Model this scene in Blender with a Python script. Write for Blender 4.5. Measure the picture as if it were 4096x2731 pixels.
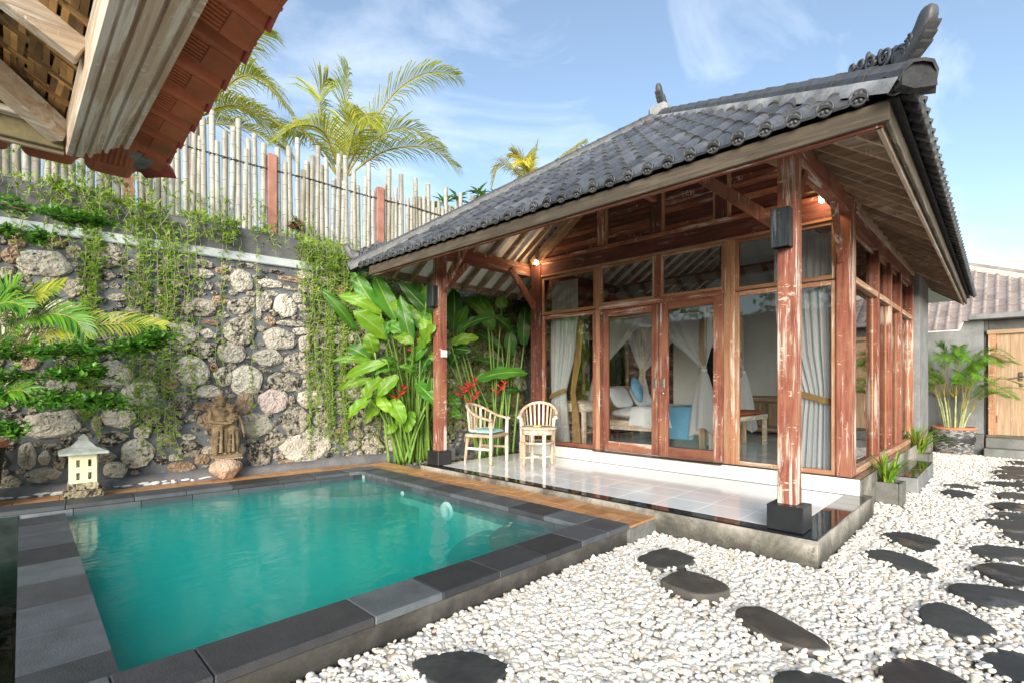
import bpy, bmesh, math, random
import numpy as np
from mathutils import Vector, Matrix
R = math.radians
SC = bpy.context.scene
for o in list(bpy.data.objects): bpy.data.objects.remove(o)
COL = SC.collection

# ---------------------------------------------------------------- camera
cam = bpy.data.cameras.new('camera'); camo = bpy.data.objects.new('camera', cam); COL.objects.link(camo)
cam.sensor_width = 36; cam.lens = 17.70; cam.shift_y = 0.0416; cam.clip_start = .05; cam.clip_end = 3000
camo.location = (0, 0, 1.35); camo.rotation_euler = (R(90), 0, R(44.73 - 90))
SC.camera = camo
# ---------------------------------------------------------------- sky and sun
SUN_EL, SUN_DIR = 15, (-.72, -.52)           # direction (x, y) towards the sun
W = bpy.data.worlds.new('World'); SC.world = W; W.use_nodes = True
nt = W.node_tree; nt.nodes.clear()
out = nt.nodes.new('ShaderNodeOutputWorld'); bg = nt.nodes.new('ShaderNodeBackground'); bg.inputs[1].default_value = .10
sky = nt.nodes.new('ShaderNodeTexSky'); sky.sky_type = 'NISHITA'; sky.sun_disc = False
sky.sun_elevation = R(SUN_EL); sky.sun_rotation = math.atan2(SUN_DIR[0], SUN_DIR[1])
sky.air_density = 1.0; sky.dust_density = .25; sky.ozone_density = 1.2; sky.altitude = 60
tc = nt.nodes.new('ShaderNodeTexCoord'); mp = nt.nodes.new('ShaderNodeMapping')
mp.inputs['Rotation'].default_value = (0.0, R(24), R(38)); mp.inputs['Scale'].default_value = (.9, 3.2, 4.2)
n1 = nt.nodes.new('ShaderNodeTexNoise'); n1.inputs['Scale'].default_value = 1.35; n1.inputs['Detail'].default_value = 7; n1.inputs['Roughness'].default_value = .58; n1.inputs['Distortion'].default_value = .55
rp = nt.nodes.new('ShaderNodeValToRGB'); rp.color_ramp.elements[0].position = .50; rp.color_ramp.elements[1].position = .80
rp.color_ramp.elements[0].color = (.04, .04, .04, 1); rp.color_ramp.elements[1].color = (.42, .42, .42, 1)
mx = nt.nodes.new('ShaderNodeMix'); mx.data_type = 'RGBA'; mx.inputs['B'].default_value = (7.2, 7.5, 7.9, 1)
nt.links.new(tc.outputs['Generated'], mp.inputs[0]); nt.links.new(mp.outputs[0], n1.inputs['Vector'])
nt.links.new(n1.outputs['Fac'], rp.inputs[0]); nt.links.new(rp.outputs[0], mx.inputs['Factor']); nt.links.new(sky.outputs[0], mx.inputs['A'])
nt.links.new(mx.outputs['Result'], bg.inputs[0]); nt.links.new(bg.outputs[0], out.inputs[0])
sl = bpy.data.lights.new('sun', 'SUN'); sl.energy = 3.0; sl.angle = R(40); sl.color = (1, .93, .82)
so = bpy.data.objects.new('sun', sl); COL.objects.link(so); so.location = (-5, -7, 12)
so.rotation_euler = Vector((-SUN_DIR[0], -SUN_DIR[1], -math.hypot(*SUN_DIR) * math.tan(R(SUN_EL)))).to_track_quat('-Z', 'Y').to_euler()
vs = SC.view_settings; vs.view_transform = 'Standard'; vs.look = 'None'; vs.gamma = 1; vs.use_curve_mapping = False; vs.exposure = 1.4
SC.render.engine = 'CYCLES'
SC.cycles.max_bounces = 10; SC.cycles.diffuse_bounces = 6; SC.cycles.volume_bounces = 1; SC.cycles.transparent_max_bounces = 24; SC.cycles.caustics_reflective = False; SC.cycles.caustics_refractive = False

# ---------------------------------------------------------------- helpers
rnd = random.Random(11)
WO = {}
def reg(o, wo): WO[o.name] = Vector(wo); return o
def thing(name, label, cat, loc=(0, 0, 0), rz=0, group=None, kind=None):
    o = bpy.data.objects.new(name, None); COL.objects.link(o); o.location = loc; o.rotation_euler = (0, 0, rz); o.empty_display_size = .1
    if label: o['label'] = label; o['category'] = cat
    if group: o['group'] = group
    if kind: o['kind'] = kind
    return reg(o, loc)
def tag(o, label=None, cat=None, group=None, kind=None):
    if label: o['label'] = label
    if cat: o['category'] = cat
    if group: o['group'] = group
    if kind: o['kind'] = kind
    return o
class MB:
    """collects shapes that become one mesh"""
    def __init__(s): s.v = []; s.f = []; s.sm = []; s.mi = []
    def add(s, v, f, smooth=False, mi=0):
        b = len(s.v); s.v += [tuple(p) for p in v]
        for q in f: s.f.append(tuple(b + i for i in q)); s.sm.append(smooth); s.mi.append(mi)
        return s
    def cbox(s, x0, x1, y0, y1, z0, z1, b=.004, M=None):
        x0, x1 = sorted((x0, x1)); y0, y1 = sorted((y0, y1)); z0, z1 = sorted((z0, z1))
        b = min(b, .45 * min(x1 - x0, y1 - y0, z1 - z0))
        lo = (x0, y0, z0); hi = (x1, y1, z1); V = []; idx = {}
        for i in range(8):
            sg = ((i & 1), (i >> 1) & 1, (i >> 2) & 1)
            for a in range(3):
                p = []
                for k in range(3):
                    e = hi[k] if sg[k] else lo[k]
                    if k != a: e += (-b if sg[k] else b)
                    p.append(e)
                idx[(sg, a)] = len(V); V.append(p)
        Fs = []
        for a in range(3):
            u, w = [(1, 2), (2, 0), (0, 1)][a]
            for sd in (0, 1):
                q = []
                for (cu, cw) in ((0, 0), (1, 0), (1, 1), (0, 1)):
                    sg = [0, 0, 0]; sg[a] = sd; sg[u] = cu; sg[w] = cw; q.append(idx[(tuple(sg), a)])
                Fs.append(q if sd else q[::-1])
        for i in range(8):
            sg = ((i & 1), (i >> 1) & 1, (i >> 2) & 1)
            q = [idx[(sg, 0)], idx[(sg, 1)], idx[(sg, 2)]]
            Fs.append(q if (sum(sg) % 2) else q[::-1])
        for a in range(3):
            u, w = [(1, 2), (2, 0), (0, 1)][a]
            for cu in (0, 1):
                for cw in (0, 1):
                    s0 = [0, 0, 0]; s0[u] = cu; s0[w] = cw; s1 = list(s0); s1[a] = 1
                    q = [idx[(tuple(s0), u)], idx[(tuple(s1), u)], idx[(tuple(s1), w)], idx[(tuple(s0), w)]]
                    Fs.append(q if (cu == cw) == False else q[::-1])
        if M is not None: V = [M @ Vector(p) for p in V]
        return s.add(V, Fs)
    def beam(s, p0, p1, w, h, up=(0, 0, 1), b=.004, z0=None):
        """bar from p0 to p1 (centre line), w across, h along up"""
        p0 = Vector(p0); p1 = Vector(p1); d = p1 - p0; L = d.length; d.normalize()
        sx = d.cross(Vector(up)).normalized(); uz = sx.cross(d).normalized()
        M = Matrix((( *[d[0]], sx[0], uz[0], p0[0]), (d[1], sx[1], uz[1], p0[1]), (d[2], sx[2], uz[2], p0[2]), (0, 0, 0, 1)))
        return s.cbox(0, L, -w / 2, w / 2, -h / 2, h / 2, b, M)
    def tube(s, pts, r, n=8, cap=True, smooth=True, flat=1.0):
        pts = [Vector(p) for p in pts]; m = len(pts)
        rs = r if hasattr(r, '__len__') else [r] * m
        V = []; ref = None
        for i, p in enumerate(pts):
            t = (pts[min(i + 1, m - 1)] - pts[max(i - 1, 0)])
            if t.length < 1e-9: t = Vector((0, 0, 1))
            t.normalize()
            if ref is None: ref = Vector((0, 0, 1)) if abs(t.z) < .9 else Vector((1, 0, 0))
            a = (ref - t * ref.dot(t)).normalized(); c_ = t.cross(a); ref = a
            for k in range(n):
                th = 2 * math.pi * k / n
                V.append(p + rs[i] * (math.cos(th) * a * flat + math.sin(th) * c_))
        Fs = []
        for i in range(m - 1):
            for k in range(n):
                Fs.append((i * n + k, i * n + (k + 1) % n, (i + 1) * n + (k + 1) % n, (i + 1) * n + k))
        s.add(V, Fs, smooth)
        if cap:
            b = len(s.v) - len(V)
            s.f.append(tuple(b + k for k in range(n))[::-1]); s.sm.append(False); s.mi.append(0)
            s.f.append(tuple(b + (m - 1) * n + k for k in range(n))); s.sm.append(False); s.mi.append(0)
        return s
    def lathe(s, prof, c=(0, 0, 0), n=24, smooth=True, jit=None):
        V = []; m = len(prof)
        for i, (r_, z) in enumerate(prof):
            for k in range(n):
                a = 2 * math.pi * k / n; q = r_ * (1 + (jit(i, k) if jit else 0))
                V.append((c[0] + q * math.cos(a), c[1] + q * math.sin(a), c[2] + z))
        Fs = [(i * n + k, i * n + (k + 1) % n, (i + 1) * n + (k + 1) % n, (i + 1) * n + k) for i in range(m - 1) for k in range(n)]
        s.add(V, Fs, smooth)
        b = len(s.v) - len(V)
        for ring, rev in ((0, True), (m - 1, False)):
            if prof[ring][0] > 1e-4:
                q = tuple(b + ring * n + k for k in range(n)); s.f.append(q[::-1] if rev else q); s.sm.append(False); s.mi.append(0)
        return s
    def ell(s, c, r, M=None, nu=10, nv=7, noise=0, seed=0):
        c = Vector(c); V = []; q = random.Random(seed)
        for j in range(nv + 1):
            ph = math.pi * j / nv
            for k in range(nu):
                th = 2 * math.pi * k / nu
                p = Vector((r[0] * math.sin(ph) * math.cos(th), r[1] * math.sin(ph) * math.sin(th), r[2] * math.cos(ph)))
                if noise: p *= 1 + q.uniform(-noise, noise)
                if M is not None: p = M @ p
                V.append(c + p)
        return s.add(V, [(j * nu + k, (j + 1) * nu + k, (j + 1) * nu + (k + 1) % nu, j * nu + (k + 1) % nu) for j in range(nv) for k in range(nu)], True)
    def grid(s, P, smooth=True, closed=False, mi=0):
        m = len(P); n = len(P[0]); V = [p for row in P for p in row]; kk = n if closed else n - 1
        return s.add(V, [(i * n + k, i * n + (k + 1) % n, (i + 1) * n + (k + 1) % n, (i + 1) * n + k) for i in range(m - 1) for k in range(kk)], smooth, mi)
    def prism(s, poly, d):
        """poly: list of 3D points (closed outline); extruded by vector d"""
        n = len(poly); d = Vector(d); V = [Vector(p) for p in poly] + [Vector(p) + d for p in poly]
        return s.add(V, [tuple(range(n))[::-1], tuple(range(n, 2 * n))] + [(i, (i + 1) % n, n + (i + 1) % n, n + i) for i in range(n)])
    def mesh(s, name, mats):
        me = bpy.data.meshes.new(name); me.from_pydata([tuple(p) for p in s.v], [], s.f)
        me.polygons.foreach_set('use_smooth', s.sm)
        if isinstance(mats, (list, tuple)):
            for m in mats: me.materials.append(m)
            me.polygons.foreach_set('material_index', s.mi)
        elif mats: me.materials.append(mats)
        me.update(); return me
def fixn(me):
    bm = bmesh.new(); bm.from_mesh(me); bmesh.ops.recalc_face_normals(bm, faces=bm.faces); bm.to_mesh(me); bm.free()
def link(name, me, parent=None, M=None, local=False):
    o = bpy.data.objects.new(name, me); COL.objects.link(o)
    wo = Vector((0, 0, 0))
    if parent is not None:
        o.parent = parent
        if not local: o.matrix_basis = Matrix.Translation(-WO[parent.name]) @ (M if M is not None else Matrix())
        elif M is not None: o.matrix_basis = M
    elif M is not None: o.matrix_basis = M
    WO[o.name] = Vector((0, 0, 0)); return o
def ob(name, mb, mat, parent=None, M=None, local=False, fix=True):
    me = mb.mesh(name, mat)
    if fix: fixn(me)
    return link(name, me, parent, M, local)
def struct(name, mb, mat, **k): return tag(ob(name, mb, mat, **k), kind='structure')
def frame(o, x, y, z):
    x = Vector(x); y = Vector(y); z = Vector(z)
    return Matrix(((x[0], y[0], z[0], o[0]), (x[1], y[1], z[1], o[1]), (x[2], y[2], z[2], o[2]), (0, 0, 0, 1)))
def crom(pts, n=8, closed=False):
    P = [Vector(p) for p in pts]; m = len(P); o = []
    rng_ = range(m) if closed else range(m - 1)
    for i in rng_:
        if closed: a, b, c_, d = P[(i - 1) % m], P[i], P[(i + 1) % m], P[(i + 2) % m]
        else: a, b, c_, d = P[max(i - 1, 0)], P[i], P[i + 1], P[min(i + 2, m - 1)]
        for k in range(n):
            t = k / n; o.append(.5 * ((2 * b) + (c_ - a) * t + (2 * a - 5 * b + 4 * c_ - d) * t * t + (3 * b - a - 3 * c_ + d) * t ** 3))
    if not closed: o.append(P[-1])
    return o
def lin(a, b, n): return [a + (b - a) * i / (n - 1) for i in range(n)]
# ---------------------------------------------------------------- materials
class NT:
    def __init__(s, name):
        s.m = bpy.data.materials.new(name); s.m.use_nodes = True; s.t = s.m.node_tree; s.t.nodes.clear()
        s.o = s.t.nodes.new('ShaderNodeOutputMaterial')
    def n(s, typ, props=None, **ins):
        d = s.t.nodes.new('ShaderNode' + typ)
        for k, v in (props or {}).items(): setattr(d, k, v)
        for k, v in ins.items():
            k = k.replace('_', ' ') if k not in d.inputs.keys() else k
            key = int(k[1:]) if k[0] == 'i' and k[1:].isdigit() else k
            sk = d.inputs[key]
            if isinstance(v, bpy.types.NodeSocket): s.t.links.new(v, sk)
            elif hasattr(v, '__len__') and len(v) == 3 and sk.type == 'RGBA': sk.default_value = (*v, 1)
            else: sk.default_value = v
        return d
    def coord(s, scale=(1, 1, 1), rand=True):
        c = s.n('TexCoord').outputs['Object']
        if rand:
            r = s.n('ObjectInfo').outputs['Random']; k = s.n('VectorMath', {'operation': 'SCALE'}, i0=(17.3, 9.1, 23.7)); s.t.links.new(r, k.inputs['Scale'])
            c = s.n('VectorMath', {'operation': 'ADD'}, i0=c, i1=k.outputs[0]).outputs[0]
        return s.n('VectorMath', {'operation': 'MULTIPLY'}, i0=c, i1=scale).outputs[0]
    def noise(s, co, scale, det=4, rough=.55, dist=0):
        return s.n('TexNoise', Vector=co, Scale=scale, Detail=det, Roughness=rough, Distortion=dist).outputs['Fac']
    def ramp(s, f, stops, interp='LINEAR'):
        d = s.n('ValToRGB', Fac=f); cr = d.color_ramp; cr.interpolation = interp
        while len(cr.elements) < len(stops): cr.elements.new(.5)
        for e, (p, c) in zip(cr.elements, stops):
            e.position = p; e.color = (c, c, c, 1) if not hasattr(c, '__len__') else (*c, 1)
        return d.outputs[0]
    def mix(s, f, a, b, bt='MIX'):
        d = s.n('Mix', {'data_type': 'RGBA', 'blend_type': bt})
        for k, v in (('Factor', f), ('A', a), ('B', b)):
            sk = [i for i in d.inputs if i.name == k and (i.type == 'RGBA' or k == 'Factor' and i.type == 'VALUE')][0]
            if isinstance(v, bpy.types.NodeSocket): s.t.links.new(v, sk)
            elif k == 'Factor': sk.default_value = v
            else: sk.default_value = (*v, 1)
        return [o for o in d.outputs if o.type == 'RGBA'][0]
    def math(s, op, a, b=0.0, clamp=False):
        d = s.n('Math', {'operation': op, 'use_clamp': clamp}, i0=a, i1=b); return d.outputs[0]
    def bump(s, h, st=.3, dist=.01): return s.n('Bump', Height=h, Strength=st, Distance=dist).outputs[0]
    def princ(s, col, rough=.6, nrm=None, spec=.5, **k):
        d = s.n('BsdfPrincipled', Base_Color=col, Roughness=rough)
        d.inputs['Specular IOR Level'].default_value = spec
        if nrm is not None: s.t.links.new(nrm, d.inputs['Normal'])
        for kk, v in k.items(): d.inputs[kk.replace('_', ' ')].default_value = v
        return d.outputs[0]
    def done(s, sh, disp=None): s.t.links.new(sh, s.o.inputs[0]); return s.m
    def rand(s): return s.n('ObjectInfo').outputs['Random']
AXS = {'X': (2.6, 42, 42), 'Y': (42, 2.6, 42), 'Z': (42, 42, 2.6)}
AXT = {'X': (46, 15, 15), 'Y': (15, 46, 15), 'Z': (15, 15, 46)}
def mat_wood(name, ax, cols, scuff, sc_col, rough=.6, scale=1.0, blotch=None, bl_amt=.5):
    """cols: dark..light grain colours; scuff: share of rubbed-through paint"""
    g = NT(name + '_' + ax.lower()); c3 = g.coord(); co = g.n('VectorMath', {'operation': 'MULTIPLY'}, i0=c3, i1=AXS[ax]).outputs[0]
    a = g.noise(co, scale * .8, 6, .65, .5); base = g.ramp(a, [(.28, cols[0]), (.5, cols[1]), (.72, cols[2])])
    if blotch: base = g.mix(g.math('MULTIPLY', g.ramp(g.noise(c3, 3.0, 4), [(.42, 0), (.62, 1)]), bl_amt), base, blotch)
    lo = g.noise(c3, 2.2, 3, .5)
    s1 = g.noise(co, scale * .33, 7, .75, .6); m1 = g.math('ADD', g.math('MULTIPLY', s1, .75), g.math('MULTIPLY', lo, .25)); rr = g.math('MULTIPLY', g.math('SUBTRACT', g.rand(), .6), .055); m1 = g.math('ADD', m1, rr)
    f1 = g.ramp(m1, [(.62 - scuff * .22, 0), (.67 - scuff * .22, 1)])
    tk = g.noise(g.n('VectorMath', {'operation': 'MULTIPLY'}, i0=c3, i1=AXT[ax]).outputs[0], 1.0, 3, .6); m2 = g.math('ADD', g.math('MULTIPLY', tk, .62), g.math('ADD', g.math('MULTIPLY', g.noise(c3, 4.1, 3, .5), .38), rr))
    f2 = g.ramp(m2, [(.68 - scuff * .2, 0), (.715 - scuff * .2, .85)])
    f = g.math('MAXIMUM', f1, f2)
    col = g.mix(f, base, sc_col)
    rv = g.ramp(g.rand(), [(0, .72), (1, 1.15)]); col = g.mix(1.0, col, rv, 'MULTIPLY')
    nr = g.bump(g.math('ADD', a, g.math('MULTIPLY', f, -.5)), .45, .004)
    return g.done(g.princ(col, rough, nr, .22))
WR = {a: mat_wood('worn_red_wood', a, [(.115, .034, .026), (.235, .080, .052), (.33, .135, .09)], .33, (.56, .46, .39), .75, 1.0, (.37, .18, .10), .45) for a in 'XYZ'}
WD = {a: mat_wood('dark_red_wood', a, [(.06, .022, .019), (.14, .046, .034), (.25, .085, .056)], .28, (.44, .33, .27), .75, 1.0, (.065, .033, .028), .55) for a in 'XYZ'}
WO_ = {a: mat_wood('orange_worn_wood', a, [(.27, .125, .065), (.41, .225, .125), (.50, .33, .215)], .33, (.62, .53, .44), .75, 1.0, (.34, .12, .065), .45) for a in 'XYZ'}
WG = {a: mat_wood('grey_weathered_wood', a, [(.065, .05, .037), (.135, .105, .075), (.21, .17, .125)], .28, (.27, .24, .19), .75, 1.0, (.075, .065, .05), .5) for a in 'XYZ'}
WB = {a: mat_wood('brown_rafter_wood', a, [(.21, .13, .085), (.35, .235, .155), (.46, .33, .235)], .36, (.54, .45, .37), .7) for a in 'XYZ'}
WP = {a: mat_wood('whitewashed_teak', a, [(.40, .24, .13), (.60, .43, .28), (.70, .56, .42)], .60, (.82, .75, .66), .65) for a in 'XYZ'}
WC = {a: mat_wood('limed_cornice_wood', a, [(.36, .24, .16), (.55, .44, .33), (.64, .56, .46)], .55, (.72, .67, .59), .7) for a in 'XYZ'}
WT_ = {a: mat_wood('pale_gate_wood', a, [(.33, .20, .11), (.47, .32, .20), (.56, .42, .29)], .30, (.62, .51, .40), .7) for a in 'XYZ'}
BLKW = mat_wood('black_stained_wood', 'Z', [(.012, .013, .014), (.026, .03, .032), (.06, .066, .07)], .2, (.12, .13, .14), .38, 1.0)
def mat_plain(name, col, rough=.6, var=.15, nscale=8, bump=.15, spec=.4, bd=.004, randv=.0, lo=None, metallic=0):
    g = NT(name); co = g.coord(); n = g.noise(co, nscale, 6, .62)
    lo = lo or tuple(c_ * (1 - var) for c_ in col); hi = tuple(min(1, c_ * (1 + var)) for c_ in col)
    c_ = g.ramp(n, [(.3, lo), (.7, hi)])
    if randv: c_ = g.mix(1.0, c_, g.ramp(g.rand(), [(0, 1 - randv), (1, 1 + randv * .6)]), 'MULTIPLY')
    return g.done(g.princ(c_, rough, g.bump(g.noise(co, nscale * 6, 4), bump, bd) if bump else None, spec, Metallic=metallic))
def mat_concrete(name, c0, c1, stain, st_amt=.5, moss=None, rough=.85, zlo=None):
    g = NT(name); co = g.coord(rand=False); n = g.noise(co, 3.2, 8, .65, .3); base = g.ramp(n, [(.3, c0), (.7, c1)])
    base = g.mix(g.math('MULTIPLY', g.ramp(g.noise(co, 1.4, 7, .68, .6), [(.46, 0), (.62, 1)]), st_amt), base, stain)
    base = g.mix(g.math('MULTIPLY', g.ramp(g.noise(co, 10, 9, .78, .3), [(.56, 0), (.63, 1)]), st_amt * .8), base, stain)
    fine = g.noise(co, 60, 3, .6); base = g.mix(.35, base, g.ramp(fine, [(.35, .75), (.65, 1.2)]), 'MULTIPLY')
    if zlo is not None:      # rising damp: a ragged wet band along the foot
        z = g.n('SeparateXYZ', i0=co).outputs[2]
        q = g.math('ADD', z, g.math('MULTIPLY', g.noise(co, 7, 6, .7), .22))
        base = g.mix(g.math('MULTIPLY', g.ramp(q, [(zlo[0], 1), (zlo[1], 0)]), .75), base, moss)
    return g.done(g.princ(base, rough, g.bump(g.noise(co, 45, 5, .7), .5, .006), .25))
TERR = mat_concrete('terrace_concrete', (.24, .22, .185), (.47, .435, .375), (.085, .08, .066), .85, (.035, .034, .026), zlo=(.15, .30))
POOLW = mat_concrete('pool_side_concrete', (.075, .068, .06), (.17, .16, .145), (.035, .032, .028), .6, (.02, .019, .017), zlo=(.12, .26))
CONC = mat_concrete('grey_wall_concrete', (.17, .175, .175), (.28, .285, .285), (.11, .112, .112), .3)
PARA = mat_concrete('parapet_concrete', (.10, .10, .098), (.19, .19, .185), (.055, .055, .053), .45)
BAND = mat_concrete('pale_band_plaster', (.40, .44, .45), (.56, .60, .60), (.22, .24, .24), .35)
MORT = mat_concrete('grey_mortar', (.09, .098, .107), (.22, .235, .245), (.04, .043, .047), .75)
KERB = mat_concrete('kerb_cement', (.15, .145, .15), (.25, .24, .245), (.07, .07, .07), .5)
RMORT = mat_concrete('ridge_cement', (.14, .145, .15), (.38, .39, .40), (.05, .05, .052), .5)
STEPC = mat_concrete('step_stone', (.16, .165, .155), (.24, .245, .235), (.08, .08, .07), .4)
def mat_stone(name, pale, mid, black, blk, rough=.9):
    g = NT(name); co = g.coord(); n = g.noise(co, 9, 8, .7, .5)
    base = g.ramp(n, [(.32, mid), (.52, pale), (.75, tuple(min(1, 1.12 * c_) for c_ in pale))])
    pits = g.n('TexVoronoi', {'feature': 'F1'}, Vector=co, Scale=34.0).outputs['Distance']
    l1 = g.noise(co, 5.5, 9, .78, .4); l2 = g.noise(co, 26, 5, .7)
    lm = g.math('ADD', g.math('MULTIPLY', l1, .62), g.math('MULTIPLY', l2, .38))
    f = g.ramp(lm, [(.60 - blk, 1), (.67 - blk, 0)]); f = g.math('SUBTRACT', 1.0, f)
    col = g.mix(g.math('SUBTRACT', 1.0, f), black, base) if False else g.mix(g.ramp(lm, [(.60 - blk, 0), (.66 - blk, 1)]), base, black)
    col = g.mix(1.0, col, g.ramp(g.rand(), [(0, .8), (1, 1.1)]), 'MULTIPLY')
    h = g.math('ADD', g.math('MULTIPLY', g.noise(co, 22, 7, .75), 1.0), g.math('MULTIPLY', pits, .8))
    return g.done(g.princ(col, rough, g.bump(h, 1.0, .02), .15))
STONE = [mat_stone('pale_limestone', (.60, .555, .47), (.42, .36, .28), (.065, .058, .05), .068),
         mat_stone('dark_lichen_limestone', (.48, .43, .35), (.30, .25, .185), (.04, .037, .033), .108),
         mat_stone('brown_limestone', (.46, .33, .23), (.26, .155, .095), (.06, .05, .04), .03),
         mat_stone('pinkish_limestone', (.64, .53, .49), (.50, .37, .33), (.07, .06, .06), .0)]
PINKROCK = mat_stone('pink_boulder', (.60, .44, .33), (.38, .22, .14), (.22, .12, .08), .03)
def mat_andesite():
    g = NT('andesite_slab'); co = g.coord(); v = g.n('TexVoronoi', {'feature': 'F1'}, Vector=co, Scale=150.0).outputs['Distance']
    base = g.ramp(g.rand(), [(0, (.032, .033, .037)), (.3, (.098, .109, .122)), (.5, (.046, .044, .047)), (.72, (.15, .172, .184)), (.86, (.045, .048, .054)), (1, (.08, .09, .10))])
    base = g.mix(.6, base, g.ramp(g.noise(co, 5, 6, .65), [(.3, .6), (.7, 1.5)]), 'MULTIPLY')
    base = g.mix(g.math('MULTIPLY', g.ramp(v, [(.05, 1), (.2, 0)]), .5), base, (.13, .135, .14))
    return g.done(g.princ(base, .55, g.bump(g.math('ADD', v, g.noise(co, 70, 4)), .35, .004), .4))
ANDE = mat_andesite()
def mat_path():
    g = NT('orange_sandstone_tile'); co = g.coord()
    base = g.ramp(g.noise(co, 7, 7, .68, .8), [(.25, (.34, .145, .055)), (.45, (.56, .28, .12)), (.6, (.64, .38, .18)), (.78, (.52, .21, .14))])
    base = g.mix(1.0, base, g.ramp(g.rand(), [(0, (.72, .66, .6)), (.5, (1, 1, 1)), (1, (1.1, .98, .85))]), 'MULTIPLY')
    base = g.mix(g.math('MULTIPLY', g.ramp(g.noise(g.coord(rand=False), 1.8, 6, .7), [(.55, 0), (.75, 1)]), .6), base, (.15, .095, .055))
    return g.done(g.princ(base, .5, g.bump(g.noise(co, 40, 5), .3, .004), .4))
PATH = mat_path()
GROUT = mat_plain('grey_grout', (.24, .225, .2), .9)
WTILE = mat_plain('white_glazed_tile', (.87, .88, .88), .10, .02, 3, 0, .35)
BTILE = mat_plain('black_glazed_tile', (.012, .013, .016), .06, .2, 3, 0, .5)
ITILE = mat_plain('bluish_floor_tile', (.64, .69, .71), .12, .06, 2, 0, .5, randv=.12)
CREAM = mat_plain('cream_riser_tile', (.80, .80, .77), .12, .02, 3, 0, .5)
PLASTER = mat_plain('white_plaster', (.86, .87, .85), .8, .04, 4, .05)
CEIL = mat_plain('white_ceiling_board', (.86, .86, .83), .7, .05, 3, .05)
def mat_rooftile():
    g = NT('black_glazed_roof_tile'); co = g.coord(); n = g.noise(co, 9, 6, .65)
    base = g.ramp(n, [(.3, (.048, .050, .054)), (.7, (.105, .108, .114))])
    base = g.mix(1.0, base, g.ramp(g.rand(), [(0, .55), (1, 1.5)]), 'MULTIPLY')
    chip = g.ramp(g.noise(g.coord((1, 1, 1)), 16, 3, .5), [(.765, 0), (.775, 1)])
    base = g.mix(chip, base, (.32, .12, .06))
    return g.done(g.princ(base, g.ramp(g.noise(co, 14, 4), [(.3, .22), (.7, .42)]), g.bump(g.noise(co, 50, 4), .10, .003), .7))
RTILE = mat_rooftile()
ENDM = mat_plain('dark_end_mortar', (.035, .036, .038), .9, .5, 10, .8, bd=.012)
RTRIM = mat_plain('dark_carved_roof_clay', (.075, .076, .08), .45, .35, 12, .3)
TERRA = mat_plain('red_clay_tile', (.40, .12, .05), .55, .3, 6, .2, randv=.25)
TERRAP = mat_plain('red_painted_clay', (.30, .055, .045), .5, .25, 8, .2)
NTILE = mat_plain('grey_pink_clay_tile', (.36, .295, .265), .65, .2, 8, .2, randv=.2)
NMORT = mat_plain('sunlit_ridge_cement', (.60, .55, .46), .85, .15, 6, .3)
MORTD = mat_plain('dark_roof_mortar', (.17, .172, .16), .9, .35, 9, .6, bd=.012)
def mat_leaf(name, cols, trans, rough=.4, tw=.35, vein=0, spec=.4):
    g = NT(name); co = g.coord(); isl = g.n('NewGeometry').outputs['Random Per Island']
    base = g.ramp(isl, [(i / (len(cols) - 1), c_) for i, c_ in enumerate(cols)])
    base = g.mix(.5, base, g.ramp(g.noise(co, 6, 4), [(.3, .7), (.7, 1.25)]), 'MULTIPLY')
    tcol = g.mix(.5, base, trans)
    a = g.princ(base, rough, None, spec); t = g.n('BsdfTranslucent', Color=tcol).outputs[0]
    return g.done(g.n('MixShader', Fac=tw, i1=a, i2=t).outputs[0])
def mat_helileaf(name, c0, c1, trans):
    g = NT(name); uv = g.n('TexCoord').outputs['UV']; sx = g.n('SeparateXYZ', i0=uv)
    co = g.coord(); w = g.n('TexWave', {'bands_direction': 'Y', 'wave_profile': 'SIN'}, Vector=uv, Scale=26.0, Distortion=1.0, Detail=1.0).outputs['Fac']
    base = g.mix(g.ramp(g.noise(co, 2.2, 4), [(.35, 0), (.65, 1)]), c0, c1)
    base = g.mix(.16, base, g.ramp(w, [(0, .55), (1, 1.2)]), 'MULTIPLY')
    rib = g.math('ABSOLUTE', g.math('SUBTRACT', sx.outputs[0], .5)); base = g.mix(g.ramp(rib, [(.02, 1), (.045, 0)]), base, (.36, .46, .13))
    ys = g.math('MULTIPLY', g.ramp(g.noise(co, 4.5, 6, .7), [(.63, 0), (.70, 1)]), .55); base = g.mix(ys, base, (.38, .33, .05))
    base = g.mix(1.0, base, g.ramp(g.rand(), [(0, .8), (1, 1.2)]), 'MULTIPLY')
    tc_ = g.mix(.6, base, trans)
    a = g.princ(base, .34, g.bump(w, .12, .004), .45); t = g.n('BsdfTranslucent', Color=tc_).outputs[0]
    return g.done(g.n('MixShader', Fac=.38, i1=a, i2=t).outputs[0])
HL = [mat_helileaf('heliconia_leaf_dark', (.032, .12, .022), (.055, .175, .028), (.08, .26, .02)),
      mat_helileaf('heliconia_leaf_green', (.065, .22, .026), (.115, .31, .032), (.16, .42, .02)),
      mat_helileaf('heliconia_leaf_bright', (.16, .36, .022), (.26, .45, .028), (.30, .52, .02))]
HSTEM = mat_plain('heliconia_stem', (.17, .30, .055), .45, .35, 5, 0, randv=.3)
HRED = mat_plain('heliconia_bract_red', (.48, .018, .022), .35, .2, 6, 0)
VINE = mat_leaf('vine_leaf', [(.10, .22, .014), (.21, .36, .025), (.34, .47, .045)], (.42, .6, .04), .45, .4)
VSTEM = mat_plain('vine_stem', (.34, .33, .20), .7, .2, 8, 0)
SHRUB = mat_leaf('shrub_leaf', [(.03, .12, .015), (.075, .23, .025), (.17, .36, .04)], (.2, .48, .04), .32, .3)
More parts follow.
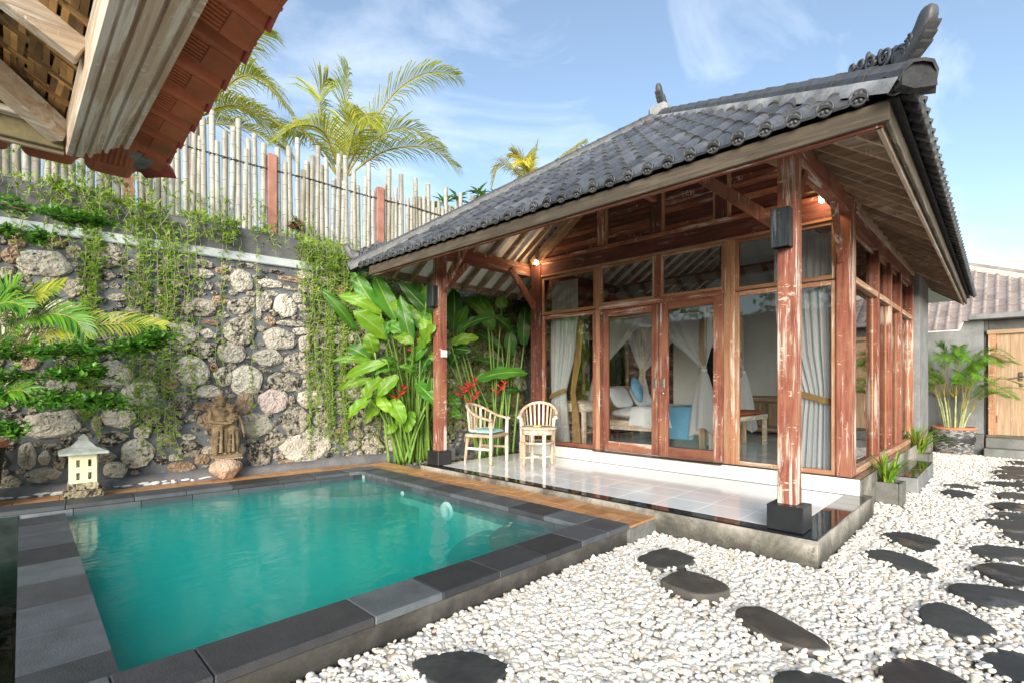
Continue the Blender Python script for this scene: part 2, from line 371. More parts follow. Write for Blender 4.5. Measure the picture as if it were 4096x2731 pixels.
BARK = mat_plain('dark_bark', (.075, .045, .032), .8, .4, 12, .5)
ARECA = mat_leaf('areca_leaf', [(.045, .16, .016), (.10, .27, .022), (.21, .38, .03)], (.3, .52, .03), .38, .35)
ARECAY = mat_leaf('areca_leaf_yellowing', [(.10, .21, .016), (.30, .38, .03), (.50, .44, .04)], (.6, .6, .04), .4, .4)
ASTEM = mat_plain('areca_cane', (.33, .36, .17), .5, .35, 9, .1)
RACH = mat_plain('palm_rachis', (.36, .30, .06), .5, .25, 6, 0)
COCO = mat_leaf('coconut_leaf', [(.18, .27, .03), (.40, .45, .05), (.62, .57, .09)], (.8, .76, .1), .35, .5)
COCOY = mat_leaf('coconut_leaf_yellow', [(.42, .42, .05), (.62, .55, .07), (.72, .6, .1)], (.9, .82, .15), .4, .45)
TRUNK = mat_plain('palm_trunk', (.16, .12, .085), .85, .3, 7, .5)
GRASS = mat_leaf('strap_leaf', [(.06, .19, .015), (.16, .33, .025), (.30, .44, .05)], (.3, .5, .04), .38, .35)
BROWNLEAF = mat_plain('withered_leaf', (.26, .10, .045), .7, .3, 8, 0)
CROTON = mat_leaf('croton_leaf', [(.10, .02, .015), (.22, .05, .03), (.10, .13, .03)], (.3, .1, .03), .4, .25)
PLUM = mat_leaf('plumeria_leaf', [(.06, .18, .025), (.14, .28, .04)], (.35, .5, .06), .4, .4)
def mat_bamboo():
    g = NT('weathered_bamboo'); co = g.coord((9, 9, 1.4)); r_ = g.rand()
    base = g.ramp(g.noise(co, 1.8, 6, .65, .4), [(.28, (.19, .175, .15)), (.5, (.36, .345, .31)), (.75, (.50, .49, .455))])
    base = g.mix(1.0, base, g.ramp(r_, [(0, (.72, .66, .54)), (.5, (.98, .97, .92)), (1, (1.1, 1.14, 1.12))]), 'MULTIPLY')
    base = g.mix(g.math('MULTIPLY', g.ramp(g.noise(g.coord(), 5, 6, .7), [(.58, 0), (.7, 1)]), .5), base, (.2, .17, .13))
    return g.done(g.princ(base, .55, None, .3))
BAMB = mat_bamboo()
BAMBN = mat_plain('bamboo_node', (.17, .15, .12), .7, .3, 14, 0)
BAMBIN = mat_plain('bamboo_cut_end', (.30, .24, .16), .8, .2, 9, 0)
REDPOST = mat_plain('red_painted_post', (.35, .16, .115), .65, .25, 5, .2)
WIRE = mat_plain('black_rope', (.012, .012, .012), .8, .1, 20, 0)
def mat_pebble():
    g = NT('white_pebble'); r_ = g.rand()
    base = g.ramp(r_, [(0, (.62, .54, .42)), (.08, (.70, .63, .52)), (.2, (.76, .71, .62)), (.6, (.79, .76, .70)), (.93, (.83, .81, .78)), (1, (.60, .46, .34))])
    base = g.mix(.5, base, g.ramp(g.noise(g.coord((30, 30, 30)), 1.2, 4), [(.3, .82), (.7, 1.08)]), 'MULTIPLY')
    return g.done(g.princ(base, .5, None, .35))
PEB = mat_pebble()
PEBBED = mat_plain('pebble_bed', (.50, .465, .40), .95, .4, 30, .8)
GREYPEB = mat_plain('grey_chippings', (.16, .155, .145), .9, .3, 20, .5)
SOIL = mat_plain('dark_soil', (.045, .036, .028), .95, .4, 14, .9, bd=.03)
GROUND = mat_plain('far_ground', (.12, .12, .07), .95, .4, 2, .3)
def mat_step():
    g = NT('wet_stepping_stone'); co = g.coord()
    base = g.ramp(g.noise(co, 5, 7, .68, .4), [(.3, (.040, .039, .038)), (.55, (.068, .066, .062)), (.8, (.115, .11, .10))])
    base = g.mix(1.0, base, g.ramp(g.rand(), [(0, (.75, .68, .62)), (.35, (.85, 1.0, 1.02)), (.7, (1.35, 1.2, 1.05)), (1, (1.5, 1.5, 1.45))]), 'MULTIPLY')
    wet = g.ramp(g.noise(co, 3.2, 3, .5), [(.34, .14), (.42, .62)])
    return g.done(g.princ(base, wet, g.bump(g.noise(g.coord((1, 1, 1)), 34, 8, .7), .35, .006), .4))
STEP = mat_step()
def mat_glass():
    g = NT('window_glass'); f = g.n('Fresnel', IOR=1.5).outputs[0]; f = g.math('MULTIPLY', f, 1.0, True)
    t = g.n('BsdfTransparent', Color=(.98, .99, .985)).outputs[0]; gl = g.n('BsdfGlossy', Color=(1, 1, 1), Roughness=.0).outputs[0]
    return g.done(g.n('MixShader', Fac=f, i1=t, i2=gl).outputs[0])
GLASS = mat_glass()
def mat_water(name, absorb, dens, rough=.06, scat=None):
    g = NT(name); co = g.coord(rand=False)
    h = g.math('ADD', g.noise(g.n('VectorMath', {'operation': 'MULTIPLY'}, i0=co, i1=(1, 1.7, 1)).outputs[0], 2.6, 3, .5, .8), g.math('MULTIPLY', g.noise(co, 17, 2, .5), .16))
    nr = g.bump(h, .16, .05); f = g.n('Fresnel', IOR=1.33, Normal=nr).outputs[0]
    t = g.n('BsdfTransparent', Color=(1, 1, 1)).outputs[0]; gl = g.n('BsdfGlossy', Roughness=rough, Normal=nr).outputs[0]
    fr = g.math('MULTIPLY', f, g.math('SUBTRACT', 1.0, g.n('NewGeometry').outputs['Backfacing']))
    v = g.n('VolumeAbsorption', Color=absorb, Density=dens).outputs[0]
    if scat: v = g.n('AddShader', i0=v, i1=g.n('VolumeScatter', Color=scat[0], Density=scat[1], Anisotropy=0.0).outputs[0]).outputs[0]
    g.t.links.new(v, g.o.inputs['Volume'])
    return g.done(g.n('MixShader', Fac=fr, i1=t, i2=gl).outputs[0])
WATER = mat_water('teal_pool_water', (.0, .92, .86), 1.5, .08, ((.035, .84, .77), 1.05))
WATERD = mat_water('dark_overflow_water', (.3, .6, .5), 3.0)
POOLT = mat_plain('green_pool_stone', (.30, .42, .37), .7, .3, 5, .2, randv=.2)
POOLF = mat_plain('pale_pool_floor', (.52, .66, .60), .8, .38, 1.1, .1)
POOLD = mat_plain('dark_channel_stone', (.03, .042, .038), .95, .4, 5, .3, .05)
def mat_fabric(name, col, tr, tl, rough=.9):
    g = NT(name); d = g.n('BsdfDiffuse', Color=col).outputs[0]; l = g.n('BsdfTranslucent', Color=col).outputs[0]
    a = g.n('MixShader', Fac=tl, i1=d, i2=l).outputs[0]; t = g.n('BsdfTransparent', Color=(1, 1, 1)).outputs[0]
    return g.done(g.n('MixShader', Fac=tr, i1=a, i2=t).outputs[0])
NET = mat_fabric('sheer_white_net', (.93, .94, .95), .22, .45)
CURT = mat_fabric('white_curtain', (.88, .89, .90), .06, .35)
TIE = mat_plain('tan_tieback', (.36, .22, .085), .9, .15, 10, .1)
LINEN = mat_plain('white_linen', (.86, .87, .88), .9, .03, 5, .1)
BLUEF = mat_plain('sky_blue_fabric', (.17, .42, .62), .85, .08, 8, .1)
BLUEP = mat_plain('printed_grey_blue', (.28, .36, .40), .85, .3, 60, 0)
RUST = mat_plain('rust_cushion', (.36, .10, .035), .9, .1, 8, .1)
MINT = mat_plain('mint_cushion', (.36, .62, .60), .85, .06, 8, .1)
STATUE = mat_plain('brown_carved_stone', (.26, .18, .10), .8, .35, 12, .6, bd=.006, lo=(.12, .085, .05))
LCREAM = mat_plain('cream_lantern_plaster', (.72, .68, .46), .8, .08, 9, .5)
LROOF = mat_plain('lichen_grey_cement', (.38, .41, .38), .85, .3, 12, .5)
LBASE = mat_stone('blackened_lantern_base', (.42, .37, .25), (.24, .18, .11), (.05, .042, .032), .10)
POTST = mat_plain('black_slate_chip', (.028, .028, .030), .5, .4, 14, .3, randv=.4)
POTGR = mat_leaf('grey_slate_chip', [(.05, .05, .052), (.17, .17, .165), (.38, .375, .36)], (0, 0, 0), .6, 0.0)
TERRC = mat_plain('terracotta_rim', (.52, .19, .10), .75, .15, 7, .2)
PLANT = mat_concrete('planter_stone', (.12, .12, .11), (.20, .20, .185), (.065, .065, .055), .5)
SWITCH = mat_plain('white_plastic', (.78, .78, .76), .4, .02, 3, 0)
STEEL = mat_plain('brushed_steel', (.55, .54, .5), .35, .1, 20, 0, metallic=1)
IRON = mat_plain('old_iron', (.10, .07, .05), .6, .3, 14, .2, metallic=.6)
PETAL = mat_plain('frangipani_petal', (.80, .66, .20), .6, .15, 30, 0)
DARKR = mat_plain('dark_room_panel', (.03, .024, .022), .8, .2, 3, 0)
def mat_woven():
    g = NT('woven_bamboo_mat'); co = g.coord(rand=False)
    br = g.n('TexBrick', {'offset': .5, 'squash': 1.0}, Vector=g.n('VectorMath', {'operation': 'MULTIPLY'}, i0=co, i1=(1, 1, 1)).outputs[0], Scale=9.0, Color1=(.30, .165, .05), Color2=(.12, .062, .022), Mortar=(.012, .008, .005))
    br.inputs['Mortar Size'].default_value = .025; br.inputs['Brick Width'].default_value = .9; br.inputs['Row Height'].default_value = .16
    n = g.noise(g.coord((3, 60, 3), rand=False), 1.5, 4)
    col = g.mix(.7, br.outputs['Color'], g.ramp(n, [(.3, .5), (.7, 1.5)]), 'MULTIPLY')
    return g.done(g.princ(col, .6, g.bump(br.outputs['Fac'], -.6, .01), .3))
WOVEN = mat_woven()
WOVS = [mat_plain('bamboo_splint_light', (.32, .19, .07), .55, .35, 12, .2, randv=.4), mat_plain('bamboo_splint_dark', (.13, .075, .03), .55, .4, 12, .2, randv=.5)]
def mat_emit(name, col, st):
    g = NT(name); return g.done(g.n('Emission', Color=col, Strength=st).outputs[0])
BULB = mat_emit('lit_bulb', (1, .78, .48), 30)
GOLD = mat_plain('brass_lamp_inside', (.55, .33, .06), .35, .2, 9, 0)
# measured layout tables
WALL_STONES=[(0.37,1.84,0.177,0.107,1),(0.86,1.88,0.149,0.087,1),(1.58,1.99,0.173,0.141,0),(1.88,2.0,0.092,0.068,0),(2.25,2.05,0.185,0.18,1),(2.75,1.98,0.226,0.147,0),(3.08,1.93,0.088,0.104,0),(3.34,1.96,0.126,0.172,1),(3.04,2.11,0.114,0.047,0),(1.55,1.79,0.066,0.079,1),(1.8,1.78,0.161,0.1,1),(2.15,1.76,0.164,0.123,0),(2.59,1.71,0.181,0.128,0),(3.04,1.65,0.211,0.133,1),(3.33,1.73,0.048,0.048,1),(3.43,1.59,0.084,0.129,1),(0.92,1.47,0.186,0.149,0),(1.25,1.51,0.071,0.076,1),(1.7,1.52,0.197,0.175,0),(2.05,1.45,0.107,0.122,0),(2.33,1.41,0.204,0.178,0),(2.79,1.38,0.202,0.13,1),(3.19,1.36,0.144,0.07,1),(3.42,1.3,0.106,0.093,1),(1.88,1.26,0.164,0.07,0),(1.17,1.24,0.171,0.148,0),(1.57,1.1,0.118,0.169,1),(2.3,1.1,0.105,0.145,2),(2.66,1.12,0.184,0.162,3),(2.9,1.13,0.048,0.07,1),(3.19,1.14,0.18,0.135,0),(3.43,1.11,0.062,0.04,0),(0.12,1.31,0.115,0.096,1),(0.47,1.34,0.125,0.083,0),(0.66,1.22,0.117,0.077,0),(0.08,0.98,0.08,0.051,1),(0.38,0.9,0.232,0.145,0),(0.95,0.99,0.169,0.15,0),(1.28,0.98,0.092,0.106,1),(1.85,1.06,0.141,0.048,2),(2.43,0.8,0.2,0.138,0),(2.95,0.82,0.2,0.196,1),(3.34,0.86,0.126,0.141,1),(1.19,0.78,0.09,0.076,0),(0.9,0.72,0.134,0.084,1),(1.55,0.81,0.038,0.041,0),(0.38,0.66,0.086,0.041,1),(0.32,0.54,0.048,0.066,0),(0.18,0.57,0.068,0.142,0),(0.44,0.48,0.054,0.073,1),(0.84,0.5,0.092,0.059,1),(1.15,0.52,0.162,0.151,0),(1.67,0.53,0.125,0.098,1),(2.68,0.58,0.14,0.092,1),(2.47,0.38,0.157,0.18,1),(3.12,0.46,0.34,0.212,0),(2.73,0.36,0.074,0.063,1),(1.59,0.31,0.139,0.071,2),(2.85,0.25,0.116,0.038,2),(0.3,0.36,0.146,0.072,0),(0.76,0.9,0.051,0.083,1),(2.37,0.55,0.084,0.057,1),(1.43,0.66,0.092,0.074,1),(0.64,0.49,0.065,0.102,1),(1.37,0.42,0.068,0.055,1),(1.86,0.88,0.1,0.096,2),(2.08,0.67,0.078,0.118,1),(0.04,0.77,0.068,0.064,1),(0.64,1.05,0.065,0.044,1),(0.1,2.88,0.069,0.067,2),(0.42,2.92,0.071,0.063,2),(0.06,2.72,0.077,0.073,2),(0.3,2.67,0.216,0.134,0),(0.57,2.84,0.071,0.078,1),(0.9,2.85,0.153,0.136,1),(1.19,2.89,0.055,0.051,1),(0.83,2.62,0.097,0.066,1),(0.99,2.62,0.048,0.032,0),(1.11,2.64,0.049,0.05,1),(0.57,2.44,0.087,0.094,1),(0.83,2.49,0.038,0.042,0),(0.92,2.5,0.047,0.035,0),(1.03,2.5,0.034,0.053,1),(1.14,2.5,0.035,0.054,1),(0.95,2.37,0.094,0.042,1),(0.47,2.21,0.159,0.07,0),(1.25,2.39,0.083,0.069,1),(1.38,2.76,0.088,0.051,1),(1.8,2.77,0.128,0.054,0),(1.54,2.61,0.059,0.052,0),(1.85,2.62,0.08,0.054,0),(2.02,2.65,0.058,0.043,1),(2.27,2.72,0.13,0.136,0),(2.62,2.74,0.138,0.058,0),(2.46,2.82,0.063,0.027,0),(2.88,2.84,0.161,0.038,2),(3.11,2.91,0.126,0.065,0),(2.88,2.71,0.088,0.03,0),(2.64,2.61,0.085,0.033,0),(3.16,2.72,0.144,0.074,1),(2.54,2.48,0.102,0.123,0),(2.82,2.46,0.139,0.143,0),(3.01,2.58,0.086,0.071,0),(3.08,2.45,0.092,0.043,1),(3.26,2.48,0.086,0.044,1),(1.72,2.52,0.117,0.034,1),(1.78,2.33,0.2,0.107,1),(2.02,2.46,0.093,0.051,2),(2.22,2.38,0.132,0.092,1),(2.48,2.31,0.037,0.082,0),(1.91,2.15,0.097,0.039,2),(2.62,2.23,0.073,0.058,2),(2.89,2.21,0.189,0.038,0),(3.19,2.32,0.166,0.048,1),(3.24,2.19,0.124,0.048,1),(2.51,2.11,0.064,0.033,1),(1.53,2.48,0.075,0.045,1),(1.3,2.15,0.086,0.062,0),(0.14,2.5,0.067,0.045,1),(0.38,2.48,0.071,0.04,0),(0.04,2.56,0.056,0.048,1),(0.7,2.73,0.052,0.041,1),(1.62,2.75,0.064,0.045,1),(2.02,2.83,0.086,0.047,2),(2.15,2.87,0.039,0.06,1),(2.32,2.95,0.109,0.036,1),(2.69,2.92,0.097,0.029,1),(2.5,2.61,0.056,0.037,1),(1.4,2.61,0.061,0.048,1),(0.7,2.33,0.066,0.051,1),(1.11,2.22,0.086,0.061,1),(0.76,2.15,0.093,0.069,1),(0.94,2.13,0.083,0.063,0),(0.2,2.23,0.082,0.058,1),(0.08,2.32,0.068,0.048,2),(1.39,2.32,0.061,0.055,2),(1.56,2.26,0.047,0.045,1),(2.05,2.26,0.069,0.039,1),(2.33,2.25,0.091,0.048,1),(2.39,2.45,0.037,0.061,1),(2.67,2.34,0.058,0.042,1),(3.33,2.68,0.087,0.044,1),(3.35,2.4,0.065,0.035,1)]
HELICONIA=[(4.05,6.83,2.43,3.72,7.09,3.12,0.22,55),(4.21,6.67,2.34,3.99,6.93,3.02,0.23,50),(4.54,6.16,2.36,4.06,6.36,2.87,0.17,30),(3.79,7.1,2.16,3.24,7.23,2.8,0.13,50),(3.88,6.55,2.38,3.39,6.89,2.63,0.15,75),(3.97,6.51,2.03,3.51,6.67,2.4,0.26,90),(4.33,6.2,2.29,4.09,6.64,2.58,0.18,85),(4.17,6.2,1.94,4.04,6.28,2.64,0.18,60),(3.76,6.51,1.81,3.62,6.48,2.07,0.2,70),(4.06,6.24,2.1,3.95,6.53,2.25,0.17,50),(4.15,6.11,1.95,4.01,6.43,2.09,0.14,95),(4.34,6.14,2.05,4.46,6.14,2.4,0.16,80),(4.27,6.1,1.9,4.26,5.73,2.18,0.18,75),(4.29,6.35,1.72,4.34,5.98,1.95,0.15,60),(3.78,6.67,1.69,3.33,6.96,1.69,0.1,80),(3.91,6.41,1.68,3.53,6.96,1.44,0.14,85),(4.11,6.48,1.58,3.75,6.49,1.49,0.15,60),(3.77,6.59,1.42,3.38,6.92,1.27,0.1,75),(3.85,6.47,1.44,3.66,6.64,1.09,0.18,80),(3.99,6.25,1.46,3.77,6.46,1.18,0.17,80),(3.7,6.53,1.14,3.47,6.74,0.87,0.15,80),(4.05,6.7,1.18,3.74,6.71,0.8,0.19,70),(4.03,6.47,1.13,4.11,6.29,0.78,0.2,75),(4.37,6.33,1.36,4.51,5.92,0.99,0.18,50),(3.83,6.79,1.73,3.59,7.0,1.9,0.18,35),(4.52,6.31,1.64,4.21,6.43,1.73,0.14,40),(4.35,6.32,1.51,4.05,6.32,1.62,0.12,45),(4.11,6.47,1.67,3.81,6.46,1.71,0.1,50),(4.44,6.12,1.81,4.47,5.95,1.68,0.1,85),(4.35,6.44,0.94,4.23,6.4,0.63,0.14,70),(4.2,6.64,0.73,4.03,6.65,0.61,0.12,70),(3.86,6.61,1.21,4.01,6.41,0.93,0.15,65),(4.53,6.27,1.45,4.41,6.52,1.34,0.11,55),(3.78,6.87,1.33,3.76,6.51,1.31,0.12,40),(4.51,6.13,1.19,4.39,5.98,1.45,0.12,40),(5.34,6.69,2.22,5.41,6.76,2.98,0.25,20),(5.11,6.46,2.01,5.42,6.12,2.1,0.15,80),(5.22,6.44,2.19,5.61,5.97,2.44,0.14,25),(5.8,6.34,2.51,5.5,6.62,2.83,0.21,45),(5.96,6.4,2.28,5.83,6.59,2.91,0.24,40),(6.23,6.21,2.28,5.85,6.23,2.51,0.18,30),(6.58,6.37,2.27,6.34,6.51,2.42,0.14,30),(6.39,6.37,2.31,6.45,6.43,1.84,0.19,20),(6.64,6.27,2.06,6.71,6.29,2.79,0.21,25),(6.21,6.4,1.98,5.95,6.82,2.27,0.14,20),(6.34,6.43,1.65,5.73,6.71,1.8,0.15,25),(5.65,6.47,1.42,6.35,5.9,1.54,0.21,40),(5.19,6.56,1.93,5.29,6.16,1.88,0.15,30),(5.22,6.61,1.66,5.23,6.42,1.88,0.17,25),(5.27,6.66,1.15,5.3,6.47,0.96,0.17,35),(5.19,6.53,0.92,5.22,6.33,0.81,0.13,40),(6.22,6.36,1.25,6.5,6.23,1.23,0.12,30),(6.04,6.63,0.96,5.76,6.88,1.28,0.16,20),(6.06,6.26,2.65,6.08,6.28,2.87,0.18,60),(4.36,6.33,2.61,4.42,6.38,2.88,0.17,60),(4.37,6.11,2.56,4.23,5.87,2.75,0.11,50),(5.39,6.63,2.35,5.35,6.33,2.63,0.16,45),(4.38,6.36,2.45,4.37,6.46,2.14,0.18,30),(4.39,6.13,2.12,4.37,6.33,2.48,0.21,35),(3.94,6.43,2.25,3.94,6.61,1.95,0.14,35),(4.45,6.1,1.78,4.38,6.24,1.5,0.16,30)]
STEPS=[[[3.4,2.02],[3.76,1.98],[3.68,1.68],[3.31,1.8]],[[3.05,1.63],[3.32,1.6],[3.26,1.27],[3.0,1.35]],[[2.97,1.13],[3.13,1.01],[2.9,0.64],[2.77,0.83]],[[4.72,0.81],[4.96,0.69],[4.73,0.37],[4.51,0.46]],[[5.46,0.81],[5.67,0.67],[5.55,0.42],[5.07,0.52]],[[3.63,0.38],[3.97,0.31],[3.74,0.05],[3.5,0.18]],[[4.27,0.29],[4.48,0.16],[4.5,-0.16],[4.11,0.06]],[[4.91,0.19],[5.16,0.05],[5.08,-0.23],[4.64,-0.03]],[[5.45,0.25],[5.72,0.11],[5.72,-0.22],[5.25,0.02]],[[6.11,0.06],[6.32,-0.08],[6.28,-0.31],[5.94,-0.13]],[[6.65,0.24],[6.85,0.09],[6.83,-0.24],[6.4,-0.04]],[[7.07,0.13],[7.32,0.03],[7.19,-0.27],[6.85,-0.05]],[[7.58,0.16],[7.91,0.02],[7.78,-0.26],[7.43,-0.07]],[[8.34,0.14],[8.65,0.02],[8.54,-0.3],[8.13,-0.06]],[[8.09,0.62],[8.43,0.52],[8.19,0.28],[7.85,0.43]],[[8.64,0.64],[8.93,0.53],[8.77,0.25],[8.47,0.41]],[[9.14,0.29],[9.49,0.15],[9.57,-0.3],[9.03,-0.03]],[[8.8,-0.01],[9.06,-0.13],[9.09,-0.4],[8.76,-0.19]],[[10.03,0.17],[10.41,0.02],[10.37,-0.39],[9.92,-0.09]],[[10.56,0.19],[10.92,0.04],[10.92,-0.38],[10.4,-0.06]],[[11.09,0.18],[11.48,0.02],[11.47,-0.38],[10.94,-0.07]],[[11.99,0.11],[12.32,-0.03],[12.36,-0.37],[11.92,-0.13]],[[11.67,0.02],[11.98,-0.09],[12.01,-0.41],[11.61,-0.18]],[[9.69,-0.05],[9.93,-0.17],[10.02,-0.45],[9.69,-0.24]],[[2.86,0.44],[3.08,0.35],[3.01,0.13],[2.7,0.27]],[[3.3,0.12],[3.53,-0.01],[3.4,-0.2],[3.15,-0.05]],[[2.42,0.75],[2.58,0.69],[2.6,0.49],[2.36,0.58]],[[1.34,1.99],[1.59,1.93],[1.65,1.65],[1.38,1.65]]]
# ================================================================ ground
struct('ground', MB().add([(-400, -400, -.9), (400, -400, -.9), (400, 400, -.9), (-400, 400, -.9)], [(0, 1, 2, 3)]), GROUND)
WA = R(6.0); WTV = Vector((math.cos(WA), -math.sin(WA), 0)); WNV = Vector((math.sin(WA), math.cos(WA), 0)); W0 = Vector((0, 7.6, 0))
def wp(u, z, off=0):            # point on the stone wall: u along it, off = behind its face
    q = W0 + WTV * u + WNV * off; return Vector((q.x, q.y, z))
gb = MB()
def gpoly(pts, z): gb.add([(x, y, z) for x, y in pts], [tuple(range(len(pts)))])
gpoly([(-6, -4.5), (15, -4.5), (15, 1.4), (4.0, 1.4), (4.0, 2.4), (-6, 2.4)], -.012)
struct('gravel_bed', gb, PEBBED)
gs = MB(); gs.add([(3.74, 5.5, .075), (9.5, 5.5, .075), (9.5, 7.3, .075), (3.74, 7.4, .075)], [(0, 1, 2, 3)])
struct('soil', gs, SOIL)

# ---- white pebbles: one mass of stones
def scatter(name, pts, rot, scl, mat, lab, cat):
    me = bpy.data.meshes.new(name); me.from_pydata([tuple(p) for p in pts], [], [])
    a = me.attributes.new('rot', 'FLOAT_VECTOR', 'POINT'); a.data.foreach_set('vector', np.array(rot, 'f').ravel())
    a = me.attributes.new('scl', 'FLOAT_VECTOR', 'POINT'); a.data.foreach_set('vector', np.array(scl, 'f').ravel())
    me.materials.append(mat)
    o = link(name, me); tag(o, lab, cat, kind='stuff')
    ng = bpy.data.node_groups.new(name, 'GeometryNodeTree')
    ng.interface.new_socket('Geometry', in_out='INPUT', socket_type='NodeSocketGeometry'); ng.interface.new_socket('Geometry', in_out='OUTPUT', socket_type='NodeSocketGeometry')
    N = ng.nodes; gi = N.new('NodeGroupInput'); go = N.new('NodeGroupOutput')
    ico = N.new('GeometryNodeMeshIcoSphere'); ico.inputs['Radius'].default_value = 1; ico.inputs['Subdivisions'].default_value = 3
    sm = N.new('GeometryNodeSetShadeSmooth'); smat = N.new('GeometryNodeSetMaterial'); smat.inputs['Material'].default_value = mat
    iop = N.new('GeometryNodeInstanceOnPoints')
    ra = N.new('GeometryNodeInputNamedAttribute'); ra.data_type = 'FLOAT_VECTOR'; ra.inputs['Name'].default_value = 'rot'
    sa = N.new('GeometryNodeInputNamedAttribute'); sa.data_type = 'FLOAT_VECTOR'; sa.inputs['Name'].default_value = 'scl'
    e2r = N.new('FunctionNodeEulerToRotation')
    Lk = ng.links.new
    Lk(ico.outputs['Mesh'], sm.inputs['Geometry']); Lk(sm.outputs[0], smat.inputs['Geometry']); Lk(smat.outputs[0], iop.inputs['Instance'])
    Lk(gi.outputs[0], iop.inputs['Points']); Lk(ra.outputs['Attribute'], e2r.inputs[0]); Lk(e2r.outputs[0], iop.inputs['Rotation']); Lk(sa.outputs['Attribute'], iop.inputs['Scale'])
    Lk(iop.outputs[0], go.inputs[0])
    md = o.modifiers.new('pebbles', 'NODES'); md.node_group = ng
    return o
nr = np.random.RandomState(5)
STPOLY = []
for q in STEPS: STPOLY.append(np.array([(p.x, p.y) for p in crom([(x, y, 0) for x, y in q], 6, True)]))
def inpoly(P, poly):
    x, y = P[:, 0], P[:, 1]; r_ = np.zeros(len(P), bool); n = len(poly)
    for i in range(n):
        x1, y1 = poly[i]; x2, y2 = poly[(i + 1) % n]
        c_ = ((y1 > y) != (y2 > y)) & (x < (x2 - x1) * (y - y1) / (y2 - y1 + 1e-12) + x1); r_ ^= c_
    return r_
def gravel_pts(n, x0, x1, y0, y1, dmin, dmax):
    P = np.column_stack([nr.uniform(x0, x1, n), nr.uniform(y0, y1, n)])
    d = P @ np.array([.7104, .7038]); rr = P @ np.array([.7038, -.7104])
    k = (d > dmin) & (d < dmax) & (np.abs(rr / np.maximum(d, .1)) < 1.12)
    k &= ~((P[:, 1] > 2.295) | ((P[:, 0] > 4.16) & (P[:, 1] > .99) & (P[:, 0] < 6.15)) | ((P[:, 0] > 6.1) & (P[:, 1] > 1.085)) | ((P[:, 0] > 3.72) & (P[:, 0] < 4.2) & (P[:, 1] > 2.285)))
    k &= ~((P[:, 0] > 7.9) & (P[:, 0] < 9.66) & (P[:, 1] > .80)) & ~((P[:, 0] > 12.86) & (P[:, 1] < .37)) & (P[:, 0] < 13.3)
    k &= ~((P[:, 0] > 6.94) & (P[:, 0] < 7.3) & (P[:, 1] > .845)) & ~((P[:, 0] > 10.4) & (P[:, 0] < 10.8) & (P[:, 1] > .905))
    P = P[k]
    for q in STPOLY:
        c_ = q.mean(0); P = P[~inpoly(P, c_ + (q - c_) * .93)]
    return P
Pn = gravel_pts(105000, -.6, 6.2, -3.4, 2.3, 1.7, 4.6); Pf = gravel_pts(90000, 3.0, 13.4, -3.5, 1.4, 4.6, 13)
pts = []; rot = []; scl = []
for P, base in ((Pn, .0155), (Pf, .0175)):
    n = len(P); s_ = base * nr.lognormal(0, .22, n)
    rim = np.zeros(n)
    for q in STPOLY:
        c_ = q.mean(0); rim += .022 * (inpoly(P, c_ + (q - c_) * 1.07) & ~inpoly(P, c_ + (q - c_) * .985))
    z = rim + nr.uniform(-.012, .014, n) + .008 * np.sin(P[:, 0] * 2.3) * np.cos(P[:, 1] * 1.9)
    pts.append(np.column_stack([P, z])); tl = nr.normal(0, .32, (n, 2)); rot.append(np.column_stack([tl, nr.uniform(0, 6.28, n)]))
    scl.append(np.column_stack([s_ * nr.uniform(.95, 1.45, n), s_ * nr.uniform(.72, 1.0, n), s_ * nr.uniform(.42, .68, n)]))
scatter('pebbles', np.vstack(pts), np.vstack(rot), np.vstack(scl), PEB, 'loose smooth white pebbles covering the garden floor', 'pebbles')
n = 5200; P = np.column_stack([nr.uniform(3.85, 7.2, n), nr.uniform(5.6, 7.2, n), np.full(n, .085)])
P = P[~((P[:, 0] > 4.1) & (P[:, 1] < 5.97))]; P = P[~((P[:, 0] < 4.5) & (P[:, 1] < 6.35) & (P[:, 0] < 4.1))]
m = len(P); s_ = .017 * nr.lognormal(0, .3, m)
scatter('grey_gravel', P, nr.uniform(-3, 3, (m, 3)), np.column_stack([s_, s_ * .7, s_ * .5]), GREYPEB, 'grey stone chippings under the heliconias behind the terrace', 'gravel')

# ---- stepping stones
SLAB = ['small rounded dark stepping stone nearest the pool corner', 'thick dark stepping stone with a brown edge in front of the terrace', 'long pointed charcoal stepping stone lying in the open pebbles', 'glossy oval stepping stone beside the terrace corner, nearer of the pair',
  'brown grey stepping stone beside the terrace corner, farther of the pair', 'brown heart-shaped wet stepping stone at lower right', 'wet stepping stone with a bright streak just behind the heart-shaped one', 'grooved blue black stepping stone at the right edge, behind the streaked one',
  'flat black stepping stone, third behind the heart-shaped stone', 'small dark stepping stone at the right picture edge, fourth behind the heart-shaped one', 'brown edged wet stepping stone level with the terrace middle', 'dark brown oval stepping stone just behind the brown edged one',
  'grey brown stepping stone, second behind the brown edged one', 'brown rounded stepping stone level with the first planter', 'dark green wet stepping stone of the pair near the side step', 'grey stepping stone of the pair near the side step, farther one',
  'long flat stepping stone right of the pair by the side step', 'small bright wet stepping stone at right edge behind the brown rounded one', 'brown stepping stone halfway to the gate steps', 'slim stepping stone, fourth in front of the gate steps', 'dark stepping stone, third in front of the gate steps',
  'stepping stone closest to the gate steps', 'stepping stone second closest to the gate steps', 'small stepping stone at the right picture edge just behind the long flat one', 'large grey green stepping stone cut by the bottom edge', 'pale green stepping stone in the lower right corner',
  'grey patched stepping stone at the bottom edge, middle right', 'big dark stepping stone with a pale corner beside the pool wall']
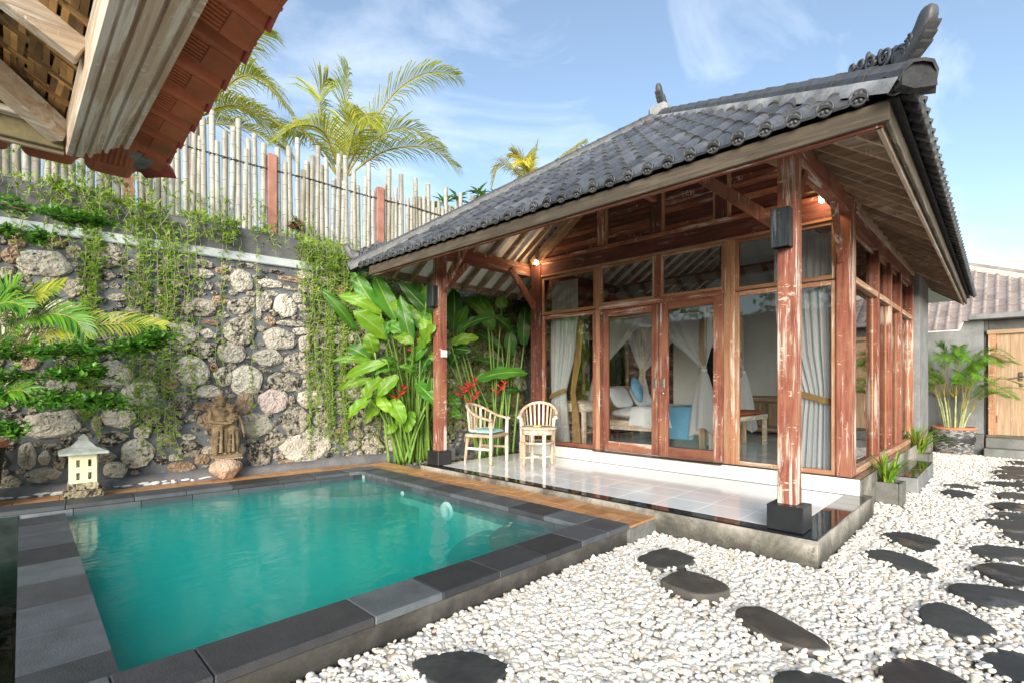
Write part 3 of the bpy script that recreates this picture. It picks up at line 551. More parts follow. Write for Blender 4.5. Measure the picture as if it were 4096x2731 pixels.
def make_step(q, i):
    h = [.03, .065, .045, .035, .032, .042, .048, .04][i] if i < 8 else rnd.choice([.03, .034, .038])
    rs = random.Random(40 + i); c_ = Vector((sum(a for a, b in q) / 4, sum(b for a, b in q) / 4, 0))
    ring = crom([(x, y, 0) for x, y in q], 7, True); ring = [p - c_ for p in ring]
    ph = [rs.uniform(0, 6.28) for _ in range(4)]
    o2 = []
    for k, p in enumerate(ring):
        t = 2 * math.pi * k / len(ring); o2.append(p * (1 + .03 * math.sin(3 * t + ph[0]) + .025 * math.sin(5 * t + ph[1]) + .014 * math.sin(9 * t + ph[2]) + rs.uniform(-.006, .004)))
    if i == 5:    # notch of the heart shape
        for k, p in enumerate(o2):
            t = k / len(o2)
            if min(t, 1 - t) < .06: o2[k] = p * .86
    mb = MB(); n = len(o2); rings = []
    for sc_, z in ((.97, -.03), (1.0, h * .3), (1.0, h * .86), (.982, h), (.93, h + .001), (.45, h + .002 + rs.uniform(0, .003))):
        rings.append([(p.x * sc_, p.y * sc_, z + rs.uniform(-.0015, .0015)) for p in o2])
    mb.grid(rings, True, True); b = len(mb.v); mb.v.append((0, 0, h + .004)); 
    base = b - n
    for k in range(n): mb.f.append((base + k, base + (k + 1) % n, b)); mb.sm.append(True); mb.mi.append(0)
    o = ob('stepping_stone', mb, STEP, M=Matrix.Translation(c_)); tag(o, SLAB[i], 'stepping stone', 'stepping stones in the pebbles')
for i, q in enumerate(STEPS): make_step(q, i)

# ================================================================ swimming pool
ZC, ZW = .172, .095
pool = thing('swimming_pool', 'rectangular teal pool edged with dark andesite slabs', 'swimming pool', (1.9, 4.4, 0))
def slab(x0, x1, y0, y1, z0, z1, b=.006, mat=ANDE, name='coping_slab'):
    return ob(name, MB().cbox(x0, x1, y0, y1, z0, z1, b), mat, pool)
xs = [-.62, -.17, .27, .49, .53 + .36, 1.33, 1.75, 2.19, 2.62, 3.05, 3.40]
xs = [-.60, -.14, .30, .60, 1.325, 1.755, 2.20, 2.63, 3.06, 3.395]
for a, b_ in zip(xs[:-1], xs[1:]): slab(a + .0015, b_ - .0015, 2.285, 2.60, ZC - .045, ZC)
slab(3.3965, 3.72, 2.285, 2.60, ZC - .045, ZC)
ys = [2.603, 2.98, 3.43, 3.87, 4.30, 4.74, 5.18, 5.60, 6.02, 6.30]
for a, b_ in zip(ys[:-1], ys[1:]): slab(3.405, 3.72, a + .0015, b_ - .0015, ZC - .045, ZC)
# back row follows the stone wall
BT = Vector((math.cos(R(5.6)), -math.sin(R(5.6)), 0)); BN = Vector((math.sin(R(5.6)), math.cos(R(5.6)), 0)); B0 = Vector((0, 6.93, 0))
MBk = frame(B0, BT, BN, (0, 0, 1))
us = [-1.0, -.52, -.08, .46, 1.0, 1.46, 1.92, 2.42, 2.86, 3.30, 3.77]
for a, b_ in zip(us[:-1], us[1:]):
    ob('coping_slab', MB().cbox(a + .0015, b_ - .0015, -.33, 0, ZC - .045, ZC, .006, MBk), ANDE, pool)
    ob('wall_tile', MB().cbox(a + .06, b_ + .055, -.325, -.29, -.5, ZC - .047, .003, MBk), ANDE, pool)
# walls and floor of the basin
ob('basin_wall', MB().cbox(-.6, 3.70, 2.30, 2.62, -1.4, ZC - .047), POOLW, pool)
ob('basin_wall', MB().cbox(3.43, 3.715, 2.63, 6.35, -1.4, ZC - .047), POOLT, pool)
ob('basin_wall', MB().cbox(-1.0, 3.72, -.285, -.03, -1.4, ZC - .05, .004, MBk), POOLT, pool)
for a, b_ in zip(ys[:-1], ys[1:]): ob('wall_tile', MB().cbox(3.418, 3.4295, a - .12, b_ - .123, -.02, ZC - .047, .002), ANDE, pool)
ob('basin_floor', MB().cbox(.05, 3.6, 2.5, 6.75, -1.35, -1.25), POOLF, pool)
# walkway between pool and overflow channel
wy = [2.602, 3.00, 3.42, 3.88, 4.33, 4.80, 5.26, 5.72, 6.14, 6.50]
def wx(y): return .03 + .018 * (y - 2.8)
for a, b_ in zip(wy[:-1], wy[1:]):
    p = [(wx(a), a + .0015), (wx(a) + .322, a + .0015), (wx(b_) + .322, b_ - .0015), (wx(b_), b_ - .0015)]
    ob('walkway_slab', MB().prism([(x, y, .062) for x, y in p], (0, 0, .045)), ANDE, pool)
ob('walkway_wall', MB().cbox(.10, .335, 2.62, 6.6, -1.3, .060), POOLT, pool); ob('channel_wall', MB().prism([(.042, 2.62, -1.3), (.0995, 2.62, -1.3), (.0995, 6.6, -1.3), (.099, 6.6, -1.3)], (0, 0, 1.355)), POOLD, pool); ob('channel_wall', MB().cbox(-1.0, .13, -.337, -.3265, -1.2, ZC - .05, .001, MBk), POOLD, pool)
# steps under water in two corners
def qround(cx, cy, r_, a0, a1, z0, z1):
    pts = [(cx, cy, z0)] + [(cx + r_ * math.cos(R(a)), cy + r_ * math.sin(R(a)), z0) for a in range(a0, a1 + 1, 9)]
    return MB().prism(pts, (0, 0, z1 - z0))
ob('corner_step', qround(3.43, 6.28, .95, 180, 270, -.6, .03), ANDE, pool); ob('corner_step', qround(3.43, 6.28, 1.35, 180, 270, -1.2, -.10), ANDE, pool)
ob('corner_step', qround(3.43, 2.62, .75, 90, 180, -.6, .035), ANDE, pool); ob('corner_step', qround(3.43, 2.62, 1.1, 90, 180, -1.2, -.10), ANDE, pool)
lt = ob('pool_light', MB().lathe([(.0, .0), (.05, .0), (.055, .012), (.095, .018), (.108, .0), (.108, -.02)], n=28), SWITCH, pool, frame((3.412, 4.39, -.04), (0, 1, 0), (0, 0, 1), (-1, 0, 0)))
for y, z in ((5.26, .02), (3.39, .0)): ob('water_inlet', MB().lathe([(.0, .012), (.03, .008), (.035, -.01)], n=16), SWITCH, pool, frame((3.412, y, z), (0, 1, 0), (0, 0, 1), (-1, 0, 0)))
# gate valve and moss at the outer corner of the path
wt = MB(); q4 = [(.20, 2.55), (3.55, 2.55), (3.55, 6.40), (.20, 6.72)]
wt.prism([(x, y, -1.30) for x, y in q4], (0, 0, ZW + 1.30)); struct('water', wt, WATER)
wt = MB(); q4 = [(-.9, 2.55), (.10, 2.55), (.14, 6.72), (-.9, 6.82)]
wt.prism([(x, y, -.80) for x, y in q4], (0, 0, .52)); struct('water', wt, WATERD)
ob('overflow_floor', MB().cbox(-1.0, .05, 2.55, 6.8, -1.3, -.75), POOLD, pool)

# ================================================================ orange paved path
path = struct('path', MB().cbox(3.723, 4.178, 2.29, 6.95, -.1, .128).cbox(-1.0, 3.75, .002, .62, -.1, .128, .004, MBk), MORTD)
reg(path, (0, 0, 0))
pz = .146
yy = 2.30; row = 0
while yy < 6.9:
    L_ = rnd.uniform(.17, .2); xx = 3.727
    sp = [(3.727, 3.727 + .22 + rnd.uniform(-.06, .06))]; sp.append((sp[0][1] + .004, 4.176))
    for a, b_ in sp:
        y1 = min(yy + L_, 6.9); ob('paving_tile', MB().cbox(a, b_, yy, y1 - .003, .1, pz + rnd.uniform(-.0015, .0015), .003), PATH, path)
    yy += L_
uu = -.9
while uu < 3.7:
    L_ = rnd.uniform(.28, .42); [ob('paving_tile', MB().cbox(uu, min(uu + L_, 3.72) - .004, v0, v0 + .225, .1, pz + rnd.uniform(-.001, .001), .003, MBk), PATH, path) for v0 in (.006, .234)]; uu += L_

# ================================================================ terrace
zt, zr = .216, .38
terr = struct('terrace', MB().cbox(4.18, 6.3, 1.0, 5.98, -.2, zt - .014, .006).cbox(6.125, 13.0, 1.088, 5.9, -.2, zr - .014, .006), TERR)
reg(terr, (0, 0, 0))
def tile(name, x0, x1, y0, y1, z0, z1, mat): ob(name, MB().cbox(x0, x1, y0, y1, z0, z1, .0012), mat, terr)
def fy(a, b_, st): 
    o = []; 
    while a < b_ - 1e-4: o.append((a, min(a + st, b_))); a += st
    return o
for a, b_ in fy(1.22, 5.78, .40):
    tile('black_border_tile', 4.184, 4.325, a, b_ - .003, zt - .013, zt, BTILE); tile('black_border_tile', 6.062, 6.118, a, b_ - .003, zt - .013, zt, BTILE)
    for x0, x1 in fy(4.328, 6.06, .4): tile('white_floor_tile', x0, x1 - .003, a, b_ - .003, zt - .013, zt, WTILE)
for x0, x1 in fy(4.184, 6.118, .242): tile('black_border_tile', x0, x1 - .003, 1.004, 1.217, zt - .013, zt, BTILE); tile('black_border_tile', x0, x1 - .003, 5.783, 5.976, zt - .013, zt, BTILE)
for a, b_ in fy(1.09, 5.89, .435): tile('riser_tile', 6.1135, 6.1245, a, b_ - .003, zt + .001, zr - .001, CREAM)
for x0, x1 in fy(6.13, 11.0, .5): tile('black_sill_tile', x0, x1 - .003, 1.092, 1.2, zr - .013, zr, BTILE)
tile('black_sill_tile', 6.06, 6.17, 2.48, 4.36, zr - .006, zr + .003, BTILE)
for x0, x1 in fy(6.30, 11.0, .6):
    for a, b_ in fy(1.22, 5.55, .6): tile('room_floor_tile', x0, x1 - .003, a, b_ - .003, zr - .013, zr, ITILE)
# side step by the glazed door
stp = thing('side_step', 'low grey concrete step with shiny black top below the side windows', 'step', (8.75, .95, 0))
ob('step_body', MB().cbox(7.9, 9.65, .808, 1.087, -.1, .195, .008), CONC, stp)
for a, b_ in fy(7.905, 9.645, .435): ob('step_tile', MB().cbox(a, b_ - .003, .812, 1.086, .196, .206, .001), BTILE, stp)
# side planter strip: pilaster

# hedge behind the viewer (mirrored in the glass)
hg = thing('hedge', 'tall leafy hedge across the garden, mirrored in the villa windows', 'hedge', (-9.2, 10, -.1)); m = MB(); qq = random.Random(90)
m_ = MB()
for k in range(11000):
    p = Vector((-9.2 + qq.uniform(-.6, .6), qq.uniform(3.5, 17), 0)); p.z = qq.uniform(.0, 4.9 + .6 * math.sin(p.y * 1.3) + .5 * math.sin(p.y * 3.1)); d = Vector((qq.uniform(-.2, 1), qq.uniform(-1, 1), qq.uniform(-.5, .8))).normalized(); sdv = d.cross(Vector((.3, .2, 1))).normalized() * qq.uniform(.06, .11); L_ = qq.uniform(.18, .32)
    m_.add([p, p + d * L_ * .5 + sdv, p + d * L_, p + d * L_ * .5 - sdv], [(0, 1, 2, 3)])
ob('foliage', m_, SHRUB, hg, fix=False); ob('twigs', MB().cbox(-9.4, -9.0, 3.6, 16.9, -.9, 4.2, .05), SOIL, hg)
# ================================================================ stone retaining wall
sw = thing('stone_wall', 'tall retaining wall of pale and dark limestone set in grey mortar', 'stone wall', tuple(wp(3, 0)))
MW = frame(W0, WTV, WNV, (0, 0, 1))     # local: u, depth, z
mb = MB(); nu_, nz_ = 130, 44; q = random.Random(3); U0, U1 = -2.6, 9.4
rows = []
for j in range(nz_ + 1):
    z = .1 + (3.0 - .1) * j / nz_; rows.append([wp(U0 + (U1 - U0) * i / nu_, z, q.uniform(-.022, .014)) for i in range(nu_ + 1)])
mb.grid(rows, True); mb.cbox(U0, U1, .03, .5, -.1, 3.02, .01, MW)
ob('mortar', mb, MORT, sw, fix=False)
ob('pale_band', MB().cbox(U0, 4.2, -.045, .45, 3.0, 3.115, .012, MW), BAND, sw)
# rendered parapet with a ragged top
prof = [(-2.6, 3.60), (-.6, 3.58), (.3, 3.55), (.8, 3.50), (1.3, 3.46), (1.9, 3.46), (2.5, 3.45), (2.95, 3.44), (3.08, 3.40), (3.2, 3.28), (3.3, 3.19), (3.6, 3.16), (4.2, 3.15), (9.4, 3.14)]
def para_top(u):
    for (a, za), (b_, zb) in zip(prof[:-1], prof[1:]):
        if a <= u <= b_: return za + (zb - za) * (u - a) / (b_ - a)
    return 3.14
rows = []
uu = [U0 + (U1 - U0) * i / 160 for i in range(161)]
for off, fz in ((-.01, 0), (-.012, .5), (-.008, .93), (.02, 1.0), (.30, 1.02), (.42, 1.0), (.42, 0)):
    rows.append([wp(u, 3.112 + (para_top(u) - 3.112) * fz, off + q.uniform(-.003, .003)) for u in uu])
ob('parapet', MB().grid(rows, True), PARA, sw, fix=False)
ob('kerb', MB().grid([[wp(u, z + .012 * math.sin(u * 3.1 + z * 9), off + q.uniform(-.008, .008)) for u in uu[:110]] for off, z in ((-.16, .06), (-.155, .19), (-.13, .235), (.03, .26))], True), KERB, sw, fix=False)
eff = MB()
for k in range(60):
    u = q.uniform(-.3, 1.9); eff.ell(wp(u, .148 + q.uniform(0, .03), -.16), (q.uniform(.02, .06), .006, q.uniform(.006, .014)), None, 7, 5, .25, k)
ob('lime_crust', eff, SWITCH, sw)
def stone_mesh(a, b_, seed, bulge):
    qs = random.Random(seed); n = 18; ph = [qs.uniform(0, 6.28) for _ in range(5)]; am = [qs.uniform(.04, .12), qs.uniform(.03, .10), qs.uniform(.02, .06), qs.uniform(.01, .04)]
    nc = qs.randint(5, 8); an = sorted(2 * math.pi * (k + qs.uniform(-.32, .32)) / nc for k in range(nc)); ra = [qs.uniform(.92, 1.24) for _ in range(nc)]
    def rad(t):
        for k in range(nc):
            a0 = an[k]; a1 = an[(k + 1) % nc] + (2 * math.pi if k == nc - 1 else 0); tt = t if t >= a0 else t + 2 * math.pi
            if a0 <= tt <= a1:
                x0, y0, x1, y1 = ra[k] * math.cos(a0), ra[k] * math.sin(a0), ra[(k + 1) % nc] * math.cos(a1), ra[(k + 1) % nc] * math.sin(a1); c_, s_ = math.cos(tt), math.sin(tt)
                den = c_ * (y1 - y0) - s_ * (x1 - x0); return .78 * ((x0 * (y1 - y0) - y0 * (x1 - x0)) / den) + .22 + am[2] * .35 * math.sin(8 * t + ph[3])
        return 1
    rings = []
    ee = qs.uniform(1.2, 1.7)
    for sc_, dz in ((1.0, .03), (.99, -.006), (.93, -bulge * .62), (.78, -bulge * .95), (.5, -bulge * 1.05), (.22, -bulge * 1.0)):
        rg = []
        for k in range(n):
            t = 2 * math.pi * k / n; c_, s_ = math.cos(t), math.sin(t)
            f = 1.0
            rr = rad(t) * sc_ * f * (1 + (qs.uniform(-.045, .045) if 0 < sc_ < .999 else 0))
            rg.append((a * c_ * rr, dz + qs.uniform(-.012, .012) * (1 if sc_ < .95 else .3), b_ * s_ * rr))
        rings.append(rg)
    m = MB().grid(rings, False, True); base = len(m.v) - n; c0 = len(m.v); m.v.append((0, -bulge * 1.02, 0))
    for k in range(n): m.f.append((base + k, base + (k + 1) % n, c0)); m.sm.append(False); m.mi.append(0)
    return m
placed = []
allst = []
for (u, z, a, b_, k) in WALL_STONES:
    if z > 2.98: continue
    b_ = min(b_, 2.98 - z); 
    if b_ < .02: continue
    placed.append((u, z, a, b_)); allst.append((u, z, a * 1.0, b_ * 1.0, k))
def clash(u, z, a, b_):
    for (pu, pz_, pa, pb) in placed:
        du = (u - pu) / (pa + a + .002); dz = (z - pz_) / (pb + b_ + .002)
        if du * du + dz * dz < .97: return True
    return False
q = random.Random(17)
for (tries, lo, hi, u0, u1) in ((900, .13, .24, 3.75, 7.2), (900, .13, .24, -1.2, -.05), (1800, .07, .12, -1.2, 7.2), (5000, .032, .06, -.4, 6.5)):
    for _ in range(tries):
        a = q.uniform(lo, hi); b_ = a * q.uniform(.5, .9); u = q.uniform(u0, u1); z = q.uniform(.26 + b_ * .4, 2.96 - b_)
        if clash(u, z, a, b_): continue
        placed.append((u, z, a, b_)); allst.append((u, z, a, b_, q.choice([0, 0, 1, 1, 1, 2])))
print('wall stones', len(allst))
allst.sort(key=lambda t: -(t[2] * t[3]) * (1 if -.2 < t[0] < 4 else .5))
rest = MB()
for i, (u, z, a, b_, k) in enumerate(allst):
    me_ = stone_mesh(a * 1.11, b_ * 1.15, 100 + i, min(.055, .018 + .22 * min(a, b_)))
    M = frame(wp(u, z, -.008), WTV, WNV, (0, 0, 1)) @ Matrix.Rotation(rnd.uniform(-.12, .12), 4, 'Y')
    if i < 300: ob('wall_stone', me_, STONE[k], sw, M)
    else: rest.add([M @ Vector(p) for p in me_.v], me_.f, False)
if rest.v: tag(ob('small_wall_stones', rest, STONE[1], sw), kind='stuff')
for (u, z) in ((1.52, 2.36), (1.94, 1.57)):
    ob('drain_pipe', MB().lathe([(.034, .10), (.042, .10), (.042, -.045), (.034, -.045), (.034, .10)], n=18), TERRC if z < 2 else IRON, sw, frame(wp(u, z, 0), WTV, (0, 0, 1), -Vector(WNV)) @ Matrix.Rotation(math.pi, 4, 'X'))

# ================================================================ bamboo fence
fn = thing('bamboo_fence', 'uneven fence of weathered white bamboo poles with black rope, on the parapet', 'fence', tuple(wp(3, 3.5, .3)))
TOPS = [(1.81,4.65),(1.88,4.91),(1.97,5.05),(2.04,4.65),(2.12,4.83),(2.2,4.92),(2.29,5.04),(2.36,4.65),(2.43,4.8),(2.51,4.9),(2.6,4.8),(2.82,4.79),(2.9,4.61),(2.98,4.85),(3.07,5.02),(3.14,4.56),(3.22,4.71),(3.28,4.82),(3.36,4.99),(3.44,4.71),(3.52,4.84),(3.59,4.56),(3.67,4.96),(3.75,4.55),(3.82,4.96),(3.9,4.65),(3.96,4.78),(4.03,4.54),(4.11,4.72),(4.18,4.95),(4.26,4.52),(4.47,4.68),(4.53,4.96),(4.6,4.49),(4.67,4.67),(4.75,4.47),(4.79,4.92),(4.88,4.54),(4.96,4.46),(5.02,4.59),(5.08,4.93),(5.15,4.62),(5.21,4.65),(5.27,4.5),(5.33,4.89),(5.41,4.61),(5.47,4.5),(5.53,4.64),(5.6,4.52),(5.67,4.92),(5.74,4.6),(5.81,4.5),(5.88,4.62),(5.96,4.89),(6.04,4.55),(6.12,4.6),(6.2,4.5),(6.27,4.91),(6.35,4.6),(6.43,4.7)]
u = 1.735
while u > -1.7:
    if not .99 < u < 1.14: TOPS.append((u, q.uniform(4.5, 5.05)))
    u -= q.uniform(.072, .086)
TOPS += [(6.5 + .078 * k, q.uniform(4.4, 4.95)) for k in range(22)]
for (u, zt_) in TOPS:
    r0 = q.uniform(.0355, .0415); z0 = para_top(u) - .12; lean = q.uniform(-.02, .02); seg = q.uniform(.19, .3); zz = z0; pr = [(r0, z0)]; nxt = z0 + q.uniform(.05, seg)
    while nxt < zt_ - .03:
        pr += [(r0, nxt - .012), (r0 * 1.10, nxt), (r0 * .95, nxt + .012), (r0, nxt + .02)]; nxt += seg * q.uniform(.9, 1.1)
    pr += [(r0 * .97, zt_), (r0 * .72, zt_), (r0 * .70, zt_ - .05)]
    m = MB(); n = 10
    V = []
    for (r_, z) in pr:
        for k in range(n):
            a = 2 * math.pi * k / n; V.append((r_ * math.cos(a) + lean * (z - z0), r_ * math.sin(a), z))
    m.add(V, [(i * n + k, i * n + (k + 1) % n, (i + 1) * n + (k + 1) % n, (i + 1) * n + k) for i in range(len(pr) - 1) for k in range(n)], True)
    for i in range(len(pr) - 1):
        if pr[i + 1][0] < r0 * .98 and pr[i][0] > r0 * 1.05:
            for k in range(n): m.mi[i * n + k] = 1
    m.f.append(tuple(len(V) - n + k for k in range(n))); m.sm.append(False); m.mi.append(0)
    ob('bamboo_pole', m, [BAMB, BAMBN], fn, frame(wp(u, 0, .3 + q.uniform(-.008, .008)), WTV, WNV, (0, 0, 1)), fix=False)
for (u, zt_) in ((1.065, 4.66), (2.715, 4.66), (4.375, 4.59), (6.0, 4.6), (-.6, 4.66)):
    ob('fence_post', MB().cbox(u - .06, u + .06, .23, .33, para_top(u) - .15, zt_, .006, MW), REDPOST, fn)
for s_ in (-1, 1):
    pts = [wp(-1.7 + .035 * k, 4.47 - .022 * max(0, -1.7 + .035 * k - 2) + .011 * s_ * math.sin(k * 1.35) - .02 * abs(math.sin(.035 * k * 1.9)), .3 - .036 + .004 * s_ * math.cos(k * 1.35)) for k in range(250)]
    ob('rope', MB().tube(pts, .0055, 4), WIRE, fn)
# ================================================================ villa
V_ = thing('villa', 'small villa of worn red timber and glass under a black tiled hip roof', 'villa', (8.5, 3.5, 0))
def vb(name, x0, x1, y0, y1, z0, z1, mat, parent=None, b=.005): return ob(name, MB().cbox(x0, x1, y0, y1, z0, z1, b), mat, parent or V_)
def vbeam(name, p0, p1, w, h, mat, up=(0, 0, 1), parent=None, b=.005): return ob(name, MB().beam(p0, p1, w, h, up, b), mat, parent or V_)
# columns
for (y0, y1) in ((1.173, 1.312), (5.70, 5.839)):
    c_ = vb('column', 4.30, 4.438, y0, y1, .414, 3.40, WR['Z'])
    ob('plinth', MB().cbox(4.238, 4.478, y0 - .062, y1 + .058, zt + .001, .413, .006), BTILE if False else mat_plain('black_stone_plinth', (.02, .022, .024), .3, .25, 6, .1), c_)
# beams of the porch
vb('porch_beam', 4.315, 4.425, .75, 6.25, 3.17, 3.30, WR['Y'])
for (y0, y1) in ((1.18, 1.30), (5.705, 5.835)):
    vb('side_beam', 4.44, 6.195, y0, y1, 3.14, 3.29, WR['X']); vb('side_rail', 4.30, 6.195, y0 + .02, y1 - .02, 3.291, 3.345, WR['X'])
# braces
def brace(p0, p1, w=.055, h=.10): vbeam('brace', p0, p1, w, h, WR['Z'], up=(0, 0, 1))
brace((4.37, 1.30, 2.60), (4.37, 1.98, 3.21)); brace((4.42, 1.24, 2.72), (4.80, 1.24, 3.19), .05, .08)
brace((4.37, 5.71, 2.68), (4.37, 5.20, 3.21), .055, .11); brace((4.42, 5.77, 2.68), (4.92, 5.77, 3.19), .05, .1)
brace((5.72, 5.70, 3.19), (6.2, 5.60, 2.60), .055, .10); brace((5.74, 1.24, 3.19), (6.17, 1.26, 2.64), .055, .09)
# facade frame, front face at x = 6.2
vb('corner_post', 6.185, 6.395, 1.17, 1.312, zr, 3.36, WR['Z']); vb('corner_post', 6.185, 6.34, 5.47, 5.69, zr, 3.36, WD['Z'])
vb('post', 6.205, 6.285, 4.32, 4.395, zr, 3.12, WO_['Z']); vb('post', 6.195, 6.285, 2.425, 2.495, zr, 3.12, WO_['Z']); vb('post', 6.205, 6.275, 2.37, 2.424, zr, 3.12, WO_['Z'])
vb('main_beam', 6.20, 6.31, 1.31, 5.47, 3.121, 3.32, WD['Y']); vb('beam_rail', 6.17, 6.33, 1.10, 5.70, 3.321, 3.375, WR['Y'])
vb('beam_rail', 6.19, 6.30, 1.313, 5.469, 3.09, 3.1205, WO_['Y'])
vb('head_rail', 6.19, 6.28, 2.497, 4.318, 2.435, 2.51, WR['Y'])
vb('transom_post', 6.205, 6.28, 3.345, 3.435, 2.511, 3.089, WR['Z'])
def window(y0, y1, z0, z1, t=.045, mat=WR, x=6.215, dp=.05):
    m = MB()
    m.cbox(x, x + dp, y0, y0 + t, z0, z1).cbox(x, x + dp, y1 - t, y1, z0, z1)
    w = ob('window', m, mat['Z'], V_)
    ob('rail', MB().cbox(x + .002, x + dp - .002, y0 + t, y1 - t, z0, z0 + t), mat['Y'], w); ob('rail', MB().cbox(x + .002, x + dp - .002, y0 + t, y1 - t, z1 - t, z1), mat['Y'], w)
    ob('pane', MB().cbox(x + .02, x + .026, y0 + t * .7, y1 - t * .7, z0 + t * .7, z1 - t * .7, 0.0005), GLASS, w)
window(4.396, 5.469, zr + .001, 2.455, .06); window(4.396, 5.469, 2.47, 3.089, .05, WO_)
window(3.436, 4.319, 2.512, 3.089, .035, WO_); window(2.497, 3.344, 2.512, 3.089, .035, WO_)
window(1.313, 2.369, zr + .001, 2.455, .05, WO_); window(1.313, 2.369, 2.47, 3.089, .045, WO_)
def door(y0, y1, x, sgn):
    z0, z1 = zr + .012, 2.434; t = .125
    d = ob('door', MB().cbox(x, x + .045, y0, y0 + t, z0, z1).cbox(x, x + .045, y1 - t, y1, z0, z1), WR['Z'], V_)
    ob('rail', MB().cbox(x + .001, x + .044, y0 + t, y1 - t, z0, z0 + .13), WR['Y'], d); ob('rail', MB().cbox(x + .001, x + .044, y0 + t, y1 - t, z1 - .10, z1), WR['Y'], d)
    ob('pane', MB().cbox(x + .02, x + .026, y0 + t - .01, y1 - t + .01, z0 + .12, z1 - .09, .0005), GLASS, d)
    yh = y0 + t * .55 if sgn < 0 else y1 - t * .45
    ob('handle', MB().cbox(x - .004, x, yh - .022, yh + .022, 1.30, 1.43, .002).cbox(x - .006, x - .003, yh - .014, yh + .014, 1.31, 1.42, .001), STEEL, d)
    if sgn > 0: ob('lock', MB().lathe([(.018, 0), (.018, .012), (.0, .014)], n=14), STEEL, d, frame((x - .001, yh, 1.23), (0, 1, 0), (0, 0, 1), (-1, 0, 0)))
door(3.368, 4.318, 6.235, -1); door(2.498, 3.352, 6.19, 1)
vb('door_jamb', 6.203, 6.29, 4.27, 4.319, zr, 2.434, WD['Z'])
# gable boarding above the beam
gab = ob('gable_wall', MB().prism([(6.262, 5.66, 3.376), (6.262, 1.2, 3.376), (6.262, 1.2, 3.40), (6.262, 3.6, 5.0)], (.02, 0, 0)), WD['Y'], V_)
def ceil_z(x, y): return 2.985 + .685 * min(x - 3.62, y - .50, 6.42 - y)
k = 0; z = 3.378
while z < 4.75:
    ya = .50 + (z + .045 - 2.985) / .685; yb = 6.42 - (z + .045 - 2.985) / .685
    ya = max(ya, 1.16)
    if yb - ya > .2:
        cuts = [ya] + [c_ for c_ in (2.43, 3.42, 4.29) if ya < c_ < yb] + [yb]
        for a, b_ in zip(cuts[:-1], cuts[1:]):
            Mt = Matrix.Translation((6.25, 0, z)) @ Matrix.Rotation(R(-9), 4, 'Y')
            pk = MB().cbox(-.012, .006, a, b_, .006, .082, .003, Mt); nf = len(pk.f); pk.cbox(-.0135, .004, a, b_, .0, .0055, .001, Mt); pk.mi[nf:] = [1] * (len(pk.f) - nf); ob('plank', pk, [(WD if rnd.random() < .75 else WR)['Y'], WO_['Y']], gab)
    z += .0795
for (y0, y1) in ((4.23, 4.36), (3.33, 3.50), (2.46, 2.60)):
    zz = min(4.3, ceil_z(9, y1) - .02); vb('gable_post', 6.19, 6.245, y0 + .0, y1, 3.376, zz, WR['Z'] if y0 > 4 else WD['Z'])
    vb('gable_batten', 6.20, 6.246, y0 - .045, y0 - .001, 3.376, zz, WO_['Z'])
    if y0 < 3: vb('gable_batten', 6.20, 6.246, y1 + .001, y1 + .03, 3.376, zz, WO_['Z'])
vbeam('gable_rafter', (6.16, 5.62, 3.345), (6.16, 3.66, 4.71), .10, .10, WB['Y']); vbeam('gable_rafter', (6.2, 5.50, 3.35), (6.2, 3.6, 4.67), .06, .07, WO_['Y'])
vbeam('tie_beam', (5.0, 3.42, 3.86), (6.19, 3.42, 3.86), .08, .11, WR['X'])
# right side: glazing seen at a glancing angle
vb('side_top_beam', 6.396, 11.0, 1.18, 1.31, 3.02, 3.18, WR['X']); vb('side_top_rail', 6.396, 11.0, 1.16, 1.30, 3.181, 3.345, WB['X'])
vb('side_transom', 6.396, 10.9, 1.175, 1.30, 2.43, 2.50, WO_['X']); vb('side_sill', 6.396, 10.9, 1.17, 1.31, zr, .455, WO_['X'])
for x0, x1 in ((7.68, 7.77), (8.62, 8.72), (9.49, 9.60), (10.72, 10.88)): vb('side_post', x0, x1, 1.172, 1.31, .456, 3.02, WR['Z'])
for x0, x1 in ((6.397, 7.679), (7.771, 8.619), (8.721, 9.489), (9.601, 10.719)):
    w = ob('side_window', MB().cbox(x0, x0 + .04, 1.225, 1.265, .457, 2.43).cbox(x1 - .04, x1, 1.225, 1.265, .457, 2.43).cbox(x0, x1, 1.225, 1.265, 2.98, 3.019), WO_['Z'], V_)
    for z0, z1 in ((.457, 2.429), (2.501, 2.98)): ob('pane', MB().cbox(x0 + .01, x1 - .01, 1.236, 1.242, z0, z1, .0005), GLASS, w)
# concrete walls of the room and the back
ob('rear_wall', MB().cbox(10.9, 12.15, 1.095, 1.36, -.1, 3.3, .01), CONC, V_)
ob('rear_wall', MB().cbox(10.95, 11.1, 1.36, 4.0, zr - .02, 3.35), PLASTER, V_)
ob('rear_wall', MB().cbox(10.95, 11.1, 4.85, 5.66, zr - .02, 3.35), PLASTER, V_)
ob('rear_wall', MB().cbox(10.95, 11.1, 4.0, 4.85, 2.3, 3.35), PLASTER, V_)
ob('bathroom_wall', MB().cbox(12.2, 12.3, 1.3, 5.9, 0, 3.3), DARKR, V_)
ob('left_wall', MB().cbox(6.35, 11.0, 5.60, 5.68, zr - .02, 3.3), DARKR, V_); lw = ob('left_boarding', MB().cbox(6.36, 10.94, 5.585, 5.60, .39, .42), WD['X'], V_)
z = .42
while z < 3.1:
    for x0, x1 in ((6.36, 7.45), (9.0, 10.94)) if 1.15 < z < 2.2 else ((6.36, 8.6), (8.603, 10.94)):
        ob('plank', MB().cbox(x0, x1, -.012, .004, .0, .115, .003, Matrix.Translation((0, 5.58, z)) @ Matrix.Rotation(R(5), 4, 'X')), WR['X'] if rnd.random() < .5 else WD['X'], lw)
    z += .112
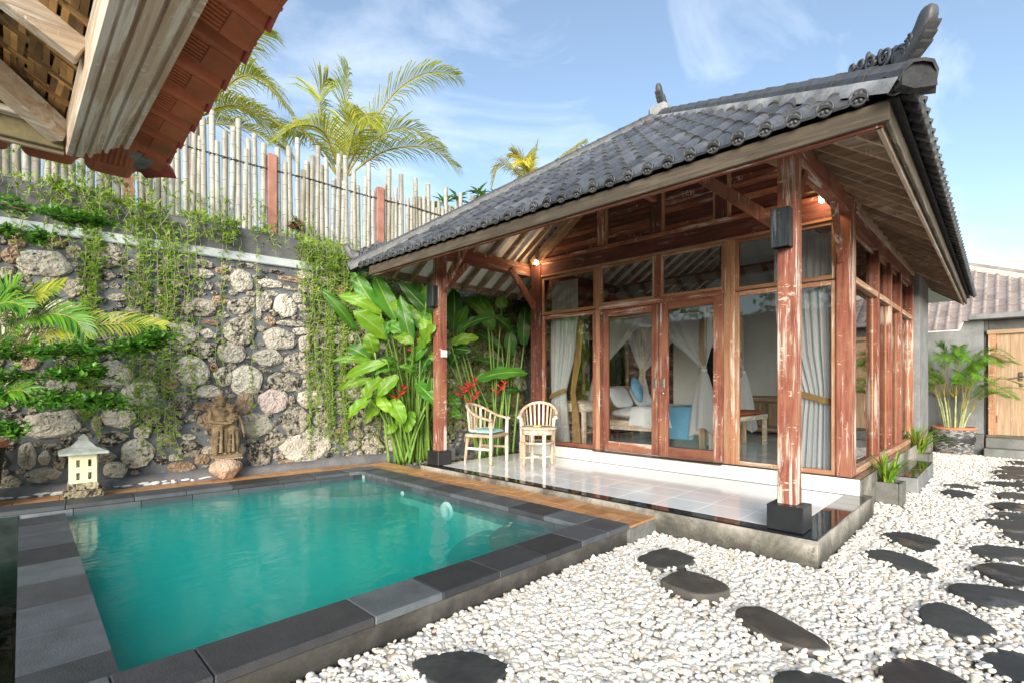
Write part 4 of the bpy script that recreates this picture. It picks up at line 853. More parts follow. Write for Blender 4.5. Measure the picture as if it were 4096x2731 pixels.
wn = ob('rear_window', MB().cbox(7.45, 7.52, 5.55, 5.60, 1.15, 2.25).cbox(8.93, 9.0, 5.55, 5.60, 1.15, 2.25).cbox(7.52, 8.93, 5.55, 5.60, 1.15, 1.23).cbox(7.52, 8.93, 5.55, 5.60, 2.17, 2.25).cbox(8.19, 8.25, 5.55, 5.60, 1.23, 2.17), WO_['X'], V_)
ob('pane', MB().cbox(7.5, 8.95, 5.572, 5.578, 1.2, 2.2, .0005), GLASS, wn)
vbeam('inner_beam', (6.31, 5.45, 3.02), (11, 5.45, 3.02), .1, .12, WR['X']); vbeam('inner_beam', (8.6, 1.3, 3.22), (8.6, 5.6, 3.22), .12, .14, WD['Y']); vbeam('king_post', (8.6, 3.45, 3.28), (8.6, 3.45, 4.9), .12, .12, WD['Z'], up=(1, 0, 0))

# ---------------------------------------------------------------- roof
AX, AY, AZ = 6.72, 3.60, 5.20; EX, EZ = 3.60, 3.0; YR, YL, XB = .40, 6.80, 13.3; SLP = (AZ - EZ) / (AX - EX); AL = math.atan(SLP)
def shell(zo, x0, ya, yb, xb, ze, th):
    A = [(x0, ya, ze), (x0, yb, ze), (xb, yb, ze), (xb, ya + .10, ze)]; h = (AZ - EZ)
    E_, F_ = (AX, AY, AZ + zo), (10.2, AY, AZ + zo)
    P = A + [E_, F_]; P2 = [(x, y, z + th) for x, y, z in P]
    m = MB(); f = [(0, 4, 1), (1, 4, 5, 2), (2, 5, 3), (3, 5, 4, 0)]
    m.add(P + P2, [q[::-1] for q in f] + [tuple(i + 6 for i in q) for q in f] + [(i, (i + 1) % 4, 6 + (i + 1) % 4, 6 + i) for i in range(4)])
    return m
roof = ob('roof', shell(-.03, 3.66, .46, 6.74, XB - .06, EZ + .01, .012), RTRIM, V_)
ob('ceiling', shell(-.14, 3.66, .535, 6.42, XB - .1, 2.985, .014), CEIL, V_)
# eave boards
vb('front_fascia', 3.62, 3.652, .50, 6.42, 2.885, 3.005, WG['Y']); vb('fascia_strip', 3.653, 3.69, .54, 6.40, 2.872, 2.93, WR['Y'])
for (a, b_, z0, z1, w, mt, nm) in (((3.653, .505), (13.1, .60), 2.888, 3.01, .026, WG, 'side_fascia'), ((3.653, .545), (13.1, .64), 2.872, 2.97, .03, WC, 'side_fascia_moulding')):
    vbeam(nm, (a[0], a[1] + w / 2, (z0 + z1) / 2), (b_[0], b_[1] + w / 2, (z0 + z1) / 2), w, z1 - z0, mt['X'])
vb('left_fascia', 3.653, 13.1, 6.40, 6.43, 2.885, 3.0, WB['X'])
x = 3.98; k = 0
while x < 12.95:
    yin = min(3.4, .5 + (x - 3.62) * .985 - .02); 
    if yin > .75:
        a = Vector((x, .545 + .01 * (x - 3.6), 2.905 + .0)); b_ = Vector((x, yin, 2.905 + .685 * (yin - .50) - .02)); vbeam('rafter', a, b_, .045, .085, WB['Y'])
        a = Vector((x, 6.40, 2.915)); b_ = Vector((x, 6.92 - yin, 2.905 + .685 * (yin - .50) - .02)); vbeam('rafter', a, b_, .045, .085, WB['Y'])
    x += .33
for y in [.95 + .36 * k for k in range(15)]:
    xin = 3.62 + min(y - .5, 6.42 - y) - .05
    if xin > 3.85: vbeam('rafter', (3.66, y, 2.91), (xin, y, 2.91 + .685 * (xin - 3.62)), .05, .085, WB['X'])
vbeam('hip_rafter', (3.66, .54, 2.93), (6.6, 3.5, 4.92), .07, .11, WR['X']); vbeam('hip_rafter', (3.66, 6.40, 2.93), (6.6, 3.45, 4.92), .07, .11, WR['X'])
# --- tiles
PRF = [(-.135, .004), (-.06, .002), (-.046, .006), (-.040, .020), (-.024, .036), (0, .043), (.024, .036), (.040, .020), (.046, .006), (.05, .0)]
def tile_mesh(L_, name):
    m = MB(); top = []; n = len(PRF)
    for v, dz in ((0, .016), (L_ * .5, .009), (L_, .002)): top.append([(u, v, h + dz) for u, h in PRF])
    m.grid(top, True)
    lip = [[(u, 0, h + .016) for u, h in PRF], [(u * .98, .002, h - .002) for u, h in PRF], [(u * .95, .10, h - .006) for u, h in PRF]]
    m.grid(lip, False)
    return m.mesh(name, RTILE)
TM = tile_mesh(.335, 'roof_tile'); TM2 = tile_mesh(.335, 'roof_tile')
def rosette_mesh():
    m = MB(); m.lathe([(.0, -.02), (.050, -.02), (.052, .0), (.046, .008), (.042, .001), (.0, .0)], n=20)
    for k in range(6):
        a = 2 * math.pi * k / 6; m.ell((.025 * math.cos(a), .025 * math.sin(a), .003), (.015, .011, .010), Matrix.Rotation(a, 3, 'Z'), 8, 5)
    m.ell((0, 0, .005), (.009, .009, .008), None, 8, 5); me = m.mesh('rosette', RTRIM); fixn(me); return me
RM = rosette_mesh()
ca, sa = math.cos(AL), math.sin(AL); cnt = 0; extra = MB()
up_f = Vector((ca, 0, sa)); n_f = Vector((-sa, 0, ca)); wy_ = Vector((0, -1, 0))
for j in range(37):
    y = .47 + .1745 * j
    for i in range(14):
        s_ = i * .30; xc = EX + (s_ + .15) * ca
        if not (YR + (xc - EX) * (AY - YR) / (AX - EX) + .03 < y < YL - (xc - EX) * (YL - AY) / (AX - EX) - .03): continue
        M = frame(Vector((EX - .02, y, EZ + .012)) + up_f * s_, wy_, up_f, n_f)
        M = M @ Matrix.Rotation(rnd.gauss(0, .011), 4, 'Z') @ Matrix.Translation((0, 0, rnd.uniform(0, .006)))
        link('roof_tile', TM, roof, M); cnt += 1
    link('rosette', RM, roof, frame((EX - .022, y, EZ + .052), (0, -1, 0), (0, 0, 1), (-1, 0, 0)))
# eave courses on both long sides, then the slopes above as one part
up_r = Vector((0, ca, sa)); n_r = Vector((0, -sa, ca))
up_l = Vector((0, -ca, sa)); n_l = Vector((0, sa, ca))
xx = 3.70
while xx < 13.2:
    yr = YR + .012 * (xx - 3.6)
    fs = min(1, (xx - 3.52) / .33); M = frame((xx, yr - .02, EZ + .012), (1, 0, 0), up_r, n_r) @ Matrix.Diagonal((1, fs, 1, 1)); link('roof_tile', TM, roof, M); cnt += 1
    link('rosette', RM, roof, frame((xx, yr - .022, EZ + .052), (1, 0, 0), (0, 0, 1), (0, -1, 0)))
    Ml = frame((xx, YL + .02, EZ + .012), (-1, 0, 0), up_l, n_l) @ Matrix.Diagonal((1, fs, 1, 1))
    if cnt < 296 and xx < 5.2: link('roof_tile', TM, roof, Ml); cnt += 1
    else: extra.add([Ml @ v.co for v in TM.vertices], [tuple(p.vertices) for p in TM.polygons], True)
    for i in range(1, 13):
        s_ = i * .30; yc = s_ * ca
        if yc + .22 > min(xx - 3.6, 3.3): break
        for (bx_, upv, nv, wv) in (((xx, yr - .02, EZ + .012), up_r, n_r, (1, 0, 0)), ((xx, YL + .02, EZ + .012), up_l, n_l, (-1, 0, 0))):
            M = frame(Vector(bx_) + upv * s_, wv, upv, nv); extra.add([M @ v.co for v in TM.vertices], [tuple(p.vertices) for p in TM.polygons], True)
    xx += .1745
print('roof tiles', cnt)
tag(ob('rear_roof_tiles', extra, RTILE, roof, fix=False), kind='stuff')
# hip and ridge caps
def cap_mesh():
    pf = [(-.10, -.04), (-.092, .012), (-.052, .056), (0, .062), (.052, .056), (.092, .012), (.10, -.04)]
    m = MB(); m.grid([[(xv, y * sc_, z * sc_ + .004) for y, z in pf] for xv, sc_ in ((-.01, 1.08), (.04, 1.07), (.046, 1.0), (.36, .97))], False)
    m.grid([[(-.01, y * 1.08, z * 1.08 + .004) for y, z in pf], [(-.008, y * .99, z * .98 - .006) for y, z in pf]], False)
    me = m.mesh('hip_cap', RTRIM); return me
CM = cap_mesh()
def hip(p0, p1, n, lab):
    p0 = Vector(p0); p1 = Vector(p1); d = (p1 - p0); L_ = d.length; d.normalize(); sd = Vector((0, 0, 1)).cross(d).normalized(); u_ = d.cross(sd)
    mm = MB(); rows = []
    for t in lin(0, 1, 40): 
        c_ = p0 + d * L_ * t; rows.append([c_ + sd * w * (1 + rnd.uniform(-.06, .06)) + u_ * z for w, z in ((-.135, -.10), (-.11, -.02), (.11, -.02), (.135, -.10))])
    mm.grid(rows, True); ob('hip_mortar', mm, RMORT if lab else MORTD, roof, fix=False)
    for k in range(n): link('hip_cap', CM, roof, frame(p0 + d * (L_ * k / n), d, sd, u_))
    return d
HR0, HL0, APX = Vector((3.56, .36, 3.07)), Vector((3.56, 6.84, 3.07)), Vector((AX, AY, AZ + .06))
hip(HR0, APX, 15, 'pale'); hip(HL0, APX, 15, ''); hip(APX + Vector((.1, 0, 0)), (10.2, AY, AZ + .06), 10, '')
def spiral(m, c_, d, r0, turns, w, a0, dirn=1, off=0.0):
    sd = Vector((0, 0, 1)).cross(d).normalized(); pts = []; rs = []
    N_ = int(16 * turns)
    for k in range(N_ + 1):
        t = k / N_; a = a0 + dirn * t * turns * 2 * math.pi; r_ = r0 * (1 - .88 * t); pts.append(c_ + d * r_ * math.cos(a) + Vector((0, 0, r_ * math.sin(a))) + sd * off); rs.append(w * (1 - .45 * t))
    m.tube(pts, rs, 6, True, True)
def finial(corner, inward, sc_, tilt, name='carved_finial'):
    """inward: horizontal unit vector along the hip; tilt: rise of the hip per metre"""
    d = Vector(inward).normalized(); sd = Vector((0, 0, 1)).cross(d).normalized(); c0 = Vector(corner); hp = lambda s_, z=0: c0 + d * s_ * sc_ + Vector((0, 0, (s_ * tilt + z) * sc_))
    m = MB()
    # crest of scrolls lying on the hip
    for s_, r_, dr in ((.12, .068, 1), (.25, .062, -1), (.37, .050, 1), (.47, .038, -1), (.55, .028, 1)):
        for of in (-.022, .022): spiral(m, hp(s_, r_ * .75), d, r_ * sc_, 2.0, .013 * sc_, R(200 if dr > 0 else 340), dr, of * sc_)
        m.ell(hp(s_, r_ * .5), (r_ * .9 * sc_, .018 * sc_, r_ * .9 * sc_), frame((0, 0, 0), d, sd, (0, 0, 1)).to_3x3(), 10, 6)
    for s_ in (.18, .31, .42): m.ell(hp(s_, .07), (.02 * sc_, .02 * sc_, .045 * sc_), None, 8, 6)
    # horn: a tapering leaf bent up and outward
    path_ = crom([hp(.14, .0), hp(.06, .05), hp(.0, .12), hp(-.05, .21), hp(-.085, .31)], 6); n = len(path_)
    rows = []
    for k, p in enumerate(path_):
        t = k / (n - 1); w = (.044 * (1 - t) + .034 * t) * sc_ * (1 if t < .8 else math.sqrt(max(0.02, 1 - ((t - .8) / .2) ** 2))); tv = (path_[min(k + 1, n - 1)] - path_[max(k - 1, 0)]).normalized(); u_ = tv.cross(sd).normalized(); hh = (.070 * (1 - t) + .046 * t) * sc_ * (1 if t < .8 else math.sqrt(max(0.02, 1 - ((t - .8) / .2) ** 2)))
        cs = lambda v: math.copysign(abs(v) ** .45, v); rows.append([p + sd * w * cs(math.cos(a)) + u_ * hh * cs(math.sin(a)) for a in [2 * math.pi * (i + .5) / 12 for i in range(12)]])
    m.grid(rows, True, True)
    for t0, zz in ((.42, .12), (.56, .10), (.68, .08)):      # overlapping plates on the outer side
        k = int(t0 * (n - 1)); p = path_[k]; tv = (path_[k + 1] - path_[k]).normalized(); u_ = tv.cross(sd).normalized()
        if u_.dot(d) > 0: u_ = -u_
        A = [p + u_ * .03 * sc_ + sd * w_ * .040 * sc_ - tv * .10 * sc_ for w_ in (-1, 1)] + [p + u_ * .072 * sc_ + sd * w_ * .038 * sc_ + tv * .03 * sc_ for w_ in (1, -1)]
        m.prism(A, tv * .014 * sc_)
    for k_, r_ in ((.3, .045), (.48, .035), (.62, .026)):
        k = int(k_ * (n - 1)); 
        for of in (-.036, .036): spiral(m, path_[k] + d * .05 * sc_, d, r_ * sc_, 1.8, .010 * sc_, R(90), 1, of * sc_)
    return ob(name, m, RTRIM, roof)
hd = Vector((1, 1.02, 0)).normalized(); hl = Vector((1, -1.02, 0)).normalized(); tl_ = .5
finial(HR0 + Vector((-.0, -.0, .075)), hd, .92, .49); finial(HL0 + Vector((0, 0, .075)), hl, .92, .49)
finial(APX + Vector((-.02, 0, .10)), (1, 0, 0), 1.0, .0)
ob('apex_block', MB().cbox(AX - .16, AX + .2, AY - .15, AY + .15, AZ - .05, AZ + .17, .05), RMORT, roof)
for c_, dv in ((HR0, hd), (HL0, hl)):
    sd = Vector((0, 0, 1)).cross(dv); M = frame(c_ + Vector((0, 0, -.015)), dv, sd, (0, 0, 1))
    ob('hip_end_block', MB().prism([M @ Vector(p) for p in ((-.005, -.10, -.055), (-.005, -.095, .02), (-.005, -.055, .07), (-.005, .055, .07), (-.005, .095, .02), (-.005, .10, -.055), (-.005, .03, -.075))], dv * .06), ENDM, roof)
# ---------------------------------------------------------------- things fixed to the villa
def lamp_box(x, y, z, lab):
    t = thing('wall_lamp', lab, 'lamp', (x, y, z), 0, 'black box lamps on the porch columns')
    b_ = MB(); w, dp, h = .135, .10, .30
    b_.cbox(-dp, -dp + .014, -w / 2, w / 2, 0, h, .003).cbox(-.014, 0, -w / 2, w / 2, 0, h, .003).cbox(-dp + .014, -.014, -w / 2, -w / 2 + .014, 0, h, .003).cbox(-dp + .014, -.014, w / 2 - .014, w / 2, 0, h, .003).cbox(-dp + .014, -.014, -w / 2 + .014, w / 2 - .014, h - .02, h, .003)
    ob('lamp_case', b_, BLKW, t, local=True); ob('reflector', MB().cbox(-dp + .016, -.016, -w / 2 + .016, w / 2 - .016, .035, .05, .002), GOLD, t, local=True)
lamp_box(4.298, 1.262, 2.405, 'black wooden box lamp on the near right porch column'); lamp_box(4.298, 5.79, 2.43, 'black wooden box lamp on the far left porch column')
def downlight(x, y, z, lab):
    t = thing('ceiling_light', lab, 'light', (x, y, z), 0, 'lit porch downlights')
    ob('bulb', MB().ell((0, 0, 0), (.028, .028, .028), None, 14, 10), BULB, t, local=True); ob('fitting', MB().lathe([(.03, .02), (.034, .05), (.034, .06)], n=16), SWITCH, t, local=True)
    L_ = bpy.data.lights.new('bulb_light', 'POINT'); L_.energy = 1.6; L_.color = (1, .66, .34); L_.shadow_soft_size = .03
    lo = bpy.data.objects.new('bulb_light', L_); COL.objects.link(lo); lo.parent = t; lo.location = (-.05, 0, -.04)
downlight(6.09, 5.47, 3.31, 'lit bulb at the left end of the porch beam'); downlight(6.09, 1.42, 3.29, 'lit bulb behind the near right column top')
sbx = thing('switch_box', 'small white plastic switch box on the far left porch column', 'switch', (4.37, 5.699, 1.73))
ob('case', MB().cbox(-.045, .045, -.04, 0, 0, .10, .006), SWITCH, sbx, local=True); ob('rocker', MB().cbox(-.02, .02, -.045, -.0405, .03, .07, .002), SWITCH, sbx, local=True)
# ================================================================ curtains
def drape(rows_, folds, amp, n=60, seed=0):
    """rows_: list of (centre point, half-width vector, fold depth vector)"""
    q = random.Random(seed); ph = [q.uniform(0, 6.28) for _ in range(3)]; P = []
    for (c_, hw, dp) in rows_:
        c_ = Vector(c_); hw = Vector(hw); dp = Vector(dp); P.append([c_ + hw * t + dp * (math.sin(folds * t * 3.14 + ph[0]) + .4 * math.sin(folds * 1.7 * t * 3.14 + ph[1])) for t in lin(-1, 1, n)])
    return MB().grid(P, True)
def curtain(y0, y1, x, yt, lab, kind):
    t = thing('curtain', lab, 'curtain', (x, (y0 + y1) / 2, zr))
    ym = (y0 + y1) / 2; hw = (y1 - y0) / 2
    top = [((x, ym, 3.02), (0, hw, 0), (.018, 0, 0)), ((x, ym, 2.75), (0, hw, 0), (.022, 0, 0)), ((x, ym, 2.53), (0, hw, 0), (.024, 0, 0))]
    ob('upper_drape', drape(top, 9, .02, 80, 3), NET, t)
    rows = [((x, ym, 2.50), (0, hw, 0), (.03, 0, 0)), ((x, ym + .02 * kind, 2.1), (0, hw * .97, 0), (.032, 0, 0)), ((x, ym + .05 * kind, 1.7), (0, hw * .86, 0), (.034, 0, 0)), ((x, ym + .11 * kind, 1.32), (0, hw * .62, 0), (.03, 0, 0)), ((x, ym + .12 * kind, 1.22), (0, hw * .56, 0), (.026, 0, 0)), ((x, ym + .11 * kind, 1.0), (0, hw * .62, 0), (.032, 0, 0)), ((x, ym + .09 * kind, .41), (0, hw * .72, 0), (.036, 0, 0))]
    ob('lower_drape', drape(rows, 8, .03, 90, 5), CURT, t)
    yc = ym + .12 * kind; pts = [(x - .05 - .03 * math.cos(a), yc + hw * .62 * math.sin(a), 1.20 + .06 * math.sin(a) * kind * -1) for a in lin(-1.5, 1.5, 14)]
    ob('tieback', MB().grid([[Vector(p) + Vector((0, 0, dz)) for p in pts] for dz in (-.035, .035)], True), TIE, t)
curtain(4.86, 5.40, 6.40, 0, 'white curtain tied back with tan cloth inside the left window', 1)
curtain(1.34, 1.98, 6.40, 0, 'full white curtain with tan tieback behind the right corner pane', -1)
tb = thing('blackout_curtain', 'tan curtain strip beside the white curtain in the left window', 'curtain', (6.46, 4.9, zr))
ob('cloth', drape([((6.47, 4.88, 2.5), (0, .10, 0), (.012, 0, 0)), ((6.47, 4.93, 1.7), (0, .07, 0), (.012, 0, 0)), ((6.47, 5.02, 1.22), (0, .05, 0), (.012, 0, 0)), ((6.47, 4.97, .9), (0, .07, 0), (.014, 0, 0)), ((6.47, 4.94, .41), (0, .09, 0), (.014, 0, 0))], 5, .01, 40, 8), TIE, tb)
# ================================================================ bed with net
bed = thing('four_poster_bed', 'whitewashed wooden four-poster bed behind the sliding doors', 'bed', (8.15, 4.25, zr))
PX, PY = (7.42, 8.90), (3.30, 5.18)
for px in PX:
    for py in PY: ob('post', MB().cbox(px - .045, px + .045, py - .045, py + .045, zr + .001, 2.50, .008), WP['Z'], bed)
for px in PX: ob('side_rail', MB().cbox(px - .03, px + .03, PY[0] + .046, PY[1] - .046, .58, .74, .006), WP['Y'], bed); ob('canopy_rail', MB().cbox(px - .025, px + .025, PY[0] + .046, PY[1] - .046, 2.44, 2.49, .004), WP['Y'], bed)
for py in PY: ob('end_rail', MB().cbox(PX[0] + .046, PX[1] - .046, py - .03, py + .03, .56, .80, .006), WP['X'], bed); ob('canopy_rail', MB().cbox(PX[0] + .046, PX[1] - .046, py - .025, py + .025, 2.44, 2.49, .004), WP['X'], bed)
ob('foot_panel', MB().cbox(PX[0] + .05, PX[1] - .05, PY[0] - .02, PY[0] + .02, .42, .56, .004), STONE[0] if False else WP['X'], bed)
ob('headboard', MB().cbox(PX[0] + .05, PX[1] - .05, PY[1] - .03, PY[1] + .03, .8, 1.32, .006), WP['X'], bed)
def pillowy(c_, r_, M=None, seed=0, p=2.6):
    m = MB(); nu, nv = 20, 12; rows = []; q = random.Random(seed)
    for j in range(nv + 1):
        ph = -math.pi / 2 + math.pi * j / nv; row = []
        for k in range(nu):
            th = 2 * math.pi * k / nu; f = lambda v, e: math.copysign(abs(v) ** e, v)
            v = Vector((r_[0] * f(math.cos(ph), .55) * f(math.cos(th), .45), r_[1] * f(math.cos(ph), .55) * f(math.sin(th), .45), r_[2] * f(math.sin(ph), 1.0)))
            v.z *= 1 - .35 * (abs(v.x / r_[0]) ** 3 + abs(v.y / r_[1]) ** 3) / 2
            row.append(Vector(c_) + (M @ v if M is not None else v))
        rows.append(row)
    return m.grid(rows, True, True)
ob('mattress', pillowy((8.16, 4.24, .84), (.70, .90, .13)), LINEN, bed)
dv = MB(); P = []
for t in lin(0, 1, 26):
    row = []
    for s_ in lin(0, 1, 30):
        x = 7.36 + 1.6 * t; y = 3.55 + 1.0 * s_; e = min(t, 1 - t); z = .98 - max(0, .05 - e) * 6.5 + .012 * math.sin(9 * s_ + 5 * t) + .01 * math.sin(21 * t + 3 * s_); row.append((x + (.02 * math.sin(13 * s_) if e < .05 else 0), y, z))
    P.append(row)
tag(ob('duvet', dv.grid(P, True), LINEN, None), 'rumpled white duvet spread over the bed', 'duvet')
runner = MB(); P = []
for t in lin(0, 1, 24): 
    e = min(t, 1 - t); P.append([(7.34 + 1.63 * t, 3.42 + .42 * s_, 1.0 - max(0, .045 - e) * 11 + .006 * math.sin(8 * t + 6 * s_)) for s_ in lin(0, 1, 10)])
tag(ob('bed_runner', runner.grid(P, True), BLUEF, None), 'sky blue runner hanging over the foot of the bed', 'bed runner')
for i, (x, y, z, rx, lab) in enumerate(((7.72, 4.93, 1.12, 60, 'white pillow against the headboard, nearer one'), (8.42, 4.93, 1.12, 60, 'white pillow against the headboard, farther one'))):
    tag(ob('pillow', pillowy((x, y, z), (.30, .20, .08), Matrix.Rotation(R(rx), 3, 'X'), i), LINEN), lab, 'pillow')
cu = thing('cushion', 'sky blue cushion with grey swirl motif standing on a corner', 'cushion', (7.72, 4.60, 1.2))
MC = Matrix.Rotation(R(14), 3, 'Z') @ Matrix.Rotation(R(72), 3, 'X') @ Matrix.Rotation(R(40), 3, 'Z')
ob('cover', pillowy((0, 0, .06), (.19, .19, .07), MC), BLUEF, cu, local=True)
em = MB(); nv_ = MC @ Vector((0, 0, 1)); ux = MC @ Vector((1, 0, 0)); uy = MC @ Vector((0, 1, 0)); c_ = Vector((0, 0, .06)) + nv_ * .071
for r0, n_ in ((.03, 5), (.065, 9)):
    for k in range(n_):
        a = 2 * math.pi * k / n_; ce = c_ + ux * r0 * math.cos(a) + uy * r0 * math.sin(a) - nv_ * (.03 * (r0 / .19) ** 1.5)
        pts = [ce + (ux * math.cos(b_) + uy * math.sin(b_)) * .014 * (1 - b_ / 9) for b_ in lin(0, 7, 12)]; em.tube(pts, .003, 4)
ob('motif', em, BLUEP, cu, local=True)
net = thing('mosquito_net', 'sheer white bed canopy net tied to the four bed posts', 'bed net', (8.16, 4.24, 2.5))
def net_corner(px, py, sx, sy, seed, full=1.0):
    q = random.Random(seed); N_ = 46; rows = []
    rim = []
    for t in lin(0, 1, N_):
        if t < .5: rim.append(Vector((px + sx * (1 - t * 2) * .70 * full, py, 2.47)))
        else: rim.append(Vector((px, py + sy * (t * 2 - 1) * .92 * full, 2.47)))
    kn = Vector((px - sx * .03, py - sy * .03, 1.56))
    for f in (0, .15, .35, .55, .75, .9, 1.0):
        row = []
        for i, p in enumerate(rim):
            t = i / (N_ - 1); g_ = f ** 1.25; a = p.lerp(kn, g_); wv = .018 * math.sin(t * 60 + seed) * (1 - f * .6); sag = .10 * math.sin(f * 3.14) * abs(t - .5) * 2
            a = a + Vector((-sx * wv, -sy * wv, -sag * .5)) + Vector((math.sin(t * 40), math.cos(t * 40), 0)) * .022 * f; row.append(a)
        rows.append(row)
    ob('net_swag', MB().grid(rows, True), NET, net)
    rows = []
    for z, r_ in ((1.56, .035), (1.48, .07), (1.30, .115), (1.05, .15), (.80, .17), (.62 + .0, .19)):
        row = []
        for k in range(40):
            a = 2 * math.pi * k / 40; rr = r_ * (1 + .25 * math.sin(6 * a + seed) * (1.56 - z)); row.append(Vector((kn.x + rr * math.cos(a), kn.y + rr * math.sin(a), z + (.09 * math.sin(2 * a + seed) if z < .7 else 0))))
        rows.append(row)
    ob('net_skirt', MB().grid(rows, True, True), NET, net)
    ob('net_tie', MB().lathe([(.042, -.02), (.05, 0), (.042, .02)], (kn.x, kn.y, 1.56), 16), LINEN, net)
net_corner(PX[0], PY[0], 1, 1, 1); net_corner(PX[1], PY[0], -1, 1, 2); net_corner(PX[0], PY[1], 1, -1, 3); net_corner(PX[1], PY[1], -1, -1, 4)
ob('net_top', MB().grid([[(x, y, 2.475) for y in (PY[0], PY[1])] for x in PX], True), NET, net)
# ================================================================ bench, nightstand, cabinet
bn = thing('bench', 'whitewashed bench with rust cushion at the foot of the bed', 'bench', (8.07, 3.0, zr))
for px in (7.40, 8.70):
    for py in (2.84, 3.16): ob('leg', MB().cbox(px - .03, px + .03, py - .03, py + .03, zr + .001, .80, .004), WP['Z'], bn)
ob('seat_frame', MB().cbox(7.36, 8.74, 2.80, 3.20, .801, .87, .006), WP['X'], bn); ob('cushion', pillowy((8.05, 3.0, .905), (.67, .19, .045)), RUST, bn)
ns = thing('nightstand', 'whitewashed bedside table with a drawer behind the left window', 'nightstand', (6.95, 5.1, zr))
for px in (6.62, 7.25):
    for py in (4.92, 5.36): ob('leg', MB().cbox(px - .03, px + .03, py - .03, py + .03, zr + .001, .90, .004), WP['Z'], ns)
ob('drawer_case', MB().cbox(6.60, 7.27, 4.90, 5.38, .9, 1.05, .006), WP['X'], ns); ob('top', MB().cbox(6.55, 7.32, 4.86, 5.42, 1.051, 1.075, .005), WP['X'], ns); ob('shelf', MB().cbox(6.60, 7.27, 4.90, 5.38, .55, .575, .004), WP['X'], ns)
ob('knob', MB().ell((6.94, 4.885, .975), (.016, .016, .016)), IRON, ns)
cb = thing('cabinet', 'low carved pale wood cabinet against the white back wall', 'cabinet', (10.7, 3.2, zr))
ob('carcass', MB().cbox(10.5, 10.92, 2.4, 3.9, zr + .03, 1.12, .008), WT_['Y'], cb)
for k in range(3): ob('door_panel', MB().cbox(10.485, 10.499, 2.46 + .48 * k, 2.88 + .48 * k, .55, .98, .01), WT_['Z'], cb)
for k in range(2): ob('moulding', MB().cbox(10.47, 10.4845, 2.42, 3.88, (.44, 1.02)[k], (.50, 1.09)[k], .006), WP['Y'], cb)
for (x, y) in ((7.45, 3.75), (7.75, 3.62)):
    o = MB()
    for k in range(5): a = 1.257 * k; o.ell((x + .018 * math.cos(a), y + .018 * math.sin(a), 1.012), (.018, .011, .005), Matrix.Rotation(a, 3, 'Z'), 8, 4)
    tag(ob('frangipani_flower', o, PETAL), 'yellow frangipani flower on the bed runner, ' + ('nearer the pillows' if y > 3.7 else 'nearer the foot'), 'flower')

# ================================================================ porch chairs and table
def arc_rail(w, d, zf, zb, n=30):
    pts = []
    for t in lin(-1, 1, n):
        a = t * 1.95; x = w * math.sin(a) / math.sin(1.57) ; y = -d * math.cos(a)
        if abs(a) > 1.57: x = math.copysign(w, t); y = (abs(a) - 1.57) * .55 + 0
        z = zf + (zb - zf) * (max(0, math.cos(a * .80)) ** 1.3); pts.append((x, y, z))
    return pts
def make_chair(lab, loc, rz, cushion):
    t = thing('garden_chair', lab, 'chair', (*loc, zt), rz, 'slatted teak chairs on the terrace')
    L_ = lambda n_, m, mat: ob(n_, m, mat, t, local=True)
    w, sd_ = .26, .21; ft = MB
    for sx in (-1, 1):
        L_('leg', MB().tube([(sx * .245, .20, .001), (sx * .245, .20, .05), (sx * .24, .20, .42), (sx * .245, .205, .63)], [.021, .024, .026, .024], 8), WP['Z'])
        L_('leg', MB().tube([(sx * .205, -.245, .001), (sx * .20, -.225, .2), (sx * .19, -.20, .42)], [.02, .023, .024], 8), WP['Z'])
        L_('side_stretcher', MB().beam((sx * .24, .19, .22), (sx * .20, -.215, .22), .022, .032), WP['Y'])
    L_('front_stretcher', MB().beam((-.22, .0, .22), (.22, .0, .22), .022, .032), WP['X'])
    L_('seat_frame', MB().cbox(-.255, .255, .165, .225, .385, .43, .006).cbox(-.255, -.205, -.21, .164, .385, .43, .006).cbox(.205, .255, -.21, .164, .385, .43, .006).cbox(-.2, .2, -.235, -.185, .385, .43, .006), WP['X'])
    for k in range(6): L_('seat_slat', MB().cbox(-.204, .204, -.18 + .058 * k, -.13 + .058 * k, .405, .425, .003), WP['X'])
    rail = arc_rail(.275, .29, .635, .845); rs = [.026 + .006 * math.sin(k) * 0 for k in range(len(rail))]
    m = MB().tube(rail, .027, 8, True, True, .75); 
    for sg in (0, -1): m.ell(rail[sg], (.034, .04, .026))
    L_('arm_rail', m, WP['X'])
    low = [(p[0] * .86, p[1] * .83 - .02, .475) for p in rail if p[1] < .06]; L_('back_rail', MB().tube(low, .016, 6, True, True), WP['X'])
    n = len(rail)
    for k in range(3, n - 3, 2):
        p = Vector(rail[k]); 
        if p.y > .1: continue
        b_ = Vector((p.x * .86, p.y * .83 - .02, .475)); wd = .030 if abs(p.x) < .2 else .02
        L_('back_slat', MB().beam(b_, p - Vector((0, 0, .012)), wd, .012, up=Vector((p.x, p.y, 0)).normalized() if Vector((p.x, p.y)).length > .01 else (0, 1, 0), b=.002), WP['Z'])
    if cushion: L_('cushion', pillowy((0, -.005, .46), (.225, .21, .035)), MINT)
    return t
make_chair('slatted teak armchair with mint seat cushion beside the left column', (4.94, 5.41), math.atan2(-.137, -.414) * 0 + math.radians(180 + 18), True)
make_chair('slatted teak armchair facing out behind the little round table', (5.80, 5.17), math.radians(90 + 36.5), False)
tb = thing('side_table', 'small round teak table with crossed stretchers in front of a chair', 'table', (5.25, 4.69, zt), R(20))
L_ = lambda n_, m, mat, M=None: ob(n_, m, mat, tb, M, local=True)
